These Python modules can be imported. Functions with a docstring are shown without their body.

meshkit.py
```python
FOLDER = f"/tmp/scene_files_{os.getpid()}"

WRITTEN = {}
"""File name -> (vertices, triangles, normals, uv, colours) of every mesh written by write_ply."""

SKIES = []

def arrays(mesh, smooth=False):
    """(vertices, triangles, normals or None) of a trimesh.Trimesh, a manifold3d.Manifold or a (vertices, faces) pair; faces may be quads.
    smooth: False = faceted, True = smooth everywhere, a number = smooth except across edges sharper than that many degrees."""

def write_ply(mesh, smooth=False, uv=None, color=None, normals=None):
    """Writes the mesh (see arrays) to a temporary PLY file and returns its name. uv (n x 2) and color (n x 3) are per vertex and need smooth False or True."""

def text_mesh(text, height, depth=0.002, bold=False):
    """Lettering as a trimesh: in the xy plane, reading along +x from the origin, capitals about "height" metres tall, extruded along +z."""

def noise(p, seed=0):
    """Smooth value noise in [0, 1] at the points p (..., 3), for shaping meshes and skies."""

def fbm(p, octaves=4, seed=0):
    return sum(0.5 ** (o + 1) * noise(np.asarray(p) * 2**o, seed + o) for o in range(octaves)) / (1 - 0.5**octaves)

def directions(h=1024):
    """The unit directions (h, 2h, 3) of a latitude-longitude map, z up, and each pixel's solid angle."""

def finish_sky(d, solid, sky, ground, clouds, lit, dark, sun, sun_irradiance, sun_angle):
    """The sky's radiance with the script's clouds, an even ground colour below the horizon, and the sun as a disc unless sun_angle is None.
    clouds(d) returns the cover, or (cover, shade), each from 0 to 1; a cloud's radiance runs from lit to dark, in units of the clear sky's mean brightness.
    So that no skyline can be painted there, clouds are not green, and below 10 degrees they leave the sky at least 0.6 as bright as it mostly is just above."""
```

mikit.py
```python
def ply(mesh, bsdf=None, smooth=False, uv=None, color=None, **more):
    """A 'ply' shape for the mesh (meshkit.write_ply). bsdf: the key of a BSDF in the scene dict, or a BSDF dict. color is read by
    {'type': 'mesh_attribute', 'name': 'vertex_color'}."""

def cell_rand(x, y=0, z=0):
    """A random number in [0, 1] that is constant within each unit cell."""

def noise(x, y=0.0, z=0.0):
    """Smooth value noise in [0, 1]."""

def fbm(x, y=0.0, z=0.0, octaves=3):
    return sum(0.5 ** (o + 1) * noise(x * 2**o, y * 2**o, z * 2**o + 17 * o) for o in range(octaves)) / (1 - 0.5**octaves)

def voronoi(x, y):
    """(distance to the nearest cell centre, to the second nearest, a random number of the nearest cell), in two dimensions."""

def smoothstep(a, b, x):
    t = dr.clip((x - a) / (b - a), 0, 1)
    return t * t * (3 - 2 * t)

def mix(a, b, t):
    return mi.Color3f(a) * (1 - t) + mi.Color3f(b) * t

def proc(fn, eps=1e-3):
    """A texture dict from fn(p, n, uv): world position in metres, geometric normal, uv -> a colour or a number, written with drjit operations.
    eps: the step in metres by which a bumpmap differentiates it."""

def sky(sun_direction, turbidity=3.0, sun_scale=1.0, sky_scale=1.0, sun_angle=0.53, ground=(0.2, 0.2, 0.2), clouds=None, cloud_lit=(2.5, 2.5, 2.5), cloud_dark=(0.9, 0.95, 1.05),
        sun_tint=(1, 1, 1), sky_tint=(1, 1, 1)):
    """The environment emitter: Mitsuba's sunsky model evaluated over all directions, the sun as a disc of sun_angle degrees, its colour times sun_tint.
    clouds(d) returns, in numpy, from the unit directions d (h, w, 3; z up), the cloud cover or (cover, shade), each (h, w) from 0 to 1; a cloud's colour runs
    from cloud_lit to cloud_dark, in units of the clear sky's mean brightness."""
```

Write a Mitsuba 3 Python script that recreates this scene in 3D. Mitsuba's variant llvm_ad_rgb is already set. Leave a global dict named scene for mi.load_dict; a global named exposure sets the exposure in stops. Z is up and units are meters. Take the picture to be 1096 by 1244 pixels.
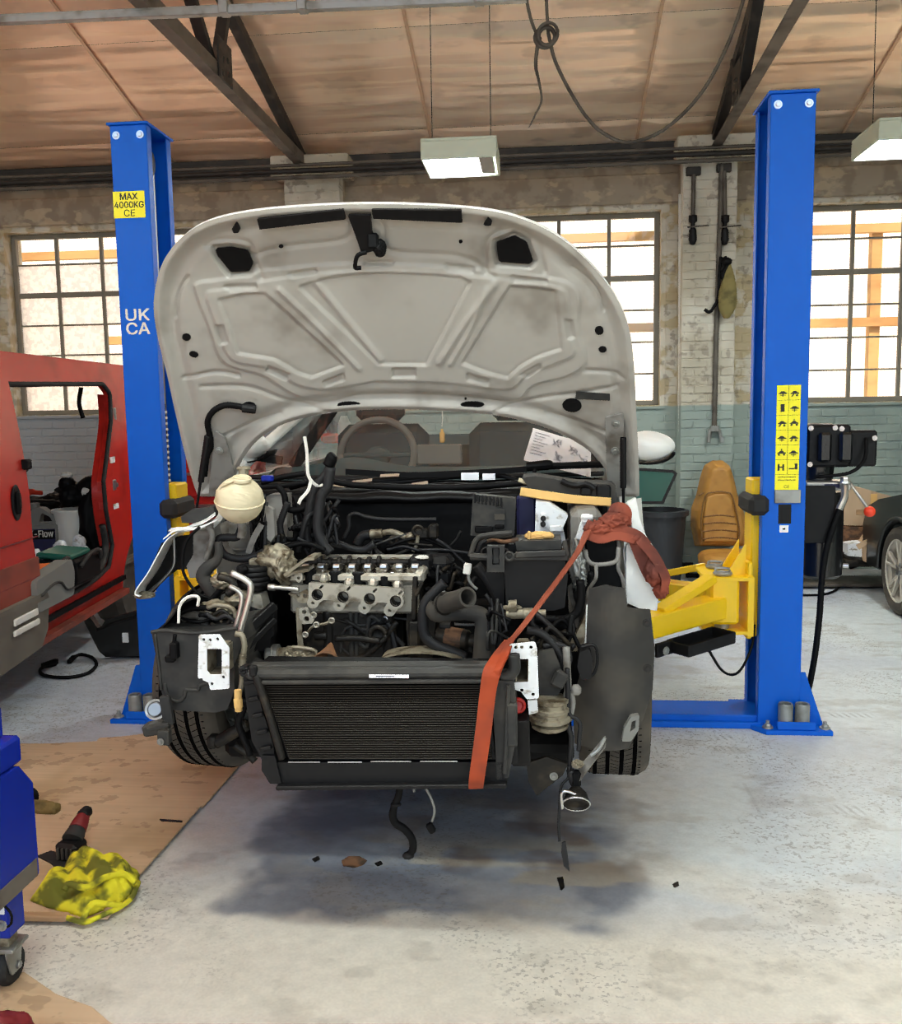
import math, random
import numpy as np, trimesh, drjit as dr, mitsuba as mi, mikit, meshkit
from mikit import noise, fbm, voronoi, smoothstep, mix, cell_rand
from shapely.geometry import Polygon, Point, LineString, box as sbox
from shapely.ops import unary_union
T = mi.ScalarTransform4f
rng = random.Random(7)
scene, labels = {}, {}

# ---------------------------------------------------------------- camera, sky, exposure
EYE = np.array([0, 0, 1.51])
pitch, yaw, roll = np.radians([6.456, 5.57, -0.95])
_f = np.array([-math.sin(yaw)*math.cos(pitch), math.cos(yaw)*math.cos(pitch), -math.sin(pitch)])
_r0 = np.array([math.cos(yaw), math.sin(yaw), 0]); _u0 = np.cross(_r0, _f)
_up = -math.sin(roll)*_r0 + math.cos(roll)*_u0
scene['camera'] = {'type': 'perspective', 'fov': 2*math.degrees(math.atan(548/1123)), 'fov_axis': 'x', 'near_clip': 0.05, 'far_clip': 200.0,
                   'to_world': T().look_at(origin=EYE.tolist(), target=(EYE+_f).tolist(), up=_up.tolist())}
def cloud_cover(d):
    return 0.35*meshkit.fbm(d*3.0+4.0, 4)
scene['sky'] = mikit.sky((0.74, -0.42, 0.52), turbidity=3.5, sun_scale=2.4, sky_scale=3.0, clouds=cloud_cover, ground=(0.42, 0.40, 0.37))
exposure = 1.45

# ---------------------------------------------------------------- materials
def lin(*c):
    return [(x/255/12.92 if x < 10.3 else ((x/255+0.055)/1.055)**2.4) for x in c]
def mat(name, bsdf):
    scene['mat_'+name] = bsdf if bsdf['type'] in ('dielectric', 'thindielectric', 'twosided', 'principledthin', 'roughdielectric') else {'type': 'twosided', 'bsdf': bsdf}
def pm(name, rgb, rough=0.5, metal=0.0, coat=0.0, spec=0.5, sheen=0.0):
    d = {'type': 'principled', 'base_color': rgb if isinstance(rgb, dict) else {'type': 'rgb', 'value': lin(*rgb)}, 'roughness': rough, 'metallic': metal, 'specular': spec}
    if coat: d['clearcoat'] = coat; d['clearcoat_gloss'] = 0.9
    if sheen: d['sheen'] = sheen
    mat(name, d)
def cl(*c):
    return mi.Color3f(*lin(*c))
def dirty(name, rgb, rgb2, scale=20.0, lo=0.45, hi=0.75, rough=0.5, metal=0.0, coat=0.0, spec=0.5, stretch=(1, 1, 1)):
    """plain colour with patches of a second (dirt, wear) colour"""
    def fn(p, n, uv):
        k = smoothstep(lo, hi, fbm(p.x*scale*stretch[0], p.y*scale*stretch[1], p.z*scale*stretch[2], 4))
        return mix(lin(*rgb), lin(*rgb2), k)
    pm(name, mikit.proc(fn), rough, metal, coat, spec)

pm('blue', (6, 92, 202), 0.4, coat=0.12, spec=0.2)
pm('blue_dark', (18, 38, 140), 0.35, coat=0.2, spec=0.25)
pm('yellow', (238, 196, 14), 0.35, coat=0.4)
pm('sticker', (246, 236, 30), 0.45)
pm('ink', (22, 20, 18), 0.5)
pm('paper', (232, 233, 240), 0.8)
pm('pencil', (120, 122, 135), 0.8)
pm('white_paint', (226, 228, 226), 0.28, coat=0.7)
dirty('white_bracket', (226, 229, 232), (150, 140, 120), 45, 0.55, 0.8, 0.45)
pm('black_plastic', (17, 17, 19), 0.5, spec=0.25)
dirty('grey_plastic', (44, 44, 44), (64, 62, 58), 14, 0.4, 0.8, 0.55, spec=0.3)
dirty('liner', (54, 53, 52), (74, 70, 64), 9, 0.35, 0.8, 0.7, spec=0.25)
pm('rubber', (27, 27, 28), 0.75)
pm('hose', (33, 33, 35), 0.5, spec=0.3)
pm('black', (8, 8, 10), 0.6, spec=0.15)
pm('black_gloss', (16, 17, 19), 0.22, coat=0.4)
dirty('tyre', (62, 58, 53), (80, 74, 66), 12, 0.4, 0.8, 0.85)
pm('tyre_groove', (5, 5, 5), 0.95, spec=0.05)
pm('fin_metal', (38, 34, 30), 0.45, 0.3, spec=0.3)
dirty('engine_dark', (32, 30, 28), (58, 51, 42), 22, 0.45, 0.75, 0.5, 0.3, spec=0.3)
dirty('cast_alloy', (176, 172, 160), (110, 102, 88), 30, 0.5, 0.8, 0.42, 0.55)
dirty('old_alloy', (150, 142, 124), (88, 76, 58), 34, 0.4, 0.75, 0.5, 0.5)
pm('bright_alloy', (206, 204, 198), 0.28, 0.85)
pm('steel', (150, 152, 155), 0.3, 0.9)
pm('chrome', (225, 226, 228), 0.12, 1.0)
dirty('zinc', (158, 160, 158), (120, 118, 110), 12, 0.4, 0.8, 0.4, 0.6)
dirty('rust', (120, 84, 58), (70, 52, 40), 30, 0.4, 0.7, 0.8)
dirty('truss_steel', (36, 33, 31), (70, 60, 52), 8, 0.5, 0.85, 0.6)
dirty('chord_steel', (96, 88, 80), (62, 54, 48), 7, 0.4, 0.8, 0.6)
dirty('pipe_grey', (92, 86, 78), (60, 54, 48), 9, 0.4, 0.8, 0.6)
dirty('inner_wing', (128, 126, 122), (84, 78, 70), 16, 0.4, 0.75, 0.55)
dirty('hood_inner', (158, 154, 147), (128, 122, 114), 7, 0.45, 0.85, 0.42, coat=0.15)
pm('hood_panel', (144, 139, 132), 0.5)
dirty('cream', (214, 202, 170), (176, 158, 118), 13, 0.45, 0.85, 0.5)
dirty('red_van', (178, 32, 24), (140, 28, 22), 3, 0.45, 0.85, 0.35, coat=0.4)
dirty('red_dirty', (140, 62, 48), (112, 58, 46), 6, 0.35, 0.8, 0.6)
dirty('bumper_grey', (104, 98, 88), (82, 76, 68), 5, 0.4, 0.8, 0.7)
pm('red_plastic', (176, 40, 34), 0.4)
pm('dark_red', (110, 30, 34), 0.45)
dirty('strap', (158, 60, 24), (122, 50, 30), 10, 0.35, 0.75, 0.75)
dirty('strap_brown', (140, 66, 46), (88, 42, 34), 9, 0.4, 0.75, 0.8)
dirty('tan_leather', (176, 126, 58), (158, 108, 46), 10, 0.4, 0.8, 0.5)
dirty('strap_worn', (150, 76, 54), (124, 58, 40), 10, 0.35, 0.75, 0.8)
pm('seam_tan', (112, 76, 34), 0.6)
pm('alloy_paint', (200, 194, 182), 0.35, 0.2)
pm('bin_plastic', (40, 42, 46), 0.5)
pm('foam_yellow', (222, 180, 112), 0.9)
pm('green_plastic', (24, 92, 78), 0.4)
pm('orange', (226, 104, 34), 0.6)
pm('grey_case', (116, 116, 112), 0.55)
pm('white_plastic', (220, 218, 210), 0.45)
pm('navy', (26, 28, 70), 0.5)
pm('orange_red', (238, 70, 40), 0.4)
dirty('timber', (206, 164, 108), (180, 134, 82), 5, 0.35, 0.8, 0.7, stretch=(0.4, 1, 1))
dirty('stick', (176, 140, 104), (140, 108, 78), 20, 0.35, 0.8, 0.7, stretch=(0.2, 2, 1))
dirty('sponge_brown', (120, 102, 60), (86, 74, 40), 40, 0.35, 0.8, 0.9)
dirty('bag', (128, 116, 70), (92, 84, 48), 14, 0.4, 0.8, 0.8)
dirty('blue_grey_wall', (146, 160, 154), (128, 142, 138), 3, 0.4, 0.8, 0.7)
pm('lamp_body', (196, 204, 186), 0.5)
pm('interior', (50, 72, 76), 0.8)
pm('interior_grey', (96, 100, 98), 0.7)
mat('glass', {'type': 'thindielectric', 'int_ior': 1.5})
mat('glass_green', {'type': 'principledthin', 'base_color': {'type': 'rgb', 'value': lin(96, 150, 138)}, 'roughness': 0.12, 'spec_trans': 0.55, 'diff_trans': 0.5, 'eta': 1.5})
def frost_fn(p, n, uv):
    return 0.0025*fbm(p.x*32, p.z*32, p.y, 2)
mat('glass_frosted', {'type': 'principledthin', 'base_color': mikit.proc(lambda p, n, uv: mix((0.80, 0.81, 0.83), (0.97, 0.98, 0.98), smoothstep(0.30, 0.62, fbm(p.x*34, p.z*34, 0.0, 2)))),
                      'roughness': 0.6, 'spec_trans': 0.25, 'diff_trans': 1.7, 'eta': 1.3})

# ---------------------------------------------------------------- helpers
def key(name):
    if name not in _used: _used.add(name); return name
    i = 1
    while '%s_%03d' % (name, i) in _used: i += 1
    k = '%s_%03d' % (name, i); _used.add(k); return k
_used = set()
def thing(name, label, category, group=None, kind=None):
    k = key(name); labels[k] = {'label': label, 'category': category}
    if group: labels[k]['group'] = group
    if kind: labels[k]['kind'] = kind
    return k
def put(name, mesh, material, parent=None, smooth=False, label=None, **more):
    k = key(parent + '__' + name if parent else name)
    scene[k] = mikit.ply(mesh, 'mat_' + material if isinstance(material, str) else material, smooth=smooth, **more)
    if label: labels[k] = {'label': label}
    return k
def solo(name, mesh, material, label, category, smooth=False, group=None, **more):
    k = put(name, mesh, material, None, smooth, **more)
    labels[k] = {'label': label, 'category': category}
    if group: labels[k]['group'] = group
    return k
def struct(name, mesh, material, parent=None, smooth=False, label=None):
    k = put(name, mesh, material, parent, smooth)
    labels[k] = {'kind': 'structure'}
    if label: labels[k]['label'] = label
    return k
cat_ = trimesh.util.concatenate
def cat(*m):
    l = []
    for x in m: l += x if isinstance(x, (list, tuple)) else [x]
    return cat_(l)
def _cb():
    s = []
    for sx in (-1, 1):
        for sy in (-1, 1):
            for sz in (-1, 1):
                s += [(sx, sy, sz, 0), (sx, sy, sz, 1), (sx, sy, sz, 2)]
    v = np.array([[a[i]*(1.0 if a[3] == i else 0.8) for i in range(3)] for a in s], float)
    h = trimesh.convex.convex_hull(v)
    idx = [int(np.argmin(((v-w)**2).sum(1))) for w in h.vertices]
    return s, np.array(idx)[h.faces]
_CS, _CF = _cb()
_CSA = np.array(_CS, float)
def bx(c, s, b=0.004, M=None):
    """chamfered box: centre, full sizes, chamfer; M a 4x4 or 3x3 applied about the centre"""
    h = np.array(s, float)/2; b = min(b, 0.45*min(h)*2)
    v = _CSA[:, :3]*(h-b)
    for i in range(3):
        m = _CSA[:, 3] == i; v[m, i] = _CSA[m, i]*h[i]
    if M is not None: v = v @ np.asarray(M)[:3, :3].T
    return trimesh.Trimesh(v+np.array(c, float), _CF.copy(), process=False)
def bx2(x0, x1, y0, y1, z0, z1, b=0.004):
    return bx(((x0+x1)/2, (y0+y1)/2, (z0+z1)/2), (abs(x1-x0), abs(y1-y0), abs(z1-z0)), b)
def frame(d, up=(0, 0, 1)):
    d = np.array(d, float); d /= np.linalg.norm(d); up = np.array(up, float)
    if abs(d @ up) > 0.98*np.linalg.norm(up): up = np.array([0, 1.0, 0])
    s = np.cross(d, up); s /= np.linalg.norm(s); u = np.cross(s, d)
    return np.stack([s, d, u], 1)            # columns: side, along, up
def beam(a, b, w, h, ch=0.003, up=(0, 0, 1)):
    a = np.array(a, float); b = np.array(b, float)
    return bx((a+b)/2, (w, np.linalg.norm(b-a), h), ch, frame(b-a, up))
def rotz(a):
    c, s = math.cos(a), math.sin(a); return np.array([[c, -s, 0], [s, c, 0], [0, 0, 1.0]])
def rotx(a):
    c, s = math.cos(a), math.sin(a); return np.array([[1, 0, 0], [0, c, -s], [0, s, c.real]])
def roty(a):
    c, s = math.cos(a), math.sin(a); return np.array([[c, 0, s], [0, 1, 0], [-s, 0, c]])
def mv(m, R=None, t=(0, 0, 0)):
    m = m.copy(); v = np.array(m.vertices)
    if R is not None: v = v @ np.asarray(R).T
    m.vertices = v + np.array(t, float); return m
def spline(pts, n=8):
    p = np.array(pts, float)
    if len(p) < 3: return p
    e = np.vstack([2*p[0]-p[1], p, 2*p[-1]-p[-2]]); out = []
    for i in range(1, len(e)-2):
        a, b, c, d = e[i-1:i+3]
        for k in range(n):
            t = k/n
            out.append(0.5*((2*b)+(-a+c)*t+(2*a-5*b+4*c-d)*t*t+(-a+3*b-3*c+d)*t**3))
    out.append(e[-2]); return np.array(out)
def tube(pts, r, sides=10, n=6, smooth=True, bumps=0):
    p = spline(pts, n) if smooth else np.array(pts, float)
    m = len(p); rad = np.full(m, r, float) if np.isscalar(r) else np.interp(np.linspace(0, 1, m), np.linspace(0, 1, len(r)), r)
    if bumps: rad = rad*(1+0.18*(np.sin(np.arange(m)*math.pi*0.9) > 0))
    t = np.gradient(p, axis=0); t /= np.linalg.norm(t, axis=1, keepdims=True)+1e-12
    a = np.cross(t[0], [0, 0, 1.0] if abs(t[0][2]) < 0.9 else [1.0, 0, 0]); A = []
    for i in range(m):
        a = a-(a @ t[i])*t[i]; a = a/(np.linalg.norm(a)+1e-12); A.append(a)
    A = np.array(A); B = np.cross(t, A); g = np.arange(sides)*2*math.pi/sides
    v = (p[:, None]+rad[:, None, None]*(np.cos(g)[None, :, None]*A[:, None]+np.sin(g)[None, :, None]*B[:, None])).reshape(-1, 3)
    i, j = np.meshgrid(np.arange(m-1), np.arange(sides), indexing='ij'); i = i.ravel(); j = j.ravel(); j2 = (j+1) % sides
    q = np.stack([i*sides+j, i*sides+j2, (i+1)*sides+j2, (i+1)*sides+j], 1)
    f = np.vstack([q[:, [0, 1, 2]], q[:, [0, 2, 3]]])
    v = np.vstack([v, p[0], p[-1]]); k = np.arange(sides); k2 = (k+1) % sides
    f = np.vstack([f, np.stack([k2, k, np.full(sides, m*sides)], 1), np.stack([(m-1)*sides+k, (m-1)*sides+k2, np.full(sides, m*sides+1)], 1)])
    return trimesh.Trimesh(v, f, process=False)
def lathe(prof, a, b, sides=24):
    """profile [(radius, t along a->b in metres)] around the axis from a towards b"""
    a = np.array(a, float); d = np.array(b, float)-a; F = frame(d); pr_ = np.array(prof, float)
    g = np.arange(sides)*2*math.pi/sides
    ring = np.cos(g)[:, None]*F[:, 0]+np.sin(g)[:, None]*F[:, 2]
    v = (a+pr_[:, 1][:, None, None]*F[:, 1]+pr_[:, 0][:, None, None]*ring[None]).reshape(-1, 3)
    m = len(pr_); i, j = np.meshgrid(np.arange(m-1), np.arange(sides), indexing='ij'); i = i.ravel(); j = j.ravel(); j2 = (j+1) % sides
    q = np.stack([i*sides+j, (i+1)*sides+j, (i+1)*sides+j2, i*sides+j2], 1)
    t = trimesh.Trimesh(v, np.vstack([q[:, [0, 1, 2]], q[:, [0, 2, 3]]]), process=False)
    return t
def cyl(a, b, r, sides=20, ch=0.15):
    L = float(np.linalg.norm(np.array(b, float)-np.array(a, float))); c = min(r*ch, L*0.3)
    return lathe([(0, 0), (r-c, 0), (r, c), (r, L-c), (r-c, L), (0, L)], a, b, sides)
def ring(c, axis, R, r, sides=24, tubes=8):
    F = frame(axis); g = np.linspace(0, 2*math.pi, sides+1)
    return tube([np.array(c)+R*(math.cos(x)*F[:, 0]+math.sin(x)*F[:, 2]) for x in g], r, tubes, 1, smooth=False)
def extr(poly, depth):
    poly = poly if hasattr(poly, 'exterior') or hasattr(poly, 'geoms') else Polygon(poly)
    gs = list(getattr(poly, 'geoms', [poly]))
    return cat([trimesh.creation.extrude_polygon(g, depth, engine='earcut') for g in gs])
def xz(poly, y0, y1):
    """outline in (x, z) extruded from y0 to y1"""
    m = extr(poly, abs(y1-y0)); v = np.array(m.vertices)
    m.vertices = np.stack([v[:, 0], min(y0, y1)+v[:, 2], v[:, 1]], 1); m.faces = m.faces[:, ::-1]; return m
def yz(poly, x0, x1):
    m = extr(poly, abs(x1-x0)); v = np.array(m.vertices)
    m.vertices = np.stack([min(x0, x1)+v[:, 2], v[:, 0], v[:, 1]], 1); return m
def xy(poly, z0, z1):
    m = extr(poly, abs(z1-z0)); m.vertices = np.array(m.vertices)+[0, 0, min(z0, z1)]; return m
def rpoly(pts, r):
    """outline with rounded corners"""
    return Polygon(pts).buffer(-r, quad_segs=4).buffer(r, quad_segs=4) if r > 0 else Polygon(pts)
def blob(c, r, seed=0, amp=0.15, f=3.0, sub=3):
    m = trimesh.creation.icosphere(subdivisions=sub); v = np.array(m.vertices)
    k = 1+amp*(meshkit.fbm(v*f+seed*3.7+20, 3)-0.5)*2
    m.vertices = v*k[:, None]*np.array(r, float)+np.array(c, float); return m
def ribbon(pts, wdir, w, th=0.003, n=6):
    """a flat band along pts; wdir one width direction or one per point"""
    p = spline(pts, n); k = len(p)
    wd = np.array(wdir, float)
    wd = np.tile(wd, (k, 1)) if wd.ndim == 1 else np.stack([np.interp(np.linspace(0, 1, k), np.linspace(0, 1, len(wd)), wd[:, i]) for i in range(3)], 1)
    ww = np.full(k, w) if np.isscalar(w) else np.interp(np.linspace(0, 1, k), np.linspace(0, 1, len(w)), w)
    t = np.gradient(p, axis=0); t /= np.linalg.norm(t, axis=1, keepdims=True)+1e-12
    wd = wd-(wd*t).sum(1, keepdims=True)*t; wd /= np.linalg.norm(wd, axis=1, keepdims=True)+1e-12
    nn = np.cross(t, wd); h = ww[:, None]/2
    v = np.stack([p-wd*h-nn*th/2, p+wd*h-nn*th/2, p+wd*h+nn*th/2, p-wd*h+nn*th/2], 1).reshape(-1, 3)
    i, j = np.meshgrid(np.arange(k-1), np.arange(4), indexing='ij'); i = i.ravel(); j = j.ravel(); j2 = (j+1) % 4
    q = np.stack([i*4+j, i*4+j2, (i+1)*4+j2, (i+1)*4+j], 1)
    f = np.vstack([q[:, [0, 1, 2]], q[:, [0, 2, 3]], [[0, 2, 1], [0, 3, 2]], [[4*k-4, 4*k-3, 4*k-2], [4*k-4, 4*k-2, 4*k-1]]])
    return trimesh.Trimesh(v, f, process=False)
def gridsheet(fn, nu, nv, th=0.0):
    """surface fn(u, v arrays in 0..1) -> (n, 3); th > 0 makes it a closed slab"""
    u, v = np.meshgrid(np.linspace(0, 1, nu+1), np.linspace(0, 1, nv+1), indexing='ij')
    P_ = fn(u.ravel(), v.ravel()); i, j = np.meshgrid(np.arange(nu), np.arange(nv), indexing='ij'); i = i.ravel(); j = j.ravel(); w = nv+1
    q = np.stack([i*w+j, (i+1)*w+j, (i+1)*w+j+1, i*w+j+1], 1); f = np.vstack([q[:, [0, 1, 2]], q[:, [0, 2, 3]]])
    m = trimesh.Trimesh(P_, f, process=False)
    return thick(m, th) if th else m
def thick(m, th):
    v = np.array(m.vertices); f = np.array(m.faces); n = np.zeros_like(v); fn_ = np.cross(v[f[:, 1]]-v[f[:, 0]], v[f[:, 2]]-v[f[:, 0]])
    for k in range(3): np.add.at(n, f[:, k], fn_)
    n /= np.linalg.norm(n, axis=1, keepdims=True)+1e-12
    e = np.vstack([f[:, [0, 1]], f[:, [1, 2]], f[:, [2, 0]]]); s = {(a, b) for a, b in e.tolist()}
    be = np.array([(a, b) for a, b in s if (b, a) not in s]); N = len(v)
    side = np.vstack([np.stack([be[:, 1], be[:, 0], be[:, 0]+N], 1), np.stack([be[:, 1], be[:, 0]+N, be[:, 1]+N], 1)])
    return trimesh.Trimesh(np.vstack([v, v-n*th]), np.vstack([f, f[:, ::-1]+N, side]), process=False)
def text_on(text, h, origin, right, up, depth=0.0008, bold=True, centre=True, fit=None):
    """lettering standing on a surface: origin = middle (or left) of the base line"""
    m = meshkit.text_mesh(text, h, depth, bold); v = np.array(m.vertices)
    w = v[:, 0].max()-v[:, 0].min(); v[:, 0] -= v[:, 0].min()+(w/2 if centre else 0)
    if fit: v[:, 0] *= fit/w
    r = np.array(right, float); u = np.array(up, float); n = np.cross(r, u)
    m.vertices = np.array(origin, float)+v[:, :1]*r+v[:, 1:2]*u+v[:, 2:3]*n; return m
def bolt(c, axis, r, h=0.008):
    c = np.array(c, float); a = np.array(axis, float); a /= np.linalg.norm(a)
    return cat(lathe([(0, h), (r*0.8, h), (r, h*0.7), (r, 0)], c, c+a, 6), lathe([(0, h*0.3), (r*1.5, h*0.3), (r*1.6, 0)], c, c+a, 14))

# ---------------------------------------------------------------- room shell
YB = 8.55; SILL, HEAD = 1.50, 3.22
X0, X1, YF = -7.6, 5.6, -4.2
MARKS = [([(0.749,4.181),(0.884,4.125)], 0), ([(0.74,4.046),(0.874,3.974)], 0), ([(0.798,3.634),(0.808,3.308)], 1), ([(1.076,3.45),(1.187,3.372)], 0), ([(1.382,4.521),(1.592,4.459)], 0)]
def floor_fn(p, n, uv):
    big = fbm(p.x*0.7+3.1, p.y*0.7+1.7, 0.0, 4)
    c = mix(lin(178, 184, 194), lin(198, 204, 206), smoothstep(0.35, 0.65, big))
    worn = smoothstep(0.40, 0.66, fbm(p.x*1.3+8, p.y*1.9, 0.0, 5))*smoothstep(4.6, 2.6, p.y)*0.7
    worn = dr.maximum(worn, smoothstep(2.95, 2.35, p.y+0.7*(big-0.5)+0.12*p.x))
    c = mix(c, lin(201, 196, 186), worn)
    # scuffed grime where the car stands, with a ragged edge
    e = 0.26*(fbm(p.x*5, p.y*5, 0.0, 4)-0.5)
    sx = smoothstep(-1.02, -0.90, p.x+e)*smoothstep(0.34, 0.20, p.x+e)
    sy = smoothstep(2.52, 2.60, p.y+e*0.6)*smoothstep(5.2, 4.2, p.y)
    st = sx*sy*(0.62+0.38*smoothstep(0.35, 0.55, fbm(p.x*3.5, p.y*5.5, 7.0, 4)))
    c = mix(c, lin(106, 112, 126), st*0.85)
    sw = smoothstep(0.55, 0.64, fbm(p.x*2.6+4, p.y*6.5, 2.0, 4))*sx*smoothstep(2.62, 2.72, p.y)*smoothstep(3.2, 3.0, p.y)
    c = mix(c, lin(176, 166, 146), sw*0.6)
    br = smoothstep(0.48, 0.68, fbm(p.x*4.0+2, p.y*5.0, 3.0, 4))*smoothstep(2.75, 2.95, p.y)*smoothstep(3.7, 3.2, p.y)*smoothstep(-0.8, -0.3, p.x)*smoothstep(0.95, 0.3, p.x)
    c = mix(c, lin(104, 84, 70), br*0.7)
    d1 = smoothstep(0.56, 0.74, fbm(p.x*6+1, p.y*10, 1.0, 5))
    c = mix(c, lin(148, 142, 132), d1*0.32)
    d2 = smoothstep(0.60, 0.72, fbm(p.x*90, p.y*110, 5.0, 3))*smoothstep(0.42, 0.70, fbm(p.x*2.2+9, p.y*2.2, 0.0, 3))
    c = mix(c, lin(112, 108, 102), d2*0.45)
    for (m0, m1), v in MARKS:
        x0, x1, y0, y1 = min(m0[0], m1[0]), max(m0[0], m1[0]), min(m0[1], m1[1]), max(m0[1], m1[1])
        inside = smoothstep(x0-.02, x0+.02, p.x)*smoothstep(x1+.02, x1-.02, p.x)*smoothstep(y0-.02, y0+.02, p.y)*smoothstep(y1+.02, y1-.02, p.y)
        k = inside*smoothstep(0.0, 0.5, dr.sin((p.x+0.25*(p.y if v == 0 else 0))*190))*(0.4+0.6*noise(p.x*30, p.y*30))
        c = mix(c, lin(128, 128, 126), k*0.5)
    mott = fbm(p.x*26, p.y*30, 3.0, 4); fine = noise(p.x*170, p.y*170, 0.0)
    return c*(0.86+0.20*mott+0.08*fine)
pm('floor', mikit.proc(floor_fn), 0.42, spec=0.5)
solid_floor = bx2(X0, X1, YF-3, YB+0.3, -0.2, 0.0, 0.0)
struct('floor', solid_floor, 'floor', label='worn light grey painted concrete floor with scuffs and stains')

def wall_fn(p, n, uv):
    a = fbm(p.x*2.2, p.z*2.2+3, p.y*2.2, 4); b = fbm(p.x*9+5, p.z*9, p.y*9, 4)
    low = mix(lin(152, 165, 158), lin(134, 147, 142), smoothstep(0.4, 0.7, a))
    low = mix(low, lin(156, 160, 166), smoothstep(-1.8, -2.6, p.x))
    up = mix(lin(204, 198, 184), lin(178, 170, 152), smoothstep(0.4, 0.7, a))
    bare = smoothstep(0.44, 0.56, b)*smoothstep(8.40, 8.50, p.y)
    up = mix(up, lin(176, 158, 120), bare*0.8)
    up = mix(up, lin(120, 106, 92), smoothstep(0.62, 0.75, fbm(p.x*16, p.z*16, 2.0, 4))*0.5)
    lint = mix(lin(160, 146, 128), lin(142, 127, 110), smoothstep(0.4, 0.62, b))
    lint = mix(lint, lin(192, 174, 146), smoothstep(0.56, 0.68, fbm(p.x*7+3, p.z*11, 1.0, 4))*0.6)
    h = p.z+0.03*(b-0.5)
    c = mix(low, up, smoothstep(1.485, 1.50, h))
    return mix(c, lint, smoothstep(3.24, 3.27, h)*smoothstep(8.42, 8.46, p.y))
pm('wall', mikit.proc(wall_fn), 0.75)
WINS = [(-5.05, 0.445), (-1.62, 0.45), (1.90, 0.43)]
shell = Polygon([(X0, 0), (X1, 0), (X1, 3.95), (X0, 3.95)])
for wx, pt in WINS: shell = shell.difference(sbox(wx, SILL, wx+6*pt, HEAD))
struct('wall_back', xz(shell, YB, YB+0.3), 'wall', label='painted brick back wall, blue grey below and peeling cream above')
def brick_mesh(w, h=0.066, d=0.009):
    c = 0.004
    v = [(0, 0, 0), (w, 0, 0), (w, 0, h), (0, 0, h), (c, -d, c), (w-c, -d, c), (w-c, -d, h-c), (c, -d, h-c)]
    f = [(4, 5, 6), (4, 6, 7)]
    for i in range(4): j = (i+1) % 4; f += [(i, j, 4+j), (i, 4+j, 4+i)]
    return trimesh.Trimesh(np.array(v, float), np.array(f), process=False)
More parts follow.
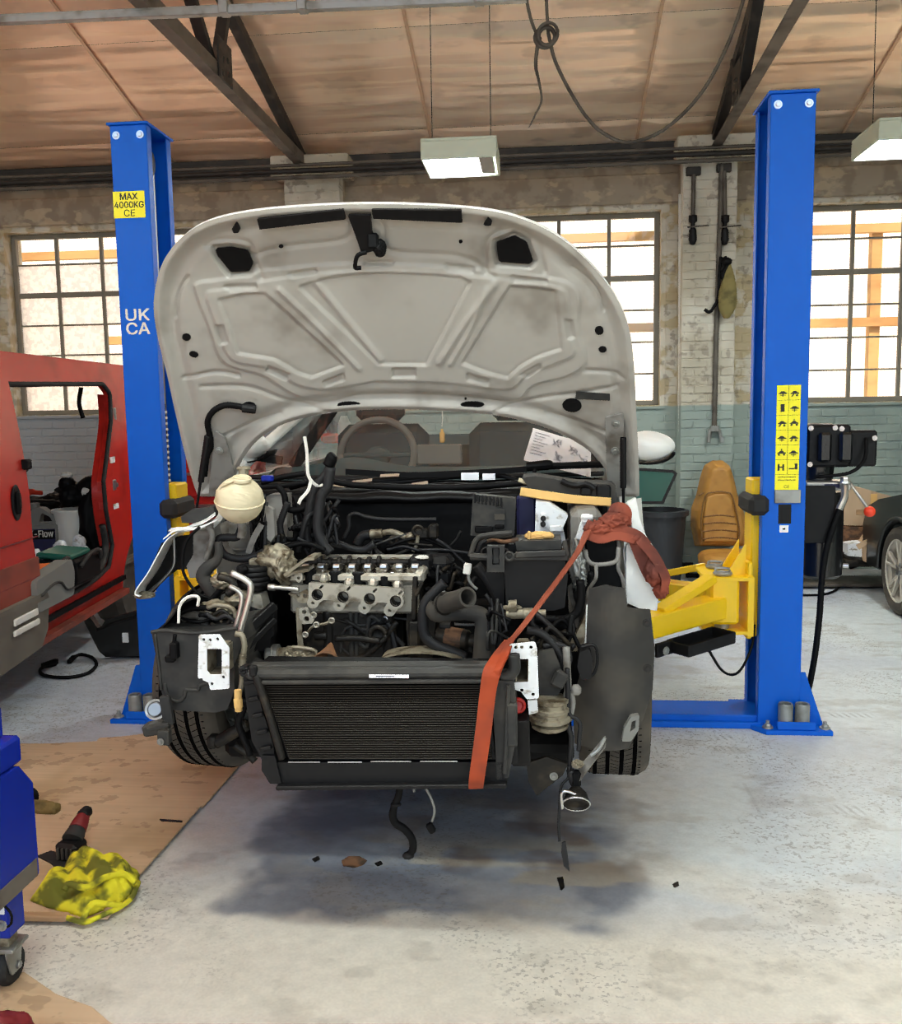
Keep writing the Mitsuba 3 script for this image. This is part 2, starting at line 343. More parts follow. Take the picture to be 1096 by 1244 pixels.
def brick_spots(x0, x1, z0, z1, y):
    out = []; r = 0; z = z0
    while z+0.06 < z1:
        x = x0-(0.1125 if r % 2 else 0)
        while x < x1-0.03:
            a, b = max(x, x0), min(x+0.216, x1)
            if b-a > 0.03: out.append((round(a, 4), round(b-a, 3), z, y))
            x += 0.225
        z += 0.075; r += 1
    return out
_bp = {}
def brick_part(parent, s):
    w = s[1]; vz = rng.choice((0, 1, 2))
    if (w, vz) not in _bp: _bp[(w, vz)] = mikit.ply(brick_mesh(w, d=0.006+0.003*vz), 'mat_wall')
    k = key(parent+'__brick'); scene[k] = {**_bp[(w, vz)], 'to_world': T().translate([s[0], s[3]+rng.uniform(0, .002), s[2]+rng.uniform(-.001, .001)])}
PX0, PX1, PY = 1.225, 1.678, 8.30
struct('wall_pier', bx2(PX0, PX1, PY, YB, 0, 3.70, 0.006), 'wall', label='white painted brick pier between the right hand windows')
struct('wall_pier', bx2(-2.25, -1.75, PY, YB, 0, 3.70, 0.006), 'wall', label='painted brick pier behind the raised bonnet')
for s in brick_spots(PX0, PX1, 0.02, 3.50, PY): brick_part('wall_pier', s)
for s in brick_spots(-2.25, -1.75, 2.9, 3.5, PY): brick_part('wall_pier_001', s)
near = brick_spots(1.93, 3.25, 0.55, SILL-0.02, YB)+brick_spots(0.90, PX0, 0.60, SILL-0.02, YB)+brick_spots(1.12, PX0, SILL+.02, 3.2, YB)
near = near[:180]
for s in near: brick_part('wall_back', s)
rest = [s for s in brick_spots(X0, X1, 0.02, SILL-0.02, YB)+brick_spots(PX1, 1.90, SILL+.02, 3.2, YB)+brick_spots(-2.38, -2.25, SILL+.02, 3.2, YB)+brick_spots(-1.75, -1.62, SILL+.02, 3.2, YB)+brick_spots(X0, -5.05, SILL+.02, 3.2, YB)
        if not (1.90 < s[0] < 3.27 and s[2] > 0.5) and not (0.85 < s[0] < PX1 and s[2] > 0.5) and not PX0-.1 < s[0] < PX1 and not -2.3 < s[0] < -1.75]
k = struct('bricks', cat([mv(brick_mesh(s[1], d=0.006), None, (s[0], s[3], s[2])) for s in rest]), 'wall', 'wall_back')
labels[k] = {'kind': 'stuff'}
struct('lintel', bx2(X0, X1, YB-0.02, YB+0.02, 3.27, 3.52, 0.006), 'wall', 'wall_back')
struct('wall_plate', bx2(X0, X1, YB-0.06, YB+0.05, 3.60, 3.78, 0.004), 'truss_steel', 'wall_back')
struct('wall_left', bx2(X0-0.3, X0, YF, YB+0.3, 0, 6.6, 0.0), 'blue_grey_wall')
wr = Polygon([(YF, 0), (YB+0.3, 0), (YB+0.3, 6.6), (YF, 6.6)])
struct('wall_right', yz(wr, X1, X1+0.02), 'blue_grey_wall')

pm('window_steel', (128, 122, 110), 0.6)
def window(i, wx, pt, frosted):
    w = struct('window_%d' % i, cat(bx2(wx, wx+6*pt, YB+.12, YB+.17, SILL, SILL+.045), bx2(wx, wx+6*pt, YB+.12, YB+.17, HEAD-.045, HEAD),
               bx2(wx, wx+.045, YB+.12, YB+.17, SILL, HEAD), bx2(wx+6*pt-.045, wx+6*pt, YB+.12, YB+.17, SILL, HEAD)), 'window_steel', label='steel framed workshop window %s' % ('with frosted panes behind the red van', 'behind the raised bonnet', 'right of the white pier')[i-1])
    rh = (HEAD-SILL)/6
    for c in range(1, 6): struct('mullion', bx2(wx+c*pt-.015, wx+c*pt+.015, YB+.125, YB+.165, SILL+.04, HEAD-.04), 'window_steel', w)
    for r in range(1, 6):
        t = 0.024 if r == 4 else 0.007
        struct('transom' if r == 4 else 'glazing_bar', bx2(wx+.04, wx+6*pt-.04, YB+.128, YB+.162, SILL+r*rh-t, SILL+r*rh+t), 'window_steel', w)
    pane = xz(sbox(0, 0, pt-.03, rh-.012), 0, .004); one = {}
    for m in ('glass', 'glass_frosted'):
        q = gridsheet(lambda u, v: np.stack([u*(pt-.03), u*0, v*(rh-.012)], 1), 1, 1)
        one[m] = mikit.ply(q if m == 'glass' else q, 'mat_'+m)
    for c in range(6):
        for r in range(6):
            k = key(w+'__pane'); scene[k] = {**one['glass_frosted' if frosted and r < 5 and not (r < 3 and c in (2, 5) and r == 2) else 'glass'], 'to_world': T().translate([wx+c*pt+.015, YB+.146, SILL+r*rh+.006])}
    struct('window_sill', bx2(wx-.04, wx+6*pt+.04, YB-.03, YB+.13, SILL-.035, SILL, .006), 'wall', w)
for i, (wx, pt) in enumerate(WINS): window(i+1, wx, pt, i == 0)

# outside the windows: sunlit rendered building and timber framing
def out_fn(p, n, uv):
    l = smoothstep(0.0, 0.08, p.z*5-dr.floor(p.z*5))
    c = mix(lin(250, 234, 218), lin(252, 244, 234), smoothstep(0.35, 0.65, fbm(p.x*1.5, p.z*1.5, 0.0, 3)))
    return c*(0.90+0.10*l)
pm('outside_wall', mikit.proc(out_fn), 0.8)
struct('outside_building', bx2(-14, 16, 14.0, 14.3, -0.2, 6.5, 0), 'outside_wall', label='sunlit pale building seen through the windows')
struct('outside_ground', bx2(-14, 16, YB+0.31, 14.0, -0.3, -0.02, 0), mat('pave', {'type': 'diffuse', 'reflectance': {'type': 'rgb', 'value': lin(206, 198, 186)}}) or 'pave', label='pale yard outside the windows')
tf = thing('timber_fence', 'raw timber rails and posts outside the windows', 'timber frame')
for z in (2.34, 3.37): put('rail', bx2(-9, 8, 11.0, 11.06, z, z+.10), 'timber', tf)
for x in (-7.2, 3.72, 7.4): put('post', bx2(x, x+.12, 11.06, 11.16, -.02, 3.44), 'timber', tf)

# ---------------------------------------------------------------- roof
RS = 0.262; Z8 = 3.80
def roof_z(y): return Z8+RS*(8.5-y)
def ceil_fn(p, n, uv):
    a = fbm(p.x*0.6+2, p.y*2.0, 0.0, 4); b = fbm(p.x*0.9, p.y*14.0, 2.0, 4)
    c = mix(lin(250, 224, 200), lin(226, 196, 170), smoothstep(0.38, 0.66, a))
    c = mix(c, lin(255, 234, 206), smoothstep(0.50, 0.66, b)*0.6)
    c = mix(c, lin(150, 126, 108), smoothstep(0.60, 0.72, fbm(p.x*2.5+7, p.y*4.0, 1.0, 5))*0.3)
    return mix(c, lin(252, 200, 166), smoothstep(-1.2, -2.6, p.x)*0.5)
pm('ceiling_foil', mikit.proc(ceil_fn), 0.27, 0.42)
pm('seam_tape', (214, 180, 150), 0.4, 0.3)
ck = struct('ceiling', gridsheet(lambda u, v: np.stack([X0-.1+u*(X1-X0+.2), YF-.4+v*(YB+.7-YF), roof_z(YF-.4+v*(YB+.7-YF))+.06], 1), 1, 1, -0.03), 'truss_steel', label='sloping roof lined with copper coloured foil sheets')
PWX, PLY = 1.24, 2.55
xs = [-7.9, -5.73, -3.33, -0.93, 0.85, 2.59, 4.9, 6.5]; ys = [8.66, 8.18, 6.90, 5.2, 3.4, 1.6, -0.2, -2.0, -4.6]
for a, a2 in zip(xs, xs[1:]):
    for b, b2 in zip(ys, ys[1:]):
        xa, xb = max(a+.004, X0), min(a2-.004, X1); ya, yb = max(b2+.003, YF-.3), b
        if xb-xa < .1 or yb-ya < .1: continue
        sd = rng.random()*50
        def sh(u, v, xa=xa, xb=xb, ya=ya, yb=yb, sd=sd):
            x = xa+u*(xb-xa); y = ya+v*(yb-ya); e = np.minimum(1, 12*np.minimum(np.minimum(u, 1-u), np.minimum(v, 1-v)))
            w = 0.034*(meshkit.fbm(np.stack([x*0.6+sd, y*7, x*0], 1), 3)-0.5)+0.018*(meshkit.fbm(np.stack([x*1.1, y*1.4+sd, x*0], 1), 2)-0.5)
            return np.stack([x, y, roof_z(y)-0.02*e*(u*0+1)*0.5+w*e], 1)
        struct('foil_sheet', gridsheet(sh, 22, 56), 'ceiling_foil', ck, smooth=True)
for a in xs[1:]:
    if X0 < a < X1: struct('seam_strip', gridsheet(lambda u, v, a=a: np.stack([a-.012+u*.024, YF+v*(8.5-YF), roof_z(YF+v*(8.5-YF))-.014], 1), 1, 1, 0.004), 'seam_tape', ck)

def truss(x, label, col, strutpts, xt=None):
    t = thing('roof_truss', label, 'roof truss', 'roof trusses')
    xt = x if xt is None else xt; gs = 1 if x < 0 else -1
    L = lambda y: x+(xt-x)*(8.5-y)/5.0
    zc = 3.66
    put('bottom_chord', cat(beam((L(8.5), 8.5, zc), (L(-3.5), -3.5, zc), .085, .014), beam((L(8.5)+.036, 8.5, zc+.045), (L(-3.5)+.036, -3.5, zc+.045), .014, .085)), col, t)
    put('rafter', cat(beam((L(8.5), 8.5, zc+.03), (L(-3.5), -3.5, zc+.03+RS*12), .075, .085), ), 'truss_steel', t)
    for (ya, yb) in strutpts:
        put('strut', beam((L(ya)-.02, ya, zc+.02), (L(yb)-.02, yb, zc+.03+RS*(8.5-yb)), .075, .05), 'truss_steel', t)
    for ya in sorted({a for a, _ in strutpts}):
        g = put('gusset', bx((L(ya)+gs*.052, ya, zc+.12), (.014, .26, .26)), 'truss_steel', t)
        for dy, dz in ((-.07, .03), (.06, .06), (-.04, .12), (.04, .14)): put('bolt', bolt((L(ya)+gs*.059, ya+dy, zc+dz), (gs, 0, 0), .014), 'truss_steel', g)
    return t
truss(-2.094, 'steel roof truss above the left lift post with a grey brown bottom chord', 'chord_steel', [(6.18, 6.45), (6.18, 5.2), (3.4, 3.8), (3.4, 2.2)])
truss(1.50, 'black steel roof truss reaching the pier beside the right lift post', 'chord_steel', [(7.05, 7.3), (7.05, 6.3), (4.2, 4.6), (4.2, 3.0)], 1.36)
# padstones under the trusses
struct('wall_padstone', bx2(1.17, 1.86, 8.26, 8.55, 3.58, 3.76, .01), 'wall', label='concrete padstone carrying the right truss')
struct('wall_padstone', bx2(-2.36, -1.66, 8.26, 8.55, 3.56, 3.74, .01), 'wall', label='concrete padstone carrying the left truss')
# conduits along the top of the wall
for z, r, c, w_ in ((3.53, .018, 'pipe_grey', 'lowest'), (3.585, .022, 'truss_steel', 'middle'), (3.635, .014, 'pipe_grey', 'topmost')):
    solo('conduit_pipe', tube([(X0, 8.20, z), (X1, 8.20, z)], r, 10), c, w_+' of the three conduit pipes along the top of the back wall', 'pipe', True, 'conduits along the wall top')
# galvanised rail under the trusses
ra, rb = (-3.132,4.94,3.6), (-0.056,5.054,3.6)
gk = solo('galvanised_rail', cat(beam(ra, rb, .042, .036), beam((ra[0], ra[1], ra[2]+.024), (rb[0], rb[1], rb[2]+.024), .025, .014)), 'zinc', 'galvanised rail slung under the roof, crossing the top left', 'rail')
for fx in (0.05, 0.485, 0.62, 0.92):
    c = np.array(ra)+(np.array(rb)-np.array(ra))*fx
    put('clamp', cat(bx(c+[0, 0, .02], (.05, .07, .08)), tube([c+[0, 0, .05], c+[0, 0, .16]], .006, 6)), 'zinc', gk)
# hanging light fittings
def lamp(x, y, z, label, w=.48, d=.50, power=1.0):
    t = thing('light_fitting', label, 'light fitting', 'workshop light fittings')
    h = .13
    put('housing', cat(bx2(x-w/2, x+w/2, y-d/2, y+d/2, z+h-.02, z+h, .004), bx2(x-w/2, x-w/2+.012, y-d/2, y+d/2, z, z+h-.02), bx2(x+w/2-.012, x+w/2, y-d/2, y+d/2, z, z+h-.02),
                    bx2(x-w/2, x+w/2, y-d/2, y-d/2+.012, z, z+h-.02), bx2(x-w/2, x+w/2, y+d/2-.012, y+d/2, z, z+h-.02)), 'lamp_body', t)
    m = bx2(x-w/2+.03, x+w/2-.14, y-d/2+.03, y+d/2-.03, z+.012, z+.03, .002)
    put('diffuser', m, 'white_plastic', t, emitter={'type': 'area', 'radiance': {'type': 'rgb', 'value': [LAMP*power*a for a in (0.92, 1.0, 0.95)]}})
    put('end_cap', bx2(x+w/2-.12, x+w/2-.03, y-d/2+.05, y+d/2-.05, z+.01, z+.05, .005), 'grey_case', t)
    for sx in (-1, 1):
        put('hanger', tube([(x+sx*w*.40, y, z+h), (x+sx*w*.40, y+.02, roof_z(y))], .0028, 5), 'truss_steel', t)
LAMP = 34.0
lx = (-0.501,6,3.065); lamp(lx[0], 6.25, lx[2], 'square light fitting hanging above the raised bonnet, lit')
lx = (2.277,6,3.066); lamp(lx[0], 6.25, lx[2], 'square light fitting hanging at the right edge beyond the right post')
for x in (-4.4, -0.5, 3.4):  # out of view lamps added to brighten the front of the room
    for y in (1.6, -1.6): lamp(x, y, 3.45, 'added unseen long light fitting over the front of the workshop, %s' % (('left row' if x < -1 else 'middle row' if x < 1 else 'right row')+(', nearer the lift' if y > 0 else ', nearer the entrance')), 1.7, .34, 0.40)
# cable with a coil hanging from the roof
ck2 = thing('hanging_cable', 'grey cable knotted in a coil and looping below the roof', 'cable')
put('cable', tube([(-0.105,6,4.269),(-0.067,6,3.982),(-0.028,6,3.826),(0.017,6,3.747)], .010, 8), 'pipe_grey', ck2, True)
put('cable', tube([(0.045,6,4.26),(0.053,6,3.975),(0.063,6,3.783)], .010, 8), 'pipe_grey', ck2, True)
put('cable', tube([(0.063,6,3.783),(0.107,6,3.612),(0.207,6,3.413),(0.308,6,3.263),(0.409,6,3.17),(0.544,6,3.116),(0.709,6,3.152),(0.857,6,3.248),(0.988,6,3.386),(1.083,6,3.539),(1.158,6,3.701),(1.227,6,3.909),(1.248,6,4.094)], .011, 8), 'pipe_grey', ck2, True)
cc = (0.042,6,3.755)
put('coil', cat([ring((cc[0]+.006*i, cc[1]-.012*i, cc[2]+.008*(i % 2)), (0.12*i-.1, 1, .1*i-.1), .062-.007*(i % 3), .010, 28, 8) for i in range(4)]), 'pipe_grey', ck2, True)
put('loose_wire', tube([(-0.003,6,3.714),(-0.014,6,3.594),(0.006,6,3.496),(0.02,6,3.388),(-0.021,6,3.302),(-0.057,6,3.23)], [.012, .011, .008, .007, .006, .003], 8), 'pipe_grey', ck2, True)
solo('loose_wire', tube([(-0.379,6.907,4.35), (-0.376,7.461,4.24), (-0.377,8.235,4.12), (-0.412,8.605,3.97)], .006, 6), 'truss_steel', 'thin dark wire running down the roof foil above the middle light', 'wire', True)
# services on the pier
gp = thing('air_line', 'grey air line pipe down the pier ending in a two way outlet', 'pipe')
put('pipe', tube([(1.54,8.27,3.509),(1.53,8.27,2.832),(1.515,8.27,2.001),(1.512,8.27,1.293)], .022, 10), 'pipe_grey', gp, True)
put('outlet', cat(tube([(1.508,8.25,1.308),(1.474,8.25,1.266),(1.468,8.25,1.202)], .016, 8), tube([(1.508,8.25,1.308),(1.551,8.25,1.265),(1.566,8.25,1.2)], .016, 8), bx((1.509,8.25,1.287), (.07, .05, .05)), bx((1.461,8.25,1.194), (.03, .03, .05)), bx((1.573,8.25,1.193), (.03, .03, .05))), 'zinc', gp)
for i, x in enumerate((843, 882)):
    d = thing('gas_valve', 'dark valve rod hanging at the pier top, %s' % ('left of the air line pipe' if i == 0 else 'right of the air line pipe'), 'valve')
    a, b = ((1.307,8.26,3.435), (1.305,8.26,3.097)) if i == 0 else ((1.559,8.26,3.452), (1.572,8.26,3.087))
    put('rod', tube([a, b], .018, 10), 'pipe_grey', d, True)
    b = np.array(b)
    put('body', lathe([(0, 0), (.036, .0), (.036, .05), (.018, .06), (.018, .10), (.03, .12), (.036, .2), (.02, .24), (0, .24)], b, b-[0, 0, 1], 14), 'black_plastic', d, True)
    put('lever', beam(b+[-.05, -.03, -.10], b+[.13, -.03, -.09], .014, .012), 'pipe_grey', d)
    put('bracket', bx(np.array(a)+[0, .02, .03], (.12, .05, .07)), 'truss_steel', d)
hk = solo('hook_cable', tube([(1.536,8.22,2.741),(1.524,8.22,2.585),(1.52,8.22,2.413),(1.487,8.22,2.331),(1.447,8.22,2.284),(1.405,8.22,2.306)], .014, 8), 'black', 'black hooked cable hanging beside the yellow bag on the pier', 'cable', True)
bg = thing('work_bag', 'dirty yellow bag hanging on the pier by dark straps', 'bag')
bc = (1.595,8.22,2.466)
def bagf(u, v):
    a = u*2*math.pi; z = v; r = np.sin(np.clip(z, 0.02, .98)**0.8*math.pi)**0.7*(0.55+.45*(1-z))
    k = 1+.25*meshkit.fbm(np.stack([np.cos(a)*2, np.sin(a)*2, z*4], 1), 3)
    return np.stack([bc[0]+.085*r*k*np.cos(a)+.02*(z-.5), bc[1]-.03+.06*r*k*np.sin(a), bc[2]-.24+.46*z], 1)
put('pouch', gridsheet(bagf, 24, 20), 'bag', bg, True)
put('strap', cat(tube([(1.559,8.2,2.738),(1.588,8.2,2.669),(1.548,8.2,2.581),(1.583,8.2,2.512),(1.557,8.2,2.465)], .02, 8), tube([(1.614,8.2,2.695),(1.56,8.2,2.669),(1.534,8.2,2.616)], .014, 8), blob((1.58,8.2,2.696), (.045, .04, .035), 3)), 'black', bg, True)
solo('conduit_pipe', tube([(1.223,8.42,3.311),(1.239,8.42,1.873),(1.253,8.42,0.031)], .02, 10), 'white_plastic', 'white painted pipe down the left side of the pier', 'pipe', True)

# ---------------------------------------------------------------- two post lift
LF, LD, LH = 4.28, .287, 2.83
def post(side):
    """side +1: right post, open towards -x; -1: left post, open towards +x"""
    xi, xo = (1.0, 1.19) if side > 0 else (-1.80, -1.975)
    t = thing('lift_post', 'blue lift post on the right with a tall pictogram sticker' if side > 0 else 'blue lift post on the left with MAX 4000KG sticker and UKCA mark', 'lift post')
    s = side; W = abs(xo-xi)
    def X(a): return xi+s*a                       # a = distance outwards from the open face
    def b(a0, a1, y0, y1, z0, z1, ch=.003): return bx2(X(a0), X(a1), y0, y1, z0, z1, ch)
    put('column', cat(b(0, W, LF, LF+.008, .02, LH, .003), b(0, W, LF+LD-.008, LF+LD, .02, LH), b(W-.008, W, LF, LF+LD, .02, LH), b(0, .008, LF, LF+.055, .02, LH), b(0, .008, LF+LD-.055, LF+LD, .02, LH)), 'blue', t)
    cap = put('top_cap', b(-.012, W+.012, LF-.012, LF+LD+.012, LH, LH+.012), 'blue', t)
    for a in (.03, W-.03): put('bolt', bolt((X(a), LF-.001, LH-.045), (0, -1, 0), .012), 'chrome', t)
    # base
    bp = Polygon([(X(-.03), LF-.02), (X(.02), LF-.085), (X(W+.125), LF-.085), (X(W+.08), LF+.20), (X(W+.08), LF+LD+.08), (X(-.06), LF+LD+.08), (X(-.06), LF+.10)])
    put('base_plate', xy(bp, .001, .022), 'blue', t)
    g = [(X(W-.002), .022), (X(W+.105), .022), (X(W+.02), .27), (X(W-.002), .27)]
    put('gusset', xz(Polygon(g), LF, LF+.012), 'blue', t); put('gusset', xz(Polygon(g), LF+LD-.012, LF+LD), 'blue', t)
    for a, y in ((.035, LF-.045), (W+.10, LF-.045), (W+.055, LF+.16), (W+.05, LF+LD+.04)):
        put('anchor_bolt', cat(bolt((X(a), y, .022), (0, 0, 1), .016, .018), cyl((X(a), y, .022), (X(a), y, .055), .009, 10)), 'zinc', t)
    put('adapter_bracket', cat(b(.075, W+.045, LF-.075, LF-.002, .022, .04), b(.07, W+.05, LF-.078, LF-.070, .022, .06)), 'blue', t)
    for a in (.115, .19):
        p = np.array((X(a), LF-.037, .04))
        put('lift_adapter', lathe([(0, .004), (.024, .004), (.024, .094), (.030, .096), (.033, .09), (.033, 0), (0, 0)][::-1], p, p+[0, 0, 1], 20), 'zinc', t, 30)
    # locking rack and rope inside
    r = put('locking_rack', b(.03, .05, LF+.10, LF+.14, .1, 1.55), 'black_plastic', t)
    put('rack_teeth', cat([bx((X(.028), LF+.12, .95+.028*i), (.012, .03, .012), .002) for i in range(21)]), 'white_plastic', r)
    put('wire_rope', tube([(X(.06), LF+.20, .1), (X(.06), LF+.20, 2.75)], .007, 6), 'steel', t)
    put('pulley', lathe([(.02, 0), (.06, 0), (.05, .012), (.06, .024), (.02, .024)], (X(.05), LF+.15, 2.70), (X(1), LF+.15, 2.70), 20), 'zinc', t)
    # carriage
    c = put('carriage', cat(b(-.03, .09, LF+.07, LF+.22, .42, 1.16, .008), b(-.055, -.03, LF+.02, LF+.27, .42, .78, .006)), 'yellow', t)
    put('door_pad', b(-.06, .03, LF-.02, LF+.24, 1.00, 1.09, .02), 'rubber', c)
    fin = [(X(-.055), .715), (X(-.14), .715), (X(-.12), .75), (X(-.055), .86)]
    put('fin', xz(Polygon(fin), LF+.06, LF+.075), 'yellow', c); put('fin', xz(Polygon(fin), LF+.21, LF+.225), 'yellow', c)
    return t, X, b, c
L, XL_, bL, cL = post(-1)
R, XR_, bR, cR = post(+1)
def arm(parent, X, piv, tip, z, short):
    """folding swing arm: pivot pin, box beam and an upper brace"""
    a = np.array((piv[0], piv[1], z)); e = np.array((tip[0], tip[1], z-.03)); d = (e-a)/np.linalg.norm(e-a)
    k = put('arm', cat(beam(a-d*.02, e, .11, .10, .006), beam(a+d*.08+[0, 0, .14], a+d*(np.linalg.norm(e-a)*.70)+[0, 0, .05], .07, .035, .004), bx(a+[0, 0, .03], (.13, .13, .22), .012)), 'yellow', parent)
    side = np.cross(d, [0, 0, 1])
    put('inner_arm', beam(a+d*.3+[0, 0, -.005], e+d*short, .075, .07, .005), 'yellow', k)
    put('lift_pad', cat(cyl(e+d*short+[0, 0, .03], e+d*short+[0, 0, .10], .055, 20), cyl(e+d*short+[0, 0, -.05], e+d*short+[0, 0, .03], .03, 16)), 'rubber', k)
    put('pivot_pin', cat(cyl(a+[0, 0, -.11], a+[0, 0, .150], .034, 18), ring(a+[0, 0, .150], (0, 0, 1), .036, .009, 18, 6), tube([a+[.03, 0, .155], a+[.035, .03, .165], a+[-.02, .045, .165], a+[-.03, .01, .155]], .006, 6)), 'zinc', k, 30)
    return k, a, d
for (t, X, b, c, s) in ((L, XL_, bL, cL, -1), (R, XR_, bR, cR, 1)):
    put('yoke_plate', cat(xy(Polygon([(X(-.05), LF-.02), (X(-.22), LF-.02), (X(-.25), LF+.03), (X(-.25), LF+.26), (X(-.22), LF+.31), (X(-.05), LF+.31)]), .70, .715),
        xy(Polygon([(X(-.05), LF-.02), (X(-.22), LF-.02), (X(-.25), LF+.03), (X(-.25), LF+.26), (X(-.22), LF+.31), (X(-.05), LF+.31)]), .45, .465),
        b(-.06, -.03, LF-.02, LF+.31, .44, .72)), 'yellow', c)
    ka, a, d = arm(t, X, (X(-.16), LF+.05), (X(-.62), LF-.33), .575, .10)
    if s > 0:
        p = a+d*.27-[0, 0, .10]; sd = np.cross(d, [0, 0, 1.0]); sd = sd if sd[1] < 0 else -sd
        F = np.stack([d, -sd, [0, 0, 1.0]], 1)
        q = p+sd*.11
        put('tray', cat([bx(q+F @ v, sz, .003, F) for v, sz in (((0, 0, -.02), (.30, .13, .006)), ((0, -.065, .005), (.30, .006, .05)), ((0, .065, .005), (.30, .006, .05)), ((-.15, 0, .005), (.006, .13, .05)), ((.15, 0, .005), (.006, .13, .05)))]), 'black_plastic', ka)
        put('tray_bolt', bolt(q+F @ np.array((.20, .02, .0)), sd, .012), 'zinc', ka)
        put('tray_bracket', bx(q+F @ np.array((.18, .05, .0)), (.10, .02, .06), .003, F), 'black_plastic', ka)
    arm(t, X, (X(-.16), LF+.24), (X(-.60), LF+.72), .575, .12)
solo('arm_cable', tube([(.74, 4.12, .42), (.82, 4.18, .30), (.90, 4.24, .28), (.97, 4.30, .38), (.99, 4.34, .48)], .006, 6), 'black', 'thin black cable drooping below the yellow arm of the right post', 'cable', True)
solo('floor_beam', cat(bx2(-1.84, 1.04, 4.30, 4.52, .001, .055, .006), bx2(-1.84, 1.04, 4.27, 4.33, .001, .03, .003)), 'blue', 'low blue floor beam joining the two lift posts', 'lift beam')
# stickers on the left post
def plate(x0, x1, z0, z1, m, parent, name, y=LF, d=.0012): return put(name, bx2(x0, x1, y-d, y, z0, z1, .0004), m, parent)
a, b = (-1.977,4.28,2.534), (-1.824,4.28,2.413)
st = plate(a[0], b[0], b[2], a[2], 'sticker', L, 'load_sticker')
w = b[0]-a[0]; h = a[2]-b[2]; mx = (a[0]+b[0])/2
def wr_(txt, hh, z, x=mx, fit=None, m='ink', par=st, d=.0012, bold=True): put('lettering', text_on(txt, hh, (x, LF-d, z), (1, 0, 0), (0, 0, 1), .0006, bold, fit=fit), m, par)
wr_('MAX', h*.23, a[2]-h*.31, fit=w*.56); wr_('4000KG', h*.23, a[2]-h*.62, fit=w*.93); wr_('CE', h*.25, a[2]-h*.94, fit=w*.34, bold=False)
a, b = (-1.952,4.28,1.995), (-1.826,4.28,1.877); w = b[0]-a[0]; mx = (a[0]+b[0])/2; h = a[2]-b[2]
um = put('ukca_mark', text_on('UK', h*.44, (mx, LF, b[2]+h*.56), (1, 0, 0), (0, 0, 1), .0008, True, fit=w*.93), 'white_plastic', L)
put('lettering', text_on('CA', h*.44, (mx, LF, b[2]+h*.02), (1, 0, 0), (0, 0, 1), .0008, True, fit=w*.93), 'white_plastic', um)
put('screw_hole', cat([cyl((-1.945+.03*(i % 2), LF-.001, 2.42+.035*(i//2)), (-1.945+.03*(i % 2), LF+.002, 2.42+.035*(i//2)), .004, 8) for i in range(6)]), 'ink', L)
# stickers on the right post
a, b = (1.053,4.28,1.584), (1.157,4.28,1.115); x0, x1, z1, z0 = a[0], b[0], a[2], b[2]
ps = plate(x0, x1, z0, z1, 'sticker', R, 'pictogram_sticker'); cw = (x1-x0)/2; chh = (z1-z0)*.85/6
ln = [bx(((x0+x1)/2, LF-.0014, z1-chh*i), (x1-x0, .0006, .0016), .0002) for i in range(1, 7)]+[bx(((x0+x1)/2, LF-.0014, z1-chh*3), (.0016, .0006, chh*6), .0002)]
put('grid_line', cat(ln), 'ink', ps)
for r_ in range(6):
    for c_ in range(2):
        cx, cz = x0+cw*(c_+.5), z1-chh*(r_+.52); u = cw*.36
        if (r_, c_) == (1, 0): g = [sbox(-u*.45, -u*.9, u*.45, u*.9)]
        elif (r_, c_) == (5, 1): g = [sbox(-u, -u*.5, u*.3, -u*.2), sbox(u*.4, -u*.5, u, u*.9)]
        elif (r_, c_) == (5, 0): g = [sbox(-u*.8, -u*.8, -u*.4, u*.8), sbox(u*.3, -u*.8, u*.7, u*.8), sbox(-u*.8, -u*.1, u*.7, u*.2)]
        else:
            k_ = (r_*2+c_) % 3; body = Polygon([(-u, -u*.1), (-u*.6, u*.1), (-u*.35, u*.42), (u*.3, u*.42), (u*.6, u*.1), (u, 0), (u, -u*.25), (-u, -u*.25)])
            g = [body, sbox(-u*.1, -u*.9, u*.12, -u*.2), sbox(-u*.6, -u*.62, u*.6, -u*.45)] if k_ == 0 else [body, Polygon([(-u*.9, -u*.9), (-u*.5, -u*.9), (-u*.1, -u*.2), (-u*.4, -u*.2)]), Point(u*.5, -u*.6).buffer(u*.25)] if k_ == 1 else [body, Point(-u*.6, -u*.5).buffer(u*.25), Point(u*.6, -u*.5).buffer(u*.25), sbox(-u*.1, u*.4, u*.1, u*.9)]
        m = extr(unary_union(g), .0007); v = np.array(m.vertices); m.vertices = np.stack([cx+v[:, 0], LF-.0012-v[:, 2], cz+v[:, 1]], 1)
        put('pictogram', m, 'ink', ps)
wr_('CE', .014, z0+.008, (x0+x1)/2, None, 'ink', ps, bold=False)
for i in range(2): put('small_print', bx(((x0+x1)/2, LF-.0014, z0+.045+.013*i), (cw*1.5, .0006, .003), .0002), 'ink', ps)
a, b = (1.052,4.28,1.116), (1.166,4.28,1.056); k = put('metal_plate', bx2(a[0], b[0], LF-.012, LF, b[2], a[2], .002), 'zinc', R)
a, b = (1.072,4.28,1.049), (1.128,4.28,0.962); plate(a[0], b[0], b[2], a[2], 'black_plastic', R, 'black_label')
a, b = (1.078,4.28,0.955), (1.118,4.28,0.921); wl = plate(a[0], b[0], b[2], a[2], 'paper', R, 'white_label_or_glint'); put('print', bx(((a[0]+b[0])/2, LF-.0014, (a[2]+b[2])/2), (.012, .0006, .008), .0002), 'ink', wl)
